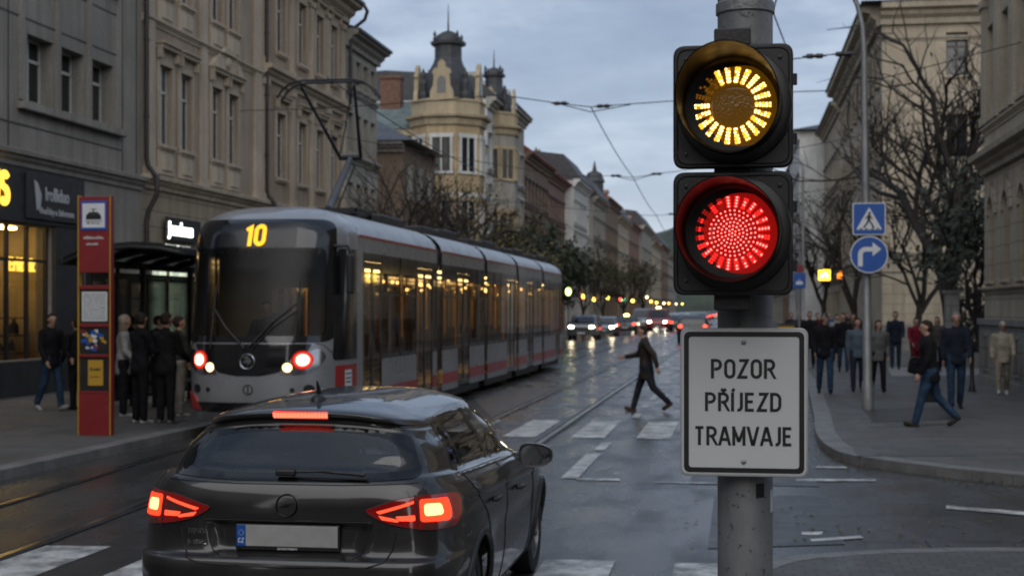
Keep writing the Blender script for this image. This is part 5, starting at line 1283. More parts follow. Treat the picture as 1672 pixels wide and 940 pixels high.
# seams and wipers
FR.line([(-1.16, 1.30), (-1.05, 1.46), (-.95, 1.49)], .006, .002).build('seam', M['tram_black'], tram, 60); FR.line([(.95, 1.49), (1.05, 1.46), (1.16, 1.30)], .006, .002).build('seam', M['tram_black'], tram, 60)
for pts in ([(.02, 1.42), (.34, 1.78), (.70, 2.10)], [(-.05, 1.42), (-.34, 1.70), (-.58, 2.02)]):
    w_o = FR.line(pts, .016, .035).build('wiper', M['black_plastic'], tram, 60); a, b = pts[-1], pts[1]
    FR.line([(a[0]-.02, a[1] - .62), (a[0] + .02, a[1] + .34)], .012, .03).build('blade', M['black_plastic'], w_o, 60)
FR.line([(.06, 1.40), (.36, 1.72), (.72, 2.0)], .012, .03).build('wiper_link', M['black_plastic'], tram, 60)
# cab side windows, mirror pods, red square with white notice
for s, P in ((1, SR), (-1, SL)):
    P.patch(cabw if s > 0 else cabw, .006, .08, skirt=.02).build('cab_window', M['tram_black'], tram, 60, fix=False)
m = MB(); m.obox((1.34, .92, 2.55), (.10, .20, .62)); mo = m.build('mirror_pod', M['black_plastic'], tram, bevel=.03); MB().tube([(1.10, .80, 2.98), (1.30, .90, 2.98), (1.36, .92, 2.86)], .025, 8).build('arm', M['black_plastic'], mo, 60)
nb = SR.patch([(.70, .72), (1.60, .72), (1.60, 1.14), (.70, 1.14)], .006, .08, skirt=.01).build('notice_panel', M['tram_red'], tram, 60, fix=False); SR.patch([(1.0, .79), (1.30, .79), (1.30, 1.06), (1.0, 1.06)], .012, .06).build('notice', M['sign_white'], nb, 60, fix=False)
mm = MB()
for zq in (.86, .92, .99): SR.patch([(1.04, zq), (1.26, zq), (1.26, zq + .022), (1.04, zq + .022)], .014, .06, mb=mm)
mm.build('notice_lines', M['sign_black'], nb, fix=False)
# driver's desk, seat and bulkhead seen through the windscreen
m = MB(); m.box(-.95, .95, .55, .95, .45, 1.48); m.build('driver_desk', M['black_plastic'], tram, bevel=.05)
m = MB(); m.box(-.28, .28, 1.55, 1.66, .9, 1.95); m.box(-.28, .28, 1.45, 1.55, .9, 1.0); m.build('driver_seat', M['seat'], tram, bevel=.03)
person(-7.27 - .1, 20.45 + 1.22, .38, 178, 'tram driver in dark uniform behind the windscreen of the tram', 1.72, coat=(.015,.017,.025), trousers=(.015,.015,.018), arms=(40, 35), elbow=(45, 50))
m = MB(); m.box(-1.18, -.25, 1.95, 1.99, .4, 2.9); m.box(.35, 1.18, 1.95, 1.99, .4, 2.9); m.box(-.25, .35, 1.95, 1.99, 2.35, 2.9); m.build('bulkhead', M['interior'], tram)
# ---- saloon modules: (start, end, [(y0, y1, kind)])
mods = [(NL, 7.75, [(2.0, 3.25, 'door'), (3.25, 5.9, 'win'), (5.9, 7.35, 'door'), (7.35, 7.75, 'win')]),
        (8.25, 13.2, [(8.25, 9.9, 'win'), (9.9, 11.3, 'door'), (11.3, 13.2, 'win')]),
        (13.6, 18.2, [(13.6, 16.6, 'win'), (16.6, 17.9, 'door'), (17.9, 18.2, 'win')]),
        (18.6, 23.4, [(18.6, 20.2, 'win'), (20.2, 21.5, 'door'), (21.5, 23.4, 'win')]),
        (23.8, 28.4, [(23.8, 26.6, 'win'), (26.6, 27.8, 'door'), (27.8, 28.4, 'win')])]
roofp = [(1.25, 2.96), (1.25, 3.16), (1.205, 3.3), (1.11, 3.42), (.98, 3.51), (.83, 3.57), (.6, 3.62), (.3, 3.65)]
def strip(mb, prof, ya, yb, both=True):
    P = prof + [(-x, z) for x, z in reversed(prof)] if both else prof
    n = len(P); mb.add([(x, ya, z) for x, z in P] + [(x, yb, z) for x, z in P], [(i, i+1, n+i+1, n+i) for i in range(n - 1)])
for mi_, (ya, yb, segs) in enumerate(mods):
    yi = ya + (.25 if mi_ == 0 else 0)
    for s in (-1, 1):
        body = MB(); body.quad((s*1.25, ya, 2.93), (s*1.25, yb, 2.93), (s*1.25, yb, 3.165), (s*1.25, ya, 3.165))
        bo = body.build('upper_panel', M['tram_silver'], tram, fix=False)
        st = MB(); st.box(min(s*1.248, s*1.258), max(s*1.248, s*1.258), ya + .02, yb - .02, 3.165, 3.205); st.build('red_line', M['tram_red'], bo)
        for (a, b, k) in segs:
            if k == 'win':
                body = MB(); body.quad((s*1.25, a, .32), (s*1.25, b, .32), (s*1.25, b, 1.16), (s*1.25, a, 1.16)); bo = body.build('lower_panel', M['tram_silver'], tram, fix=False)
                st = MB(); st.box(min(s*1.25, s*1.256), max(s*1.25, s*1.256), a, b, .46, .68); st.build('red_stripe', M['tram_red'], bo)
        if mi_ == 0: body = MB(); body.quad((s*1.25, ya, .32), (s*1.25, 2.0, .32), (s*1.25, 2.0, 2.93), (s*1.25, ya, 2.93)); body.build('cab_panel', M['tram_silver'], tram, fix=False)
    rf = MB(); strip(rf, roofp[1:], ya, yb); ro = rf.build('roof', M['tram_roof'], tram, 50, fix=False)
    eq = MB(); r_ = random.Random(mi_)
    y = ya + (1.2 if mi_ else 1.6)
    if mi_ != 0:
        for k in range(2): eq.box(-.72, .72, ya + .5 + k * 2.1, ya + 2.2 + k * 2.1, 3.6, 3.76 + .05 * k)
    else: eq.box(-.7, .7, 5.4, 7.2, 3.6, 3.78)
    eq.build('roof_box', M['dark_metal'], ro, bevel=.03)
    for (a, b, k) in segs:
        for s in (-1, 1):
            if k == 'win':
                g = MB(); g.quad((s*1.246, a, 1.16), (s*1.246, b, 1.16), (s*1.246, b, 2.93), (s*1.246, a, 2.93)); w_o = g.build('window', M['glass_tram'], tram, fix=False)
                fr = MB(); nn = max(1, round((b - a) / 1.15)); x0, x1 = sorted((s*1.235, s*1.253))
                for q in range(nn + 1):
                    y = a + (b - a) * q / nn; fr.box(x0, x1, max(a, y - .045), min(b, y + .045), 1.16, 2.93)
                fr.box(x0, x1, a + .046, b - .046, 2.62, 2.925); fr.box(x0, x1, a + .046, b - .046, 1.163, 1.23)
                if b - a > 1: fr.box(x0, x1, a + .046, b - .046, 2.24, 2.28)
                fr.build('frame', M['tram_black'], w_o)
            else:
                d = MB(); x0, x1 = sorted((s*1.225, s*1.249)); mid = (a + b) / 2
                for (p, q) in ((a, mid), (mid, b)): d.box(x0, x1, p + .005, p + .065, .36, 2.78); d.box(x0, x1, q - .065, q - .005, .36, 2.78); d.box(x0, x1, p + .065, q - .065, .36, .46); d.box(x0, x1, p + .065, q - .065, 2.70, 2.78)
                d.box(x0, x1, a, b, 2.785, 2.93); do = d.build('door', M['tram_black'], tram)
                MB().quad((s*1.236, a + .06, .42), (s*1.236, b - .06, .42), (s*1.236, b - .06, 2.72), (s*1.236, a + .06, 2.72)).build('pane', glass_mat('door_glass', (.72,.68,.6), .02) if 'door_glass' not in M else M['door_glass'], do, fix=False)
    # inside
    fl = MB(); fl.box(-1.2, 1.2, yi, yb, .33, .40); fl.box(-1.2, 1.2, yi, yb, 2.86, 2.9); io = fl.build('interior', M['interior'], tram)
    for s in (-1, 1): la = MB(); la.box(s*.62 - .06, s*.62 + .06, yi + .2, yb - .2, 2.82, 2.855); la.build('ceiling_lamp', M['tram_lamp'], io)
    q = yi + .35
    while q < yb - .2:
        for s in (-1, 1):
            if r_.random() < .7: MB().sphere((s*r_.uniform(.75, 1.05), q, r_.choice((2.60, 2.66, 2.5))), r_.uniform(.022, .04), 8, 6).build('glint_bulb', M['tram_glint'], io, 60)  # added bulbs stand in for warm glints on the window glass
        q += r_.uniform(.7, 1.15)
    for (a, b, k) in segs:
        if k == 'win':
            y = a + .35
            while y < b - .3:
                for s in (-1, 1): se = MB(); se.box(s*.75 - .38, s*.75 + .38, y, y + .42, .75, .84); se.box(s*.75 - .38, s*.75 + .38, y + .40, y + .47, .85, 1.48); se.build('seat', M['seat'], io)
                y += .85
    for (a, b, k) in segs:
        if k == 'door':
            for (px, py) in ((.95, a + .1), (.95, b - .1), (.2, (a+b)/2), (-.95, a + .1)): MB().tube([(px, py, .4), (px, py, 2.86)], .022, 8).build('grab_pole', M['pole_yellow'], io, 60)
    sk = MB(); sk.box(-1.15, 1.15, ya + .2, yb - .2, .14, .31)
    wheels = []
    for yw in ((ya + 1.1, ya + 2.9) if mi_ in (0, 2, 4) else ()): 
        for s in (-1, 1): wheels.append(MB().lathe([(.3, -.06), (.33, -.05), (.33, .05), (.3, .06)], 20, Matrix.Translation((s*.72, yw, .335)) @ Matrix.Rotation(R(90), 4, 'Y')))
    so_ = sk.build('underframe', M['dark_metal'], tram)
    [q.build('wheel', M['dark_metal'], so_, 40) for q in wheels]
    if mi_ < len(mods) - 1:
        yn = mods[mi_ + 1][0]; be = MB(); N_ = 9
        for q in range(N_):
            a, b = yb + (yn - yb) * q / N_, yb + (yn - yb) * (q + 1) / N_; k = .955 if q % 2 else .985
            P = [(1.25*k, .34), (1.25*k, 3.14), (1.1*k, 3.40), (.8*k, 3.55), (.3, 3.62)]; strip(be, P, a, b)
        be.build('bellows', M['bellows'], tram, fix=False)
        li = MB(); li.box(-.6, .6, yb, yn, .33, .42); li.build('gangway', M['interior'], tram)
m = MB(); m.prism([(-1.25, .32), (1.25, .32), (1.25, 3.16), (1.11, 3.42), (.83, 3.57), (.3, 3.65), (-.3, 3.65), (-.83, 3.57), (-1.11, 3.42), (-1.25, 3.16)], 28.4, 28.45, 'y'); m.build('rear_wall', M['tram_silver'], tram)
# pantograph
pg = MB(); pg.box(-.6, .6, 4.0, 4.06, 3.72, 3.8); pg.box(-.6, .6, 5.0, 5.06, 3.72, 3.8); pg.box(-.62, -.56, 4.0, 5.06, 3.72, 3.8); pg.box(.56, .62, 4.0, 5.06, 3.72, 3.8)
for x in (-.55, .55):
    for y in (4.03, 5.03): pg.lathe([(.06, 3.6), (.09, 3.64), (.05, 3.67), (.08, 3.7), (.05, 3.73)], 10, Matrix.Translation((x, y, 0)))
po = pg.build('pantograph', M['dark_metal'], tram)
MB().tube([(0, 4.3, 3.8), (0, 5.75, 4.86)], [.075, .055], 10).build('lower_arm', M['zinc'], po, 60); MB().tube([(.08, 4.6, 3.84), (.1, 5.7, 4.72)], .018, 6).build('control_rod', M['dark_metal'], po, 60)
m = MB(); m.tube([(-.22, 5.75, 4.88), (.22, 5.75, 4.88)], .05, 8); m.tube([(-.2, 5.75, 4.88), (-.52, 4.3, 6.02)], [.035, .025], 8); m.tube([(.2, 5.75, 4.88), (.47, 4.3, 6.02)], [.035, .025], 8); m.tube([(-.16, 5.65, 4.96), (.42, 4.35, 5.98)], .012, 6); m.build('upper_arm', M['dark_metal'], po, 60)
m = MB()
for dy in (-.14, .14): m.tube([(-.92, 4.3 + dy, 5.80), (-.82, 4.3 + dy, 5.95), (-.66, 4.3 + dy, 6.06), (-.45, 4.3 + dy, 6.10), (.45, 4.3 + dy, 6.10), (.66, 4.3 + dy, 6.06), (.82, 4.3 + dy, 5.95), (.92, 4.3 + dy, 5.80)], .022, 8)
for x in (-.5, .5): m.tube([(x, 4.14, 6.06), (x, 4.46, 6.06)], .025, 6)
m.build('collector_head', M['dark_metal'], po, 60)
bpy.data.meshes.remove(nose_full)
# ------------------------------------------------------------------ dark hatchback in the foreground (local: rear bumper at y=0, nose toward +y)
def car_paint(name, col, met=.55):
    m, nt, out = _nt(name)
    v = coord(nt); fl = noise(nt, v, 900, 1); dirt = noise(nt, v, 3.5, 6, .65); sx = N(nt, 'ShaderNodeSeparateXYZ'); nt.links.new(v, sx.inputs[0])
    low = math_n(nt, 'MULTIPLY', ramp(nt, sx.outputs[2], [(.25, 1), (.75, .25)]), ramp(nt, dirt, [(.4, 0), (.7, .55)]))
    c = mixc(nt, low, ramp(nt, fl, [(.3, tuple(q * .8 for q in col)), (.7, tuple(q * 1.3 for q in col))]), (.055,.052,.047))
    bsdf(nt, out, **{'Base Color': c, 'Metallic': met, 'Roughness': math_n(nt, 'ADD', .34, math_n(nt, 'MULTIPLY', low, .5)), 'Coat Weight': .9, 'Coat Roughness': .05})
    return m
M['paint_grey'] = car_paint('graphite_paint', (.020,.0178,.0172), .45)
M['tail_red'] = mat('tail_lens_red', (.07,.003,.003), .12, 0, .05, 4, coat=1)
M['tail_lit'] = mat('tail_lens_lit', (.12,.003,.003), .12, 0, .05, 4, coat=1)
q_ = [n for n in M['tail_lit'].node_tree.nodes if n.type == 'BSDF_PRINCIPLED'][0]; q_.inputs['Emission Color'].default_value = (1,.012,.008,1); q_.inputs['Emission Strength'].default_value = .05
M['tail_clear'] = mat('tail_lens_smoke', (.10,.022,.018), .15, 0, .15, 30, coat=1)
M['frit'] = mat('glass_frit', (.006,.006,.007), .08, 0, .05, 3)
M['seat_grey'] = mat('car_seat', (.13,.133,.138), .8, 0, .2, 6)
M['tail_glow'] = emat('tail_glow', (1,.035,.012), 2.2); M['tail_hot'] = emat('tail_hot', (1,.36,.14), 2.8); M['tail_mid'] = emat('tail_mid', (1,.055,.022), 2.0)
def make_car(label, rings, W_n, paint, loc, rot=0):
    pass
car = thing('parked_car' if False else 'car', 'dark graphite hatchback with lit brake lights waiting in the foreground', 'car', (-2.40, 7.34, 0))
#  z,   y_rear, y_front, halfwidth, exponent, tilt
RG = [(.20, .20, 4.00, .78, 4.5, 0), (.26, .07, 4.18, .845, 5, 0), (.38, .005, 4.26, .875, 5.2, 0), (.50, -.03, 4.28, .892, 5.2, 0), (.60, -.04, 4.28, .902, 5.0, 0), (.655, -.03, 4.27, .902, 5.0, -.005), (.685, .02, 4.26, .902, 5.0, -.008),
      (.76, .035, 4.22, .905, 4.8, -.012), (.86, .038, 4.16, .902, 4.6, -.018), (.955, .042, 4.02, .888, 4.4, -.028), (1.03, .058, 3.75, .862, 4.2, -.036), (1.075, .085, 3.3, .825, 4.2, -.04), (1.12, .15, 3.08, .79, 4.4, -.038), (1.20, .215, 2.92, .752, 4.8, -.03),
      (1.29, .285, 2.72, .708, 5.0, -.018), (1.365, .335, 2.52, .660, 5.0, -.008), (1.392, .325, 2.46, .640, 4.8, -.004), (1.402, .285, 2.44, .632, 4.6, 0), (1.425, .275, 2.42, .612, 4.4, 0), (1.442, .305, 2.36, .575, 4.2, 0), (1.462, .45, 2.25, .50, 3.8, 0), (1.482, .70, 2.1, .39, 3.4, 0), (1.494, 1.0, 1.9, .25, 3.2, 0), (1.499, 1.3, 1.65, .13, 2.6, 0), (1.5, 1.42, 1.52, .03, 2.2, 0)]
RG = np.array(RG, float); K = len(RG)
sub = 6; kk = np.arange(0, (K - 1) * sub + 1) / sub
def catmull(col):
    a = RG[:, col]; i = np.clip(kk.astype(int), 0, K - 2); t = kk - i
    # monotone cubic
    d = np.diff(a); m_ = np.zeros(K); m_[0] = d[0]; m_[-1] = d[-1]
    for q in range(1, K - 1): m_[q] = 0 if d[q-1] * d[q] <= 0 else 2 * d[q-1] * d[q] / (d[q-1] + d[q])
    p0, p1, m0, m1 = a[i], a[i+1], m_[i], m_[i+1]
    return (2*t**3-3*t**2+1)*p0 + (t**3-2*t**2+t)*m0 + (-2*t**3+3*t**2)*p1 + (t**3-t**2)*m1
Zc, YR, YF, HW, EX, TI = [catmull(c) for c in range(6)]
# even spacing around the outline
NT = 110
def outline(k):
    yc = (YR[k] + YF[k]) / 2; L = (YF[k] - YR[k]) / 2
    q = np.linspace(0, PI, 900); n = np.where(q < PI/2, EX[k] * (1.75 if Zc[k] < 1.38 else 1.3), EX[k]); wd = HW[k] * (1.035 if Zc[k] < 1.1 else 1.0)
    x = np.abs(np.sin(q)) ** (2/n) * wd; y = yc - np.sign(np.cos(q)) * np.abs(np.cos(q)) ** (2/n) * L
    s = np.concatenate([[0], np.cumsum(np.hypot(np.diff(x), np.diff(y)))])
    # weights: same fractions on every ring so rows line up
    f = np.concatenate([np.linspace(0, .22, 46), np.linspace(.22, 1, NT - 45)[1:]]) * s[-1]
    return np.interp(f, s, x), np.interp(f, s, y)
cb = MB(); rows = []
def sstep(a, b, x): t = min(1, max(0, (x - a) / (b - a))); return t * t * (3 - 2 * t)
for k in range(len(kk)):
    X, Y = outline(k); r = []
    for x, y in zip(X, Y):
        z = Zc[k] + TI[k] * max(0, y - .3)
        if .6 < Zc[k] < 1.05: z -= .20 * sstep(2.9, 4.2, y) * sstep(.6, 1.0, Zc[k])
        if y < .5: # number-plate recess and soft tailgate crease
            rec = sstep(.47, .40, abs(x) + (.80 - Zc[k]) * .25) * sstep(.675, .70, Zc[k]) * sstep(.855, .835, Zc[k]); y += .035 * rec
            y -= .003 * sstep(.87, .90, Zc[k]) * sstep(1.0, .93, Zc[k]) * sstep(.5, .3, x)
        z -= .055 * (abs(x) / .62) ** 2.4 * sstep(1.20, 1.40, Zc[k])
        if .35 < Zc[k] < 1.02 and x > .7: # waist crease and hollow along the flank
            x += .014 * sstep(.93, .95, Zc[k] + .03 * (y - 1)) * sstep(1.02, .96, Zc[k]) * sstep(.3, .8, y) - .012 * math.exp(-((Zc[k] - .62) / .10) ** 2) * sstep(.9, 1.4, y) * sstep(3.1, 2.7, y)
            for yw in (.78, 3.42): x += .016 * math.exp(-(((y - yw) / .36) ** 2 + ((Zc[k] - .45) / .32) ** 2))
        r.append((x, y, z))
    rows.append(r)
nr = NT
for r in rows:
    for p in r: cb.v.append(p)
for r in rows:
    for p in r: cb.v.append((-p[0], p[1], p[2]))
off = len(rows) * nr
for k in range(len(rows) - 1):
    for j in range(nr - 1):
        a, b, c, d = k*nr+j, k*nr+j+1, (k+1)*nr+j+1, (k+1)*nr+j
        cb.f.append([a, b, c, d]); cb.f.append([off+b, off+a, off+d, off+c]); cb.m += [0, 0]
top = [(len(rows)-1)*nr + j for j in range(nr)] + [off + (len(rows)-1)*nr + j for j in range(nr - 2, 0, -1)]; cb.f.append(top); cb.m.append(0)
full = cb.mesh('car_body', M['paint_grey'], 70, fix=False)
import bmesh
b_ = bmesh.new(); b_.from_mesh(full); bmesh.ops.remove_doubles(b_, verts=b_.verts[:], dist=1e-4); bmesh.ops.recalc_face_normals(b_, faces=b_.faces[:]); b_.to_mesh(full); b_.free()
cv = bvh_of(full)
BK = Proj(cv, (1,0,0), (0,1,0)); RS = Proj(cv, (0,1,0), (-1,0,0)); LS = Proj(cv, (0,1,0), (1,0,0))
a40 = R(38)
DR_ = Proj(cv, (math.cos(a40), math.sin(a40), 0), (-math.sin(a40), math.cos(a40), 0), (0, 0, 0)); DL_ = Proj(cv, (-math.cos(a40), math.sin(a40), 0), (math.sin(a40), math.cos(a40), 0), (0, 0, 0))
rw = round_poly([(-.715, 1.095), (-.35, 1.070), (.35, 1.070), (.715, 1.090), (.615, 1.298), (.40, 1.336), (0, 1.355), (-.40, 1.336), (-.615, 1.298)], [.06, .1, .1, .06, .05, .2, .3, .2, .05])
rwi = round_poly([(-.60, 1.125), (-.3, 1.105), (.3, 1.105), (.61, 1.12), (.55, 1.270), (.37, 1.308), (0, 1.327), (-.37, 1.308), (-.55, 1.270)], [.10, .1, .1, .10, .08, .2, .3, .2, .08])
win_poly = [round_poly([(.62, 1.085), (.84, 1.08), (.92, 1.35), (.80, 1.33)], [.03, .02, .02, .06]), round_poly([(.88, 1.078), (1.66, 1.045), (1.66, 1.375), (.97, 1.362)], [.03, .02, .02, .03]), round_poly([(1.74, 1.042), (2.78, .995), (2.52, 1.17), (2.24, 1.36), (1.74, 1.376)], [.02, .04, .08, .10, .02])]
dlo = round_poly([(.56, 1.07), (2.90, .97), (2.60, 1.17), (2.28, 1.385), (1.6, 1.398), (.90, 1.375), (.74, 1.33)], [.04, .04, .1, .1, .1, .05, .06])
win_cut = [shrink(p, .94, (sum(q[0] for q in p)/len(p), sum(q[1] for q in p)/len(p))) for p in win_poly]
rw_cut = shrink(rw, .95, (0, 1.22))
wsp = lambda c: c.y > 2.0 and 1.10 < c.z < 1.40 and abs(c.x) < .72 and c.y > 2.38
def arch(c, nn):
    return abs(c.x) > .55 and any((c.y - yw) ** 2 + (c.z - .33) ** 2 < .375 ** 2 for yw in (.78, 3.42))
tests = [lambda c, n: c.y < .7 and abs(n.y) > .25 and inside((c.x, c.z), rw_cut), lambda c, n: abs(c.x) > .5 and any(inside((c.y, c.z), p) for p in win_cut), lambda c, n: wsp(c) and n.y > .2, arch]
body = cut(full, tests, 'car_body', [M['paint_grey']], 70)
link('body', body, car)
rwo = BK.patch(rw, .004, .03, holes=[rwi], skirt=.02).build('rear_window', M['frit'], car, 60, fix=False)
BK.patch(rwi, .004, .04).build('pane', M['glass_car'], rwo, 60, fix=False)
mm = MB()
for q in range(6):
    z = 1.14 + q * .026; BK.line([(-.55 + q*.006, z), (.55 - q*.006, z)], .0012, .003, .08, mb=mm, n=4)
mm.build('heater_wires', M['frit'], rwo)
for s, P in ((1, RS), (-1, LS)):
    tr = P.patch(dlo, .003, .035, holes=[shrink(p, .995, (sum(q[0] for q in p)/len(p), sum(q[1] for q in p)/len(p))) for p in win_poly], skirt=.015).build('window_surround', M['frit'], car, 60, fix=False)
    for p in win_poly: P.patch(p, .002, .04).build('side_window', M['glass_side'], car, 60, fix=False)
    P.line([(.56, 1.068), (1.7, 1.022), (2.88, .968)], .008, .004).build('waist_trim', M['chrome'], car, 60)
# windscreen seen from inside
MB().quad((-.70, 2.98, 1.12), (.70, 2.98, 1.12), (.56, 2.40, 1.40), (-.56, 2.40, 1.40)).build('windscreen', M['glass_car'], car)
# high brake light under the spoiler lip
hb = BK.patch(round_poly([(-.165, 1.398), (.165, 1.398), (.165, 1.432), (-.165, 1.432)], .008), .004, .02, skirt=.01).build('high_brake_light', M['tail_red'], car, 60, fix=False)
mm = MB()
for q in range(16): x = -.148 + q * .0197; BK.patch(round_poly([(x - .0085, 1.403), (x + .0085, 1.403), (x + .0085, 1.425), (x - .0085, 1.425)], .003, 2), .0065, .02, mb=mm)
mm.build('led_row', emat('brake_led', (1,.09,.05), 3.0), hb, fix=False)
mm = MB(); BK.patch([(-.155, 1.400), (.155, 1.400), (.155, 1.429), (-.155, 1.429)], .0052, .02, mb=mm); mm.build('glow_strip', M['tail_glow'], hb, fix=False)
# tail lights: lens body wraps the corner; lit fields sit on it
lens = round_poly([(.36, .928), (.52, .990), (.68, 1.008), (.86, 1.002), (.93, .975), (.91, .875), (.85, .828), (.66, .822), (.50, .848), (.42, .878)], [.02, .05, .06, .06, .04, .05, .04, .06, .06, .04])
for P in (DR_, DL_):
    pl = lens if P is DR_ else lens
    tl = P.patch(lens, .009, .02, skirt=.03).build('tail_light', M['tail_lit'], car, 50, fix=False)
    P.line(lens, .0035, .006, .02, True).build('seal', M['black_plastic'], tl, 60)
    P.line([(.605, .812), (.60, 1.008)], .0035, .0095).build('split_line', M['sign_black'], tl, 60)
    P.patch(round_poly([(.43, .915), (.585, .965), (.585, .875), (.47, .868)], .012), .0105, .02).build('smoked_field', M['tail_clear'], tl, 60, fix=False)
    mm = MB(); P.patch(round_poly([(.415, .922), (.59, .978), (.59, .965), (.43, .910)], .004), .0115, .02, mb=mm); P.patch(round_poly([(.52, .875), (.592, .875), (.592, .904), (.50, .898)], .006), .0115, .02, mb=mm); P.patch(round_poly([(.425, .902), (.52, .880), (.51, .868), (.44, .880)], .004), .0115, .02, mb=mm); mm.build('light_guide', M['tail_mid'], tl, fix=False)
    P.patch(round_poly([(.618, .868), (.618, .985), (.80, .982), (.82, .90), (.80, .866)], .02), .0105, .02).build('brake_field', M['tail_glow'], tl, 60, fix=False)
    mm = MB(); P.patch(round_poly([(.640, .898), (.640, .962), (.745, .958), (.757, .91), (.742, .898)], .02), .012, .02, mb=mm); mm.build('brake_bulb', M['tail_hot'], tl, fix=False)
    P.patch(round_poly([(.63, .828), (.63, .855), (.84, .855), (.82, .828)], .008), .0105, .02).build('fog_field', M['tail_clear'], tl, 60, fix=False)
# tailgate seams, bumper lines, doors
mm = MB()
for s in (-1, 1):
    BK.line([(s*.735, 1.07), (s*.72, 1.02)], .004, .001, mb=mm); BK.line([(s*.60, .815), (s*.585, .72), (s*.545, .66), (s*.46, .635), (0, .625)], .0045, .001, mb=mm)
    BK.line([(s*.47, .86), (s*.42, .70), (s*.37, .672)], .0028, .001, mb=mm)
BK.line([(-.47, .862), (.47, .862)], .003, .001, mb=mm); BK.line([(-.70, 1.068), (-.3, 1.055), (.3, 1.055), (.70, 1.068)], .0035, .001, mb=mm)
for s, P in ((1, RS), (-1, LS)):
    P.line([(1.70, 1.02), (1.69, .7), (1.66, .36), (1.62, .24)], .004, .001, mb=mm); P.line([(2.80, .96), (2.86, .7), (2.84, .4), (2.80, .24)], .004, .001, mb=mm); P.line([(.62, 1.07), (.72, .95), (.95, .80), (1.10, .62), (1.16, .40), (1.18, .26)], .004, .001, mb=mm); P.line([(1.18, .26), (2.80, .24)], .004, .001, mb=mm)
mm.build('panel_seam', M['sign_black'], car, 60)
for s in (-1, 1):
    P = RS if s > 0 else LS
    for yw in (.78, 3.42): P.line([(yw + .385*math.cos(R(q)), .33 + .385*math.sin(R(q))) for q in range(-18, 199, 6)], .022, -.004, .05, n=8).build('wheel_arch', M['black_plastic'], car, 60)
for s in (-1, 1):
    for yw in (.78, 3.42):
        m = MB(); x0, x1 = sorted((s*.55, s*.56)); m.box(x0, x1, yw - .42, yw + .42, .2, .78); 
        for q in range(0, 180, 15): a0, a1 = R(q), R(q + 15); m.quad((s*.555, yw + .42*math.cos(a0), .33 + .42*math.sin(a0)), (s*.555, yw + .42*math.cos(a1), .33 + .42*math.sin(a1)), (s*.87, yw + .39*math.cos(a1), .33 + .39*math.sin(a1)), (s*.87, yw + .39*math.cos(a0), .33 + .39*math.sin(a0)))
        m.build('wheel_well', M['rubber'], car, fix=False)
for s in (-1, 1):
    for yw in (.78, 3.42):
        MT = Matrix.Translation((s*.775, yw, .325)) @ Matrix.Rotation(s * R(90), 4, 'Y')
        ty = MB().lathe([(.215, -.09), (.30, -.10), (.322, -.085), (.325, -.04), (.325, .04), (.322, .085), (.30, .10), (.22, .095)], 40, MT, cap=False); wh = ty.build('wheel', M['rubber'], car, 40)
        rm = MB(); rm.lathe([(.22, -.08), (.222, .09), (.205, .092), (.20, .06)], 40, MT, cap=False)
        for q in range(10):
            a = 2*PI*q/10; MS = MT @ Matrix.Rotation(a, 4, 'Z'); c = [MS @ Vector(v) for v in [(.03, -.018, .075), (.205, -.011, .085), (.205, .011, .085), (.03, .018, .075), (.03, -.018, .04), (.205, -.011, .05), (.205, .011, .05), (.03, .018, .04)]]
            rm.add(c, [(0,1,2,3), (4,7,6,5), (0,4,5,1), (1,5,6,2), (2,6,7,3), (3,7,4,0)])
        rm.lathe([(.05, .03), (.05, .082), (.02, .09)], 16, MT); rm.build('rim', mat('alloy', (.25,.25,.26), .35, .8, .1, 4) if 'alloy' not in M else M['alloy'], wh, 40)
        MB().lathe([(.12, -.01), (.12, .01)], 24, MT).build('brake_disc', M['dark_metal'], wh, 40)
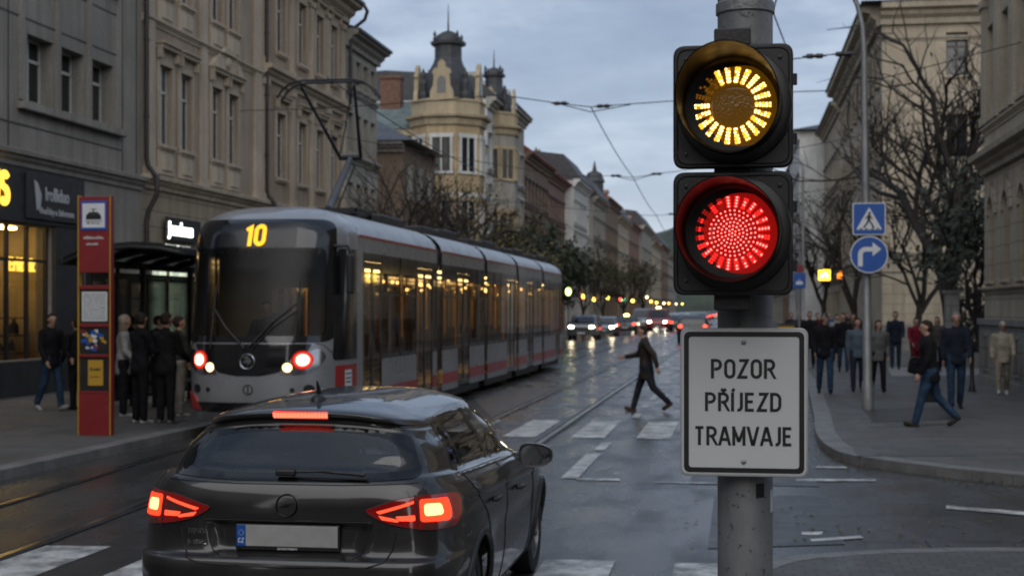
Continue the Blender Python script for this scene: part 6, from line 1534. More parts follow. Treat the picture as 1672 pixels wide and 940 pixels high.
# door handles and mirrors
for s, P in ((1, RS), (-1, LS)):
    for y, z in ((1.18, .855), (2.10, .815)):
        q, nrm = P.hit((y, z), .0); h = MB(); h.tube([q - Vector((0, .09, 0)) + nrm * .012, q - Vector((0, .07, 0)) + nrm * .034, q + Vector((0, .07, -.006)) + nrm * .034, q + Vector((0, .09, -.006)) + nrm * .012], [.012, .016, .016, .012], 8); h.build('door_handle', M['black_plastic'], car, 60)
    m = MB(); prof = [(.0, -.10), (.055, -.085), (.08, -.04), (.088, .0), (.075, .05), (.045, .085), (.0, .10)]
    cx, cy, cz = s * 1.005, 2.47, .985
    vs = []; nq = 22; lay = ((.0, 1.0), (.015, 1.03), (.06, 1.0), (.10, .84), (.13, .55), (.14, .2))
    for (dy, k) in lay:
        for j in range(nq):
            a = 2*PI*j/nq; ex = .118 * k * math.copysign(abs(math.cos(a)) ** .75, math.cos(a)); ez = .082 * k * math.copysign(abs(math.sin(a)) ** .75, math.sin(a)) * (1 + .18 * s * math.cos(a) * -1)
            vs.append((cx + ex, cy + dy, cz + ez))
    m.add(vs, [(i*nq+j, i*nq+(j+1) % nq, (i+1)*nq+(j+1) % nq, (i+1)*nq+j) for i in range(len(lay)-1) for j in range(nq)] + [tuple((len(lay)-1)*nq + j for j in range(nq))]); mo = m.build('mirror', M['paint_grey'], car, 60)
    g = MB(); gv = [(cx + (v[0]-cx)*.86, cy + .004, cz + (v[2]-cz)*.84) for v in vs[:nq]]; g.add(gv, [tuple(range(nq))]); g.build('mirror_glass', mat('mirror_silver', (.5,.52,.55), .03, 1, 0, 1) if 'mirror_silver' not in M else M['mirror_silver'], mo)
    g = MB(); g.add([(cx + (v[0]-cx)*1.0, cy - .001, cz + (v[2]-cz)*1.0) for v in vs[:nq]] + [(cx + (v[0]-cx)*.86, cy + .003, cz + (v[2]-cz)*.84) for v in vs[:nq]], [(j, (j+1) % nq, nq + (j+1) % nq, nq + j) for j in range(nq)]); g.build('mirror_bezel', M['black_plastic'], mo)
    MB().tube([(s*.84, 2.55, .95), (s*.92, 2.53, .945)], [.05, .035], 10).build('mirror_foot', M['black_plastic'], mo, 60)
# wiper, emblem, antenna, badges
m = MB(); w0 = BK.hit((-.02, 1.088), .035)[0]; wp = BK.line([(-.04, 1.095), (.18, 1.098), (.42, 1.085)], .009, .03, .05)
wo = wp.build('wiper', M['black_plastic'], car, 60); BK.line([(.02, 1.082), (.44, 1.076)], .006, .016, .05).build('blade', M['rubber'], wo, 60); m.obox(w0, (.11, .045, .036)); m.build('hub', M['black_plastic'], wo, bevel=.01)
EZ = .945
em = BK.patch([(.062*math.cos(2*PI*k/28), EZ + .062*math.sin(2*PI*k/28)) for k in range(28)], .006, .02, skirt=.008).build('emblem', M['paint_grey'], car, 60, fix=False)
M['dark_chrome'] = mat('dark_chrome', (.045,.045,.047), .22, 1, .1, 5)
BK.line([(.058*math.cos(2*PI*k/28), EZ + .058*math.sin(2*PI*k/28)) for k in range(28)], .0045, .008, .02, True).build('ring', M['dark_chrome'], em, 60)
mm = MB(); BK.patch([(-.052, EZ - .012), (.02, EZ - .006), (.006, EZ - .002), (.052, EZ + .012), (-.02, EZ + .006), (-.006, EZ + .002)], .010, .015, mb=mm); mm.build('bolt', M['dark_chrome'], em, fix=False)
m = MB(); y, z = .62, 1.472
m.lathe([(.042, 0), (.04, .012), (.028, .03), (.012, .04)], 16, Matrix.Translation((0, y, z)) @ Matrix.Diagonal((1, 1.6, 1, 1))); m.tube([(0, y + .02, z + .03), (0, y - .0, z + .075), (0, y - .03, z + .115)], [.018, .012, .004], 8); m.build('antenna', M['black_plastic'], car, 60)
def bplace(o): return lambda v: tuple(BK.hit((v[0], v[2]), .004 + o - v[1])[0])
for (tx, x, z, h) in (('TRPAV', -.46, .785, .024), ('S-XRMS', -.46, .728, .022)):
    mm = MB(); lettering(mm, tx, h, x - .1, z, 0, .2, 1.15, align='l', depth=.001, place=bplace(0)); mm.build('badge', M['chrome'], car)
# number plate
yp = BK.hit((.0, .77), .0)[0].y
pl = thing('number_plate', '', '') if False else None
m = MB(); m.box(-.292, .292, yp - .028, yp - .012, .700, .842); fp = m.build('number_plate', M['black_plastic'], car, bevel=.006)
m = MB(); m.box(-.282, .282, yp - .034, yp - .0285, .722, .836); m.build('plate', mat('plate_grey', (.33,.32,.31), .5, 0, .12, 9), fp, bevel=.003)
m = MB(); m.box(-.2835, -.232, yp - .0355, yp - .0345, .7225, .8355); m.build('country_band', M['sign_blue'], fp)
mm = MB(); lettering(mm, 'CZ', .022, -.2575, .742, yp - .0357, .2, 1.05, depth=.0004)
for k in range(12): a = 2*PI*k/12; mm.obox((-.2575 + .014*math.cos(a), yp - .0358, .795 + .014*math.sin(a)), (.003, .0006, .003))
mm.build('country_code', M['sign_white'], fp)
mm = MB(); lettering(mm, 'AUTOCENTRUMXZ'.replace('U', 'O').replace('X', 'T'), .0095, 0, .7055, yp - .0284, .22, 1.2, depth=.0003); mm.build('dealer_line', M['sign_white'], fp)
m = MB(); m.box(-.10, .10, yp - .016, yp + .0, .852, .864); m.build('plate_light_housing', M['black_plastic'], car, bevel=.003)
# cabin
m = MB(); m.box(-.66, .66, .42, 2.9, .30, .62); m.box(-.62, .62, .36, .46, .62, 1.05); m.build('cabin_floor', M['seat_grey'], car)
m = MB(); m.box(-.66, .66, 2.55, 2.95, .62, .98); m.build('dashboard', M['black_plastic'], car, bevel=.04)
for x, y, hh in ((-.36, .98, 0), (.36, .98, 0), (0, .98, -.06), (-.36, 1.78, .02), (.36, 1.78, .02)):
    m = MB(); m.box(x - .22, x + .22, y, y + .13, .62, 1.08 + hh); so_ = m.build('seat', M['seat_grey'], car, bevel=.05)
    m = MB(); m.box(x - .13, x + .13, y + .02, y + .11, 1.14 + hh, 1.34 + hh); m.build('headrest', M['black_plastic'], so_, bevel=.04); m = MB(); m.tube([(x - .06, y + .06, 1.06 + hh), (x - .06, y + .06, 1.14 + hh)], .006, 6); m.tube([(x + .06, y + .06, 1.06 + hh), (x + .06, y + .06, 1.14 + hh)], .006, 6); m.build('headrest_posts', M['chrome'], so_, 60)
MB().tube([(.36 - .75 + .19*math.cos(2*PI*k/24), 2.42 + .05*math.sin(2*PI*k/24), .93 + .18*math.sin(2*PI*k/24)) for k in range(25)], .014, 8).build('steering_wheel', M['black_plastic'], car, 60)
m = MB(); m.box(-.09, .09, 2.38, 2.41, 1.30, 1.35); m.build('inner_mirror', M['black_plastic'], car, bevel=.01)
bpy.data.meshes.remove(full)
# ------------------------------------------------------------------ signal mast in the foreground with the two-lamp head and the text sign
PX, PY = .016, 3.30
sig = thing('traffic_light', 'grey steel signal mast close to the viewer with amber lamp above red lamp', 'traffic light', (PX, PY, .1))
def steel():
    m, nt, out = _nt('worn_grey_mast')
    v = coord(nt, (1, 1, .5)); a = noise(nt, v, 7, 6, .65); sp = noise(nt, coord(nt), 55, 4, .7); ru = noise(nt, coord(nt, (1, 1, .25)), 13, 6, .7)
    c = ramp(nt, a, [(.3, (.135,.138,.142)), (.52, (.195,.20,.204)), (.72, (.26,.263,.265))])
    c = mixc(nt, ramp(nt, sp, [(.60, 0), (.66, .75)]), c, (.03,.029,.028)); c = mixc(nt, ramp(nt, ru, [(.62, 0), (.74, .6)]), c, (.07,.045,.03))
    bsdf(nt, out, **{'Base Color': c, 'Roughness': .52, 'Metallic': .3, 'Normal': bump(nt, math_n(nt, 'ADD', a, math_n(nt, 'MULTIPLY', sp, .4)), .35, .004)}); return m
M['mast'] = steel()
HH = .092
MB().lathe([(.0625, 0), (.0625, 4.6)], 48).build('mast', M['mast'], sig, 40)
MB().lathe([(.085, 0), (.085, .03), (.066, .05)], 32).build('foot_collar', M['mast'], sig, 40)
zc = 2 - (28 - 505) * -1 * 3.3 / 2322 if False else 2 + (505 - 28) * 3.34 / 2322 - .1
MB().lathe([(.0635, zc - .014), (.0665, zc - .011), (.0665, zc + .011), (.0635, zc + .014)], 48).build('clamp_band', M['galv'], sig, 40)
# stickers and stains on the mast
def on_mast(mb, a0, a1, z0, z1, r=.0632, n=6):
    vs = []; 
    for i in range(n + 1):
        a = R(a0 + (a1 - a0) * i / n); vs += [(r*math.sin(a), -r*math.cos(a), z0), (r*math.sin(a), -r*math.cos(a), z1)]
    mb.add(vs, [(2*i, 2*i+2, 2*i+3, 2*i+1) for i in range(n)]); return mb
zz = lambda v: 2 + (505 - v) * 3.24 / 2322 - .1
on_mast(MB(), 62, 88, zz(834), zz(797)).build('sticker', M['white_sheet'], sig); on_mast(MB(), 22, 42, zz(808), zz(785), .0633).build('sticker_residue', M['sign_black'], sig)
def lens_mat(name, col, em):
    m, nt, out = _nt(name)
    v = coord(nt); b = N(nt, 'ShaderNodeTexVoronoi'); b.inputs['Scale'].default_value = 160; nt.links.new(v, b.inputs['Vector'])
    bsdf(nt, out, **{'Base Color': col, 'Roughness': .16, 'Coat Weight': .6, 'Normal': bump(nt, b.outputs[0], .4, .002), 'Emission Color': tuple(em), 'Emission Strength': 1.0}); return m
M['head_black'] = mat('signal_housing', (.012,.0115,.011), .42, 0, .3, 5, .08, 300)
M['visor'] = mat('visor_black', (.0022,.0022,.0022), .42, 0, .3, 14, .1, 160, spec=.16); M['lens_amber'] = lens_mat('amber_lens', (.14,.06,.004), (.048,.022,.0012)); M['lens_red'] = lens_mat('red_lens', (.22,.006,.004), (.17,.003,.0025))
M['led_amber_on'] = emat('amber_led', (1,.42,.025), 1.5); M['led_amber_core'] = emat('amber_led_core', (1,.82,.36), 2.8); M['led_red_on'] = emat('red_led', (1,.022,.018), 1.15); M['led_red_core'] = emat('red_led_core', (1,.30,.25), 1.8); M['led_dim'] = emat('amber_led_dim', (1,.36,.03), .12)
for kind, zc in (('amber', 2 + (505 - 179) * 3.13 / 2322), ('red', 2 + (505 - 383) * 3.13 / 2322)):
    z = zc - .1; cx = -.027; fy = -.185       # front face of the housing
    S = .1285; m = MB()
    m.prism(round_poly([(cx - S, z - S*1.04), (cx + S, z - S*1.04), (cx + S, z + S*1.04), (cx - S, z + S*1.04)], .026, 6), fy, fy + .022, 'y')
    m.prism(round_poly([(cx - S*.93, z - S*.96), (cx + S*.93, z - S*.96), (cx + S*.9, z + S*.96), (cx - S*.9, z + S*.96)], .03, 6), fy + .0225, fy + .115, 'y')
    h = m.build('signal_head', M['head_black'], sig, 30, bevel=.004)
    m = MB(); m.tube([(cx + p[0], fy - .001, z + p[1]) for p in round_poly([(-S*.93, -S*.97), (S*.93, -S*.97), (S*.93, S*.97), (-S*.93, S*.97)], .024, 5)] + [(cx - S*.93, fy - .001, z - S*.97 + .03)], .0016, 6); m.build('door_seam', M['sign_black'], h, 60)
    for sz in (-.55, .45): m = MB(); m.lathe([(.007, -.012), (.007, .012)], 12, Matrix.Translation((cx + S + .002, fy + .02, z + S * sz))); m.build('hinge', M['black_plastic'], h, 40)
    for q in ((-.78, .8), (.78, .8), (-.78, -.8)): m = MB(); m.lathe([(.0045, 0), (.0045, .003), (.002, .004)], 10, Matrix.Translation((cx + S*q[0], fy, z + S*q[1])) @ Matrix.Rotation(R(90), 4, 'X')); m.build('screw', M['dark_metal'], h, 40)
    # bezel ring and lens, turned a few degrees toward the carriageway
    RO = .083; lx = cx + .0; MT = Matrix.Translation((lx, fy, z)) @ Matrix.Rotation(R(-5), 4, 'Z') @ Matrix.Rotation(R(90), 4, 'X')
    m = MB(); m.lathe([(.128, -.004), (.126, .006), (.118, .012), (.106, .013), (.098, .006), (.094, -.006)], 56, MT, cap=False); m.build('bezel', M['head_black'], h, 40)
    m = MB(); m.lathe([(.0005, .010), (.03, .0095), (.055, .007), (RO, .001), (.095, -.004)], 56, MT, cap=False); m.build('lens', M['lens_' + kind], h, 60)
    # cut-away visor: long over the top, short underneath
    m = MB(); vs = []; nv = 56
    for rr_, yy in ((.1065, 0), (.108, 1), (.1055, 1), (.104, 0)):
        for j in range(nv):
            a = 2*PI*j/nv; d = .05 + .135 * (.5 + .5 * math.sin(a)) ** .8
            vs.append(MT @ Vector((rr_ * math.cos(a), rr_ * math.sin(a), .012 + yy * d)))
    m.add(vs, [(i*nv+j, i*nv+(j+1) % nv, (i+1)*nv+(j+1) % nv, (i+1)*nv+j) for i in range(3) for j in range(nv)]); m.build('visor', M['visor'], h, 50)
    on, core, dim, bar = MB(), MB(), MB(), MB()
    def dot(mb, r, a, rad, k=.012, n=8, st=1.0):
        dv = [MT @ Vector((r*math.cos(a) + rad*(math.cos(a)*math.cos(q)*st - math.sin(a)*math.sin(q)), r*math.sin(a) + rad*(math.sin(a)*math.cos(q)*st + math.cos(a)*math.sin(q)), k)) for q in [2*PI*i/n for i in range(n)]]
        mb.add(dv, [tuple(range(n))])
    if kind == 'amber':
        for b_ in range(22):
            a = R(90 + 8 + b_ * 360 / 22); lit = not (118 < math.degrees(a) % 360 < 178)
            if b_ in (1,2): lit = False if b_ == 2 else lit
            if lit: bar.add([MT @ Vector((r*math.cos(a + s_*w_), r*math.sin(a + s_*w_), .0128 - (r - .05) * .22)) for r, s_, w_ in ((.049, -1, .085), (.083, -1, .075), (.083, 1, .075), (.049, 1, .085))], [(0,1,2,3)])
            for r in (.052, .059, .066, .073, .080):
                for da in (-.036, .036):
                    q = random.Random(b_*31 + int(r*1e4) + int(da*1e3)).random()
                    if lit:
                        if q > .96: continue
                        dot(on, r, a + da, .0030 + .0011 * q, .0135 - (r - .05) * .22, 8, 1.1)
                        if q < .72: dot(core, r, a + da, .0017 + .0012 * q, .0142 - (r - .05) * .22)
                    elif q < .5: dot(dim, r, a + da, .003, .0135 - (r - .05) * .22)
        bar.build('glow_bars', emat('amber_glow', (1,.34,.015), .55), h, fix=False); dim.build('unlit_leds', M['led_dim'], h, fix=False)
    else:
        rings = [(0, 1), (.0075, 6), (.0155, 12), (.0235, 18), (.0315, 22), (.0400, 26), (.0490, 30)]
        for r, n_ in rings:
            for i in range(n_):
                a = 2*PI*i/n_ + r * 60; dot(on, r, a, .0029, .0140 - r * .06); dot(core, r, a, .0017, .0146 - r * .06)
        for i in range(24):
            a = R(7.5 + 15 * i); top = 100 < math.degrees(a) % 360 < 190
            for r in (.058, .0645, .071, .0775):
                q = random.Random(i*17 + int(r*1e4)).random()
                for da in (-.035, .035): dot(on if not top or q < .25 else dim, r, a + da, .0030, .0148 - (r - .05) * .22)
                if q < .6 and not top: dot(core, r, a, .0022, .0152 - (r - .05) * .22)
        dim.build('dim_leds', emat('red_led_dim', (1,.03,.02), .22), h, fix=False)
    on.build('lit_leds', M['led_%s_on' % kind], h, fix=False); core.build('led_cores', M['led_%s_core' % kind], h, fix=False)
# clamps that hold the heads
for z in (2 + (505 - 72) * 3.2 / 2322 - .1, 2 + (505 - 280) * 3.13 / 2322 - .1, 2 + (505 - 492) * 3.15 / 2322 - .1):
    m = MB(); m.prism(round_poly([(-.068, -.02), (.012, -.02), (.012, .018), (-.068, .018)], .006), -.155, -.06, 'y'); m.v = [(x, y, z + q) for x, y, q in m.v]; m.build('bracket', M['black_plastic'], sig, bevel=.003)
# text sign
zs = 2 + (505 - 655) * 3.19 / 2322; sg = thing('warning_sign', 'white rectangular sign reading POZOR PŘÍJEZD TRAMVAJE clamped on the signal mast', 'sign', (PX - .0035, PY - .098, zs))
HWs, HHs = .1405, .165
MB().prism(round_poly([(-HWs, -HHs), (HWs, -HHs), (HWs, HHs), (-HWs, HHs)], .019, 8), 0, .006, 'y').build('panel', M['alu_rim'], sg, 40, bevel=.0015)
MB().prism(round_poly([(-HWs + .005, -HHs + .005), (HWs - .005, -HHs + .005), (HWs - .005, HHs - .005), (-HWs + .005, HHs - .005)], .015, 8), -.0008, -.0001, 'y').build('face', M['white_sheet'], sg, 40)
o = round_poly([(-HWs + .0085, -HHs + .0085), (HWs - .0085, -HHs + .0085), (HWs - .0085, HHs - .0085), (-HWs + .0085, HHs - .0085)], .014, 8); i_ = round_poly([(-HWs + .0195, -HHs + .0195), (HWs - .0195, -HHs + .0195), (HWs - .0195, HHs - .0195), (-HWs + .0195, HHs - .0195)], .008, 8)
m = MB(); n = len(o); m.add([(p[0], y, p[1]) for y in (-.0016, -.0009) for r_ in (o, i_) for p in r_], [(j, (j+1) % n, n + (j+1) % n, n + j) for j in range(n)] + [(j, 2*n + j, 2*n + (j+1) % n, (j+1) % n) for j in range(n)] + [(n + j, n + (j+1) % n, 3*n + (j+1) % n, 3*n + j) for j in range(n)]); m.build('border', M['sign_black'], sg, fix=False)
for tx, v, hpx, wd in (('POZOR', 617, 32, 103), ('PŘÍJEZD', 670, 31, 122), ('TRAMVAJE', 725, 31, 157)):
    h = hpx * 3.19 / 2322 / 1.19; tot = sum(glyph(c)[0] for c in tx) + .30 * (len(tx) - 1) + .19; sx = wd * 3.19 / 2322 / (tot * h)
    m = MB(); lettering(m, tx, h, -.0015, 2 + (505 - v) * 3.19 / 2322 - zs + .095 * h, -.0009, .19, sx, gap=.30, depth=.0003); m.build('lettering', M['sign_black'], sg, fix=False)
for v in (558, 751): m = MB(); m.lathe([(.0055, 0), (.0055, .0015), (.003, .003)], 16, Matrix.Translation((0, -.0009, 2 + (505 - v) * 3.19 / 2322 - zs)) @ Matrix.Rotation(R(90), 4, 'X')); m.lathe([(.0025, .0031), (.0022, .0042)], 6, Matrix.Translation((0, -.0009, 2 + (505 - v) * 3.19 / 2322 - zs)) @ Matrix.Rotation(R(90), 4, 'X')); m.build('bolt', M['galv'], sg, 40)
for z in (.115, -.115): m = MB(); m.box(-.08, .08, .0065, .034, z - .014, z + .014); m.build('rear_clamp', M['galv'], sg)
# ------------------------------------------------------------------ tram stop
tx, ty = at(156, 21.3)
tt = thing('stop_totem', 'tall red and yellow tram stop totem with blue framed tram pictogram and timetable', 'stop sign', (tx, ty, PH), R(4))
M['totem_red'] = mat('totem_red', (.19,.012,.014), .4, 0, .1, 3); M['totem_yellow'] = mat('totem_yellow', (.42,.24,.02), .45, 0, .1, 3)
for nm_, z0, z1 in (('base_panel', 0, .62), ('head_panel', 2.43, 3.56), ('crossbar', 2.18, 2.24), ('crossbar', .625, .66), ('crossbar', 1.17, 1.21), ('crossbar', 1.62, 1.67)): m = MB(); m.box(-.23, .23, -.06, .06, z0, z1); m.build(nm_, M['totem_red'], tt, bevel=.005)
for x0, x1 in ((-.25, -.232), (.232, .262)): m = MB(); m.box(x0, x1, -.072, .072, 0, 3.58); m.build('side_post', M['totem_yellow' if x0 < 0 else 'totem_red'], tt, bevel=.006)
m = MB(); m.box(.246, .262, -.0785, -.0725, 0, 3.58); m.build('yellow_edge', M['totem_yellow'], tt)
p = MB(); p.box(-.2, .2, -.075, -.0605, 3.06, 3.50); pp = p.build('pictogram_plate', M['sign_blue'], tt, bevel=.01)
m = MB(); m.box(-.172, .172, -.079, -.0755, 3.10, 3.46); m.build('white_field', M['sign_white'], pp)
m = MB(); m.prism(round_poly([(-.12, 3.22), (.12, 3.22), (.11, 3.30), (-.11, 3.30)], .02), -.082, -.0795, 'y'); m.prism([(-.09, 3.302), (.09, 3.302), (.07, 3.33), (-.07, 3.33)], -.082, -.0795, 'y'); m.box(-.01, .01, -.082, -.0795, 3.332, 3.37); m.box(-.05, .05, -.082, -.0795, 3.372, 3.38); m.box(-.13, .13, -.082, -.0795, 3.19, 3.20); m.build('tram_pictogram', M['sign_black'], pp)
m = MB(); r_ = random.Random(2)
def scrib(m, x0, x1, z, h, y):
    x = x0
    while x < x1: w_ = r_.uniform(.012, .04); m.box(x, min(x + w_, x1), y - .001, y, z, z + h * r_.uniform(.6, 1)); x += w_ + .01
scrib(m, -.10, .10, 3.155, .02, -.0795); m.build('caption', M['sign_black'], pp)
m = MB(); scrib(m, -.16, .15, 2.93, .045, -.0605); scrib(m, -.12, .06, 2.84, .035, -.0605); m.build('stop_name', M['grey_letter'], tt)
for z0, z1, kind in ((1.675, 2.175, 'time'), (1.215, 1.615, 'ads'), (.665, 1.165, 'card')):
    b = MB(); b.box(-.228, .228, -.03, .03, z0, z1); bo = b.build('display_case', M['dark_metal'], tt)
    m = MB()
    if kind == 'time': m.box(-.195, .195, -.038, -.031, z0 + .03, z1 - .03); s_ = m.build('timetable', M['white_sheet'], bo); m = MB(); [scrib(m, -.17, .17, z0 + .06 + k * .033, .013, -.0385) for k in range(12)]; m.build('timetable_print', M['sign_black'], bo)
    elif kind == 'card': m.box(-.10, .13, -.038, -.031, z0 + .08, z1 - .04); m.build('yellow_notice', M['totem_yellow'], bo); m = MB(); scrib(m, -.07, .10, z0 + .30, .05, -.0385); scrib(m, -.07, .08, z0 + .2, .02, -.0385); m.build('notice_print', M['sign_black'], bo)
    else:
        for k in range(26): m.obox((r_.uniform(-.18, .18), -.034 + .0003 * k * .1, r_.uniform(z0 + .05, z1 - .05)), (r_.uniform(.04, .1), .004, r_.uniform(.02, .07)), Matrix.Rotation(r_.uniform(-.5, .5), 3, 'Y')); m.m[-6:] = [r_.randrange(4)] * 6
        m.build('stickers', [M['totem_red'], M['totem_yellow'], M['sign_blue'], M['white_sheet']], bo)
# ------------------------------------------------------------------ shelter
sx, sy = -11.35, 23.6
sh = thing('bus_shelter', 'glass tram shelter with dark curved roof behind the red totem', 'shelter', (sx, sy, PH)); SLn = 7.2
for y in (.1, 2.4, 4.8, 7.1):
    m = MB(); m.box(-.05, .05, y - .05, y + .05, 0, 2.75); m.build('post', M['dark_metal'], sh, bevel=.006)
m = MB(); P = [(-.35, 2.72), (0, 2.86), (.45, 2.96), (.95, 3.0), (1.45, 2.97), (1.9, 2.88)]; Q = [(x, z + .06) for x, z in P]; m.prism(P + Q[::-1], -.25, SLn + .25, 'y'); 
M['shelter_roof'] = glass_mat('shelter_roof_glass', (.22,.26,.25), .10, .08); m.build('roof', M['shelter_roof'], sh, 30)
for y in (-.25, 1.2, 2.4, 3.6, 4.8, 6.0, 7.45): m = MB(); m.tube([(x, y, z - .035) for x, z in P], .04, 8); m.build('roof_rib', M['dark_metal'], sh, 60)
for x, z in (P[0], P[-1]): m = MB(); m.box(x - .04, x + .04, -.3, SLn + .3, z - .06, z + .06); m.build('gutter', M['dark_metal'], sh, bevel=.01)
M['shelter_glass'] = glass_mat('shelter_glass', (.72,.78,.75), .05, .02)
for a, b in ((.16, 2.34), (2.46, 4.74), (4.86, 7.04)):
    m = MB(); m.box(-.01, .01, a, b, .25, 2.5); g_ = m.build('glass_panel', M['shelter_glass'], sh); m = MB(); m.box(-.025, .025, a, b, 2.5, 2.56); m.box(-.025, .025, a, b, .19, .25); m.box(-.02, .02, (a+b)/2 - .02, (a+b)/2 + .02, .251, 2.499); m.build('glass_frame', M['dark_metal'], g_)
m = MB(); m.box(.12, .55, 2.6, 6.6, .42, .47); bo = m.build('bench', M['wood_dark'], sh, bevel=.01)
for y in (2.8, 4.6, 6.4): m = MB(); m.box(.2, .46, y - .03, y + .03, 0, .418); m.build('bench_leg', M['dark_metal'], bo)
# ------------------------------------------------------------------ lamp post with two signs on the right pavement
lx, ly = at(1417, 26.7)
def lamp_post(label, x, y, H, arm, side, group=None, r=.085, z=PH, mat_='galv', rise=.72):
    t = thing('street_lamp', label, 'street lamp', (x, y, z), 0, group)
    MB().lathe([(r * 1.35, 0), (r * 1.3, .5), (r * 1.0, .56), (r * .92, H * .5), (r * .62, H)], 20).build('post', M[mat_], t, 40)
    pts = [(0, 0, H - .05)] + [(side * arm * (1 - math.cos(R(q))) , 0, H + math.sin(R(q)) * arm * rise) for q in range(12, 91, 13)]
    MB().tube(pts, [r * .6 - r * .2 * i / (len(pts)-1) for i in range(len(pts))], 10).build('arm', M[mat_], t, 60)
    e = pts[-1]; m = MB(); m.lathe([(.05, -.05), (.12, -.03), (.14, .02), (.08, .07), (.02, .09)], 14, Matrix.Translation((e[0] + side * .22, 0, e[2])) @ Matrix.Diagonal((2.2, 1, 1, 1))); m.build('lantern', M['dark_metal'], t, 50); return t
t = lamp_post('tall grey lamp post carrying the crosswalk and turn right signs', lx, ly, 6.85, 1.15, -1, rise=1.5); t.rotation_euler = (0, R(-.6), 0)
def sign_thing(label, u, v, D, name='road_sign'):
    x, y = at(u, D); return thing(name, label, 'road sign', (x, y - .13, 2 + (505 - v) * D / FPX), 0)
q = .30
t = sign_thing('square blue crosswalk sign with walking figure in a white triangle', 1418, 358, 26.6)
MB().prism(round_poly([(-q, -q), (q, -q), (q, q), (-q, q)], .04), 0, .02, 'y').build('panel', M['sign_white'], t)
MB().prism(round_poly([(-q + .018, -q + .018), (q - .018, -q + .018), (q - .018, q - .018), (-q + .018, q - .018)], .035), -.004, -.001, 'y').build('blue_field', M['sign_blue'], t)
MB().prism(round_poly([(-.235, -.20), (.235, -.20), (0, .215)], .015), -.007, -.0045, 'y').build('white_triangle', M['sign_white'], t)
m = MB()
def ribf(pts, th, y0=-.010, y1=-.0075):
    L, Rr = ribbon(pts, th); n = len(L)
    for i in range(n - 1): m.prism([L[i], Rr[i], Rr[i+1], L[i+1]], y0 - .0004 * (len(m.v) % 7), y1, 'y')
m.lathe([(.026, .0075), (.026, .0095)], 12, Matrix.Translation((.005, 0, .105)) @ Matrix.Rotation(R(90), 4, 'X'))
ribf([(.0, .075), (-.005, -.03)], .055); ribf([(-.005, -.02), (.05, -.10), (.085, -.175)], .03); ribf([(-.01, -.02), (-.05, -.10), (-.10, -.165)], .03); ribf([(.015, .06), (.065, -.01)], .02); ribf([(-.015, .06), (-.07, .0)], .02)
m.build('walking_figure', M['sign_black'], t)
m = MB()
for x in (-.15, -.05, .06, .16): m.box(x - .022, x + .022, -.0095, -.0073, -.195, -.175)
m.build('stripes', M['sign_black'], t); m = MB(); m.box(-.05, .05, .021, .09, -.03, .03); m.build('clamp', M['galv'], t)
t = sign_thing('round blue turn right sign with white bent arrow', 1418, 416, 26.6); q = .345
circ = lambda r, n=40: [(r*math.cos(2*PI*k/n), r*math.sin(2*PI*k/n)) for k in range(n)]
MB().prism(circ(q), 0, .02, 'y').build('panel', M['sign_white'], t); MB().prism(circ(q - .02), -.004, -.001, 'y').build('blue_field', M['sign_blue'], t)
m = MB(); A = [(-.16, -.22), (-.16, 0)] + [(-.06 - .10*math.cos(R(k)), .0 + .10*math.sin(R(k))) for k in range(15, 91, 15)] + [(.06, .10)]
L, Rr = ribbon(A, .085); n = len(L); m.add([(p[0], y, p[1]) for y in (-.008, -.0045) for p in L + Rr], [(i, n+i, n+i+1, i+1) for i in range(n-1)] + [(i, i+1, 2*n+i+1, 2*n+i) for i in range(n-1)] + [(n+i, 3*n+i, 3*n+i+1, n+i+1) for i in range(n-1)]); m.prism([(.062, -.03), (.062, .23), (.22, .10)], -.008, -.0045, 'y'); m.build('arrow', M['sign_white'], t); m = MB(); m.box(-.05, .05, .021, .09, -.03, .03); m.build('clamp', M['galv'], t)
for (u, D, H, lab) in ((1311, 58, 7.6, 'grey lamp post with curved arm partly hidden by the signal head'), (1306, 84, 8.0, 'farther grey lamp post on the right kerb, its arm over the road'), (1300, 112, 8.2, 'most distant grey lamp post on the right kerb')):
    x, y = at(u, D); lamp_post(lab, x, y, H, 1.0, -1, 'lamp posts along the right kerb', .08)
# small things at the right kerb
x, y = at(1587, 32.6); t = thing('bollard', 'slim dark iron bollard post before the palace plinth', 'bollard', (x, y, PH)); MB().lathe([(.075, 0), (.07, .12), (.05, .16), (.045, .98), (.06, 1.0), (.06, 1.05), (.045, 1.07), (.05, 1.14), (.02, 1.2)], 14).build('post', M['dark_metal'], t, 40); MB().lathe([(.1, 0), (.1, .03)], 14).build('foot', M['dark_metal'], t, 40)
x, y = at(1346, 58); t = thing('lit_sign', 'small square glowing yellow sign hanging over the right pavement', 'sign', (x, y, 2 + (505 - 449) * 58 / FPX)); MB().box(-.24, .24, -.07, .07, -.22, .22).build('light_box', emat('yellow_sign_glow', (1,.62,.04), 2.6), t, bevel=.03); m = MB(); [m.obox((-.12 + .08*k, -.074, .05 * ((k * 7) % 3 - 1)), (.05, .006, .14)) for k in range(4)]; m.build('marks', emat('pale_mark', (1,.9,.5), 4), t); MB().tube([(.24, 0, .1), (3.4, 0, .1)], .025, 8).build('bracket', M['dark_metal'], t); 
x, y = at(1371, 60); t = thing('lit_sign', 'tiny orange lit sign right of the glowing yellow sign', 'sign', (x, y, 2 + (505 - 449) * 60 / FPX)); MB().box(-.1, .1, -.05, .05, -.15, .15).build('light_box', emat('orange_sign', (1,.25,.03), 1.6), t, bevel=.02); MB().tube([(0, .05, .05), (0, .8, .05)], .02, 6).build('bracket', M['dark_metal'], t)
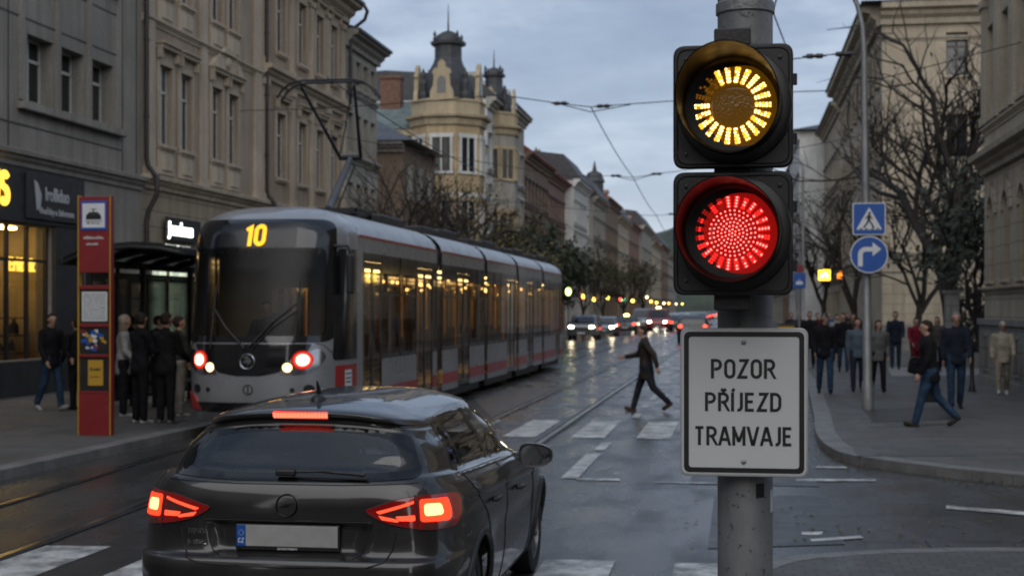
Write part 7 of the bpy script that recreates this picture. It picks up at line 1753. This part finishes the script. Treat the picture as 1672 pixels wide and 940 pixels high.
x, y = at(1305, 46); t = thing('road_sign', 'blue tram stop sign on thin pole seen past the red lamp housing', 'road sign', (x, y, PH)); MB().tube([(0, 0, 0), (0, 0, 3.2)], .035, 10).build('pole', M['galv'], t, 40); zq = 2 + (505 - 458) * 46 / FPX - PH
MB().box(-.2, .2, -.06, -.04, zq - .25, zq + .25).build('panel', M['sign_blue'], t, bevel=.01); m = MB(); m.prism(round_poly([(-.12, zq - .13), (.12, zq - .13), (.1, zq - .02), (-.1, zq - .02)], .03), -.068, -.061, 'y'); m.box(-.01, .01, -.068, -.061, zq - .018, zq + .06); m.build('tram_pictogram', M['sign_white'], t); MB().box(-.13, .13, -.06, -.035, zq + .28, zq + .5).build('upper_panel', M['totem_red'], t, bevel=.01)
x, y = at(1284, 38); t = thing('waste_bin', 'yellow litter bin on a post peeking out beside the white sign', 'bin', (x, y, PH)); MB().prism(round_poly([(-.2, .75), (.2, .75), (.22, 1.45), (-.22, 1.45)], .04), -.18, .18, 'y').build('bin_body', M['totem_yellow'], t, bevel=.02); MB().tube([(0, .21, 0), (0, .21, 1.5)], .04, 8).build('post', M['dark_metal'], t, 40); m = MB(); m.box(-.23, .23, -.2, .2, 1.455, 1.5); m.build('lid', M['dark_metal'], t)
# iron fence between palace and cream block
fx0, fx1, fy = 6.6, 15.0, 47.5
t = thing('iron_fence', 'dark iron railing fence between the palace and the cream block', 'fence', (0, 0, PH))
m = MB(); m.box(fx0, fx1, fy - .2, fy + .2, 0, .5); m.build('fence_base', M['plinth'], t)
for x in (6.8, 9.6, 12.4): m = MB(); m.box(x - .2, x + .2, fy - .24, fy + .24, 0, 2.4); m.box(x - .26, x + .26, fy - .3, fy + .3, 2.401, 2.5); m.build('fence_pillar', M['plinth'], t)
for a, b in ((7.0, 9.4), (9.8, 12.2), (12.6, 15)):
    m = MB(); x = a
    while x < b: m.tube([(x, fy, .5), (x, fy, 2.2), (x, fy, 2.32)], [.016, .016, .003], 5); x += .12
    m.box(a, b, fy - .02, fy + .02, 1.95, 2.0); m.box(a, b, fy - .02, fy + .02, .62, .67); m.build('railing', M['dark_metal'], t)
t = thing('hedge', 'dark clipped hedge behind the iron railing fence', 'hedge', (0, 0, PH)); m = MB(); r_ = random.Random(9)
for k in range(5200):
    p = Vector((r_.uniform(6.8, 15), fy + 1 + r_.uniform(-.5, .6), r_.uniform(.1, 2.6) ** 1.0)); s_ = r_.uniform(.05, .12); a = Vector((r_.gauss(0,1), r_.gauss(0,1), r_.gauss(0,1))).normalized(); b = a.orthogonal().normalized(); m.add([p + a*s_, p + b*s_*.6, p - a*s_, p - b*s_*.6], [(0,1,2,3)])
m.build('foliage', M['leaf_dark'], t, fix=False); m = MB()
for k in range(18): x = 7 + k * .45; m.tube([(x, fy + 1, 0), (x + r_.uniform(-.2, .2), fy + 1, 1.6)], [.03, .012], 5)
m.build('stems', M['bark'], t, fix=False)
# ------------------------------------------------------------------ overhead wires
def wire(label, spans, name='overhead_wire', ins=(), r=.012):
    t = thing(name, label, 'wire', (0, 0, 0))
    for pts in spans:
        P = []
        for a, b in zip(pts[:-1], pts[1:]):
            a, b = Vector(a), Vector(b); L = (b - a).length; n = max(2, int(L / 2.5))
            for i in range(n): f = i / n; P.append(a.lerp(b, f) - Vector((0, 0, .004 * L * L * .12 * 4 * f * (1 - f))))
        P.append(Vector(pts[-1])); MB().tube(P, r, 5).build('wire', M['dark_metal'], t, 60)
    for p, d in ins:
        p, d = Vector(p), Vector(d).normalized(); MB().tube([p - d*.22, p - d*.16, p - d*.15, p - d*.05, p, p + d*.05, p + d*.15, p + d*.16, p + d*.22], [.015, .015, .045, .05, .03, .05, .045, .015, .015], 8).build('insulator', M['black_plastic'], t, 60)
    return t
def W3(u, v, D): x, y = at(u, D); return (x, y, 2 + (505 - v) * D / FPX)
c1, c2, c3 = W3(965, 175, 35), W3(1034, 290, 50), W3(1072, 352, 65)
A0 = (LX, yof(500, LX) - 7, 8.2)
wire('cross-street span wire meeting the diagonal contact wire above the tram', [[A0, W3(815, 155, 35), W3(920, 170, 35), c1, W3(1000, 172, 35), W3(1100, 165, 34.6), W3(1300, 150, 34), W3(1362, 148, 34), (6.5, 34.5, 8.2)], [W3(905, 168, 35), (c1[0], c1[1], c1[2] - .12), W3(1030, 171, 35)]], ins=[(W3(915, 169, 35), (1, 0, 0)), (W3(985, 173.5, 35), (1, 0, 0))])
wire('short span wire hung from the lamp post with dark insulators', [[W3(1398, 86, 26.7), W3(1340, 91, 26.7), W3(1292, 97, 26.4), W3(1262, 20, 22), W3(1278, -40, 20)], [W3(1396, 96, 26.7), W3(1375, 90, 26.7)]], ins=[(W3(1330, 92, 26.7), (1, 0, 0)), (W3(1378, 88.5, 26.7), (1, 0, 0))])
wire('middle span wire over the street with insulator near the red lamp', [[(LX + .5, c2[1], 8.4), W3(930, 288, 50), W3(1000, 287, 50), c2, W3(1070, 284, 50), W3(1105, 280, 50), (6.4, c2[1] - 1, 8.3)], [W3(1000, 287, 50), (c2[0], c2[1], c2[2] - .1), W3(1070, 284, 50)]], ins=[(W3(1072, 284, 50), (1, 0, 0)), (W3(1005, 287, 50), (1, 0, 0))])
wire('far span wire over the street low above the houses', [[(LX + .5, c3[1], 7.6), W3(1040, 351, 65), c3, W3(1104, 349, 65), (6.2, c3[1], 7.8)]], ins=[(W3(1098, 349.5, 65), (1, 0, 0))])
wire('contact wire of the right track running down the street', [[c1, c2, c3, W3(1100, 385, 90), (-3.65, 160, 6.2), (-3.65, 300, 6.2)]], r=.014)
wire('contact wire of the left track above the pantograph', [[(-7.25, 24.6, 6.14), (-7.25, 49.5, 6.25), (-7.25, 90, 6.2), (-7.25, 200, 6.2)]], r=.012)
# ------------------------------------------------------------------ cars down the street
def lofted(prof, W, n=8, tum=.16, belt=.85, zr=1.45):
    "side profile (y,z) swept across the width with tumblehome above the belt and rounded shoulders"
    m = MB(); xs = [-1, -.96, -.85, -.6, 0, .6, .85, .96, 1]; P = resample(prof, .12)
    for x in xs:
        for (y, z) in P:
            t = max(0, (z - belt) / (zr - belt)); w = W * (1 - tum * t ** 1.1); ed = abs(x)
            k = 1 - .035 * max(0, (ed - .8) / .2) ** 2; yc = 2.2
            m.v.append((x * w, yc + (y - yc) * k, .75 + (z - .75) * (k if z > .75 else 1)))
    n = len(P)
    for i in range(len(xs) - 1):
        for j in range(n): m.f.append([i*n+j, i*n+(j+1) % n, (i+1)*n+(j+1) % n, (i+1)*n+j]); m.m.append(0)
    m.f.append(list(range(n))); m.f.append([(len(xs)-1)*n + j for j in range(n)][::-1]); m.m += [0, 0]
    return m
CARP = {}
for k, c in (('silver', (.20,.205,.21)), ('grey', (.10,.11,.115)), ('black', (.015,.015,.017)), ('white', (.40,.40,.39)), ('red', (.20,.012,.012)), ('blue', (.03,.045,.075))): CARP[k] = mat('car_paint_' + k, c, .28, .35, .1, 3, coat=.8)
def far_car(label, x, y, paint, face, kind='hatch', taxi=False, on='both', group='cars on the street', glare=1.0):
    """face = 'front' (oncoming, headlights lit) or 'rear' (driving away, tail lights lit); local nose at y=0"""
    t = thing('car', label, 'car', (x, y, 0), 0 if face == 'front' else PI, group)
    if face == 'rear': t.location = (x, y + 4.35, 0)
    H = 1.66 if kind == 'suv' else (1.48 if kind != 'van' else 2.1); W = .92 if kind != 'van' else .98
    if kind == 'van': prof = [(.02, .32), (.0, .75), (.12, 1.0), (.7, 1.22), (1.45, H - .15), (1.8, H - .02), (4.2, H - .03), (4.4, H - .25), (4.42, .35)]
    elif kind == 'suv': prof = [(.05, .34), (.0, .7), (.10, 1.0), (1.15, 1.12), (1.85, H - .1), (2.3, H - .01), (3.7, H - .03), (4.15, H - .25), (4.3, 1.05), (4.36, .6), (4.3, .34)]
    else: prof = [(.05, .26), (.0, .55), (.08, .76), (1.1, .95), (1.85, H - .09), (2.3, H - .005), (3.3, H - .03), (3.95, 1.08), (4.25, .98), (4.35, .6), (4.3, .26)]
    b = lofted(prof, W, belt=1.0, zr=H); b.build('body', CARP[paint], t, 50, fix=True)
    bl = .97 if kind != 'van' else 1.25; k = W * .80
    fy0, fy1 = {'suv': (1.20, 1.80), 'van': (.76, 1.40)}.get(kind, (1.16, 1.80)); z0, z1 = {'suv': (1.16, H - .14), 'van': (1.26, H - .2)}.get(kind, (.99, H - .13))
    MB().add([(-k*1.02, fy0 - .03, z0 + .02), (k*1.02, fy0 - .03, z0 + .02), (k*.86, fy1 - .03, z1), (-k*.86, fy1 - .03, z1)], [(0,1,2,3)]).build('windscreen', M['pane'], t)
    ry0, ry1 = {'suv': (4.335, 4.18), 'van': (4.45, 4.43)}.get(kind, (4.05, 3.48)); rz0, rz1 = {'suv': (1.08, H - .24), 'van': (1.2, H - .3)}.get(kind, (1.10, H - .10))
    MB().add([(-k*.95, ry0, rz0), (k*.95, ry0, rz0), (k*.8, ry1 + .03, rz1), (-k*.8, ry1 + .03, rz1)], [(3,2,1,0)]).build('rear_window', M['pane'], t)
    for s in (-1, 1):
        MB().add([(s*(W*.985), fy1 - .2, bl + .06), (s*(W*.985), 3.5, bl + .06), (s*(W*.875), 3.2, H - .17), (s*(W*.875), fy1 + .25, H - .17)], [(0,1,2,3)]).build('side_window', M['pane'], t)
        for yw in (.85, 3.45):
            wo = MB().lathe([(.2, -.11), (.31, -.11), (.33, -.06), (.33, .06), (.31, .11), (.2, .11)], 20, Matrix.Translation((s*(W - .1), yw, .33)) @ Matrix.Rotation(R(90), 4, 'Y')).build('wheel', M['rubber'], t, 40); MB().lathe([(.19, -.112), (.19, .112)], 16, Matrix.Translation((s*(W - .1), yw, .33)) @ Matrix.Rotation(R(90), 4, 'Y')).build('rim', M['galv'], wo, 40)
        hz = {'suv': .86, 'van': .86}.get(kind, .70); h = MB(); h.sphere((s*W*.72, .07, hz), (.17*glare, .10, .085*glare), 14, 8); h.build('headlight', M['head_lamp'] if face == 'front' and on in ('both', s) else M['chrome'], t, 60)
        h = MB(); h.sphere((s*W*.80, 4.30 if kind != 'van' else 4.4, hz + .14), (.13*glare, .07, .10*glare), 12, 8); h.build('tail_light', M['red_lamp'] if face == 'rear' else M['tail_red'], t, 60)
        m = MB(); m.sphere((s*(W + .1), fy1 - .35, bl + .12), (.10, .06, .07), 10, 6); m.build('mirror', CARP[paint], t, 60)
    m = MB(); m.box(-.26, .26, -.03, -.01, .42, .53); m.build('number_plate', M['white_sheet'], t); m = MB(); m.box(-.26, .26, 4.37, 4.40, .5, .61); m.build('number_plate', M['white_sheet'], t)
    m = MB(); m.box(-.5, .5, -.02, .02, hz - .12, hz - .02) if kind == 'suv' else m.box(-.38, .38, -.015, .03, .56, .64); m.build('grille', M['black_plastic'], t, bevel=.01)
    if taxi: m = MB(); m.prism(round_poly([(-.22, H), (.22, H), (.18, H + .15), (-.18, H + .15)], .03), 2.3, 2.46, 'y'); m.build('taxi_light', M['warm_lamp'], t, bevel=.01)
    return t
for (u, D, p, f, kd, tx_, lab) in (
    (949, 92, 'grey', 'front', 'suv', False, 'grey oncoming car with lit headlights just past the tail of the tram'),
    (984, 104, 'grey', 'front', 'hatch', False, 'grey oncoming car half hidden behind the first grey one'),
    (1020, 114, 'black', 'rear', 'hatch', True, 'black taxi with lit roof sign and tail lights'),
    (1047, 138, 'silver', 'front', 'van', False, 'pale van with bright headlights beside the black taxi'),
    (1073, 130, 'red', 'front', 'van', True, 'red van with glaring headlights in mid street'),
    (1110, 128, 'black', 'rear', 'hatch', False, 'dark car with two red tail lights ahead in the right lane'),
    (1131, 84, 'black', 'rear', 'suv', False, 'dark car tail partly hidden behind the white text sign')):
    x, y = at(u, D); far_car(lab, x, y, p, f, kd, tx_)
cols = ['silver', 'black', 'white', 'grey', 'blue', 'silver', 'black', 'white', 'grey']
for i, (u, D) in enumerate(((1096, 165), (1106, 185), (1116, 205), (1126, 228), (1134, 250), (1142, 275), (1150, 300), (1157, 320), (1163, 335))):
    x, y = at(u, D); far_car('one of the oncoming headlights in the queue far down the street' if i else 'first car of the far queue of headlights', x, y, cols[i], 'front', 'hatch', False, 'both', 'far queue of oncoming cars', 1.6)
for i, (u, D) in enumerate(((1127, 158), (1136, 190), (1146, 225), (1118, 140), (1141, 208), (1152, 255), (1158, 285), (1165, 318))):
    x, y = at(u, D); far_car(['far car with red tail lights behind the right lane car', 'farther car with red tail lights before the queue', 'one of the farthest cars showing red tail lights', 'far car with red tail lights just ahead of the right lane car'][min(i, 2) if i != 3 else 3], x, y, cols[i], 'rear', 'hatch', False, 'both', 'far cars driving away', 1.6)
for i, (u, D) in enumerate(((1086, 152), (1100, 176), (1112, 196), (1122, 216), (1131, 240), (1139, 262), (1147, 288), (1154, 310))):
    x, y = at(u, D); far_car('one of the second file of oncoming headlights far down the street', x - 1.6, y, cols[(i * 2 + 1) % 9], 'front', 'hatch', False, 'both', 'second far file of oncoming cars', 1.6)
# ------------------------------------------------------------------ lit shop lanterns along the far left houses
lt = thing('shop_lantern', 'warm lit lantern on the house fronts far down the left side', 'lamp', (0, 0, 0), 0, 'lit lanterns far down the left side')
MB().sphere((0, 0, 0), .21, 12, 8).build('globe', M['warm_lamp'], lt, 60); MB().tube([(0, 0, .2), (0, 0, .42), (-.35, 0, .5), (-.5, 0, .5)], .03, 6).build('bracket', M['dark_metal'], lt, 60)
LN = [(952, 484, 'orange'), (970, 488, 'orange'), (992, 486, 'yellow'), (1033, 491, 'yellow'), (1049, 491, 'warm'), (1056, 485, 'warm'), (1063, 492, 'orange'), (1072, 494, 'yellow'), (1084, 495, 'warm'), (1092, 495, 'orange'), (1104, 496, 'warm'), (1114, 496, 'yellow')]
LCM = {'orange': emat('lamp_orange', (1,.42,.06), 7), 'yellow': emat('lamp_yellow', (1,.72,.10), 6), 'warm': emat('lamp_cream', (1,.78,.42), 4.5)}
ords = ['first', 'second', 'third', 'fourth', 'fifth', 'sixth', 'seventh', 'eighth', 'ninth', 'tenth', 'eleventh', 'last']
for i, (u, v, c) in enumerate(LN):
    D = (LX + .9) * FPX / CA / (u - 1205); x, y = at(u, D); o = lt if i == 0 else dup(lt)
    o.location = (x, y, 2 + (505 - v) * D / FPX); o['label'] = '%s of twelve lit lanterns on the far left house fronts, a %s one' % (ords[i], c if c != 'warm' else 'cream')
    g_ = [q for q in o.children if q.name.startswith('globe')][0]
    if i: g_.data = g_.data.copy()
    g_.data.materials[0] = LCM[c]
x, y = at(928, 78); t = thing('lit_sign', 'greenish yellow lit sign at the tail of the tram', 'sign', (x, y, 2 + (505 - 476) * 78 / FPX)); MB().sphere((0, 0, 0), (.16, .1, .22), 10, 8).build('light_box', emat('green_yellow_sign', (.8,1,.25), 3), t, 60); MB().tube([(0, 0, -.2), (0, 0, -2.85)], .03, 6).build('pole', M['dark_metal'], t, 60)
for (u, c, nm, lab) in ((1018, 'green_lamp', 'green', 'green signal light far down the street'), (1012.5, 'red_lamp', 'red', 'red signal light next to the far green one')):
    x, y = at(u, 165); t = thing('far_signal', lab, 'traffic light', (x, y, 0)); zq = 2 + (505 - 489) * 165 / FPX; MB().tube([(0, 0.1, 0), (0, .1, zq + .4)], .05, 8).build('pole', M['dark_metal'], t, 60); MB().box(-.2, .2, -.1, .09, zq - .35, zq + .35).build('housing', M['black_plastic'], t, bevel=.03); MB().sphere((0, -.12, zq), (.2, .06, .2), 14, 8).build('lens', M[c], t, 60)
# ------------------------------------------------------------------ sky, sun, camera
w = bpy.data.worlds.new('World'); SC.world = w; w.use_nodes = True
nt = w.node_tree; nt.nodes.clear()
out = nt.nodes.new('ShaderNodeOutputWorld'); bg = nt.nodes.new('ShaderNodeBackground')
sky = nt.nodes.new('ShaderNodeTexSky'); sky.sky_type = 'NISHITA'; sky.sun_disc = False; sky.sun_elevation = R(35); sky.sun_rotation = R(175); sky.altitude = 200; sky.dust_density = 2
t = nt.nodes.new('ShaderNodeTexCoord'); sep = nt.nodes.new('ShaderNodeSeparateXYZ'); nt.links.new(t.outputs['Generated'], sep.inputs[0])
# overcast deck: cloud layer seen on a plane overhead (direction / height)
zc = math_n(nt, 'MAXIMUM', sep.outputs[2], .0); zz = math_n(nt, 'ADD', zc, .16)
cx = nt.nodes.new('ShaderNodeCombineXYZ'); nt.links.new(math_n(nt, 'DIVIDE', sep.outputs[0], zz), cx.inputs[0]); nt.links.new(math_n(nt, 'DIVIDE', sep.outputs[1], zz), cx.inputs[1])
n1 = noise(nt, cx.outputs[0], 1.0, 6, .58); n2 = noise(nt, cx.outputs[0], 3.1, 4, .55)
cl = math_n(nt, 'ADD', math_n(nt, 'MULTIPLY', n1, .75), math_n(nt, 'MULTIPLY', n2, .25))
deck = ramp(nt, cl, [(.38, (1.0, 1.34, 2.0)), (.49, (1.5, 1.9, 2.6)), (.59, (2.7, 3.1, 3.75))])
low = ramp(nt, zc, [(.0, (3.1, 3.35, 3.7)), (.10, (2.6, 2.95, 3.45)), (.3, (1.7, 2.0, 2.5))])
deck = mixc(nt, ramp(nt, zc, [(.0, .75), (.16, .35), (.4, .0)]), deck, low)
col = mixc(nt, .93, sky.outputs[0], deck)
nt.links.new(col, bg.inputs[0]); bg.inputs[1].default_value = .15
nt.links.new(bg.outputs[0], out.inputs[0])
sl = bpy.data.lights.new('sun', 'SUN'); sl.energy = 1.5; sl.angle = R(85); sl.color = (1, .95, .88)
so = bpy.data.objects.new('sun', sl); COL.objects.link(so); so.rotation_euler = Vector((-.10, .75, -.42)).to_track_quat('-Z', 'Y').to_euler()
cam = bpy.data.cameras.new('camera'); co = bpy.data.objects.new('camera', cam); COL.objects.link(co); SC.camera = co
co.location = (0, 0, CAMH); co.rotation_euler = (R(90), 0, YAW)
cam.lens = 50.0; cam.sensor_width = 36.0; cam.shift_y = (VH - 470) / 1672; cam.clip_start = .05; cam.clip_end = 4000
cam.dof.use_dof = True; cam.dof.focus_distance = 4.4; cam.dof.aperture_fstop = 5.6; cam.dof.aperture_blades = 0
SC.view_settings.view_transform = 'Standard'; SC.view_settings.look = 'None'; SC.view_settings.exposure = .5; SC.view_settings.gamma = 1
SC.cycles.use_denoising = True
SC.cycles.max_bounces = 8; SC.cycles.diffuse_bounces = 3; SC.cycles.glossy_bounces = 3; SC.cycles.transparent_max_bounces = 16; SC.cycles.sample_clamp_indirect = 6; SC.cycles.caustics_reflective = False; SC.cycles.caustics_refractive = False
bpy.context.view_layer.update()
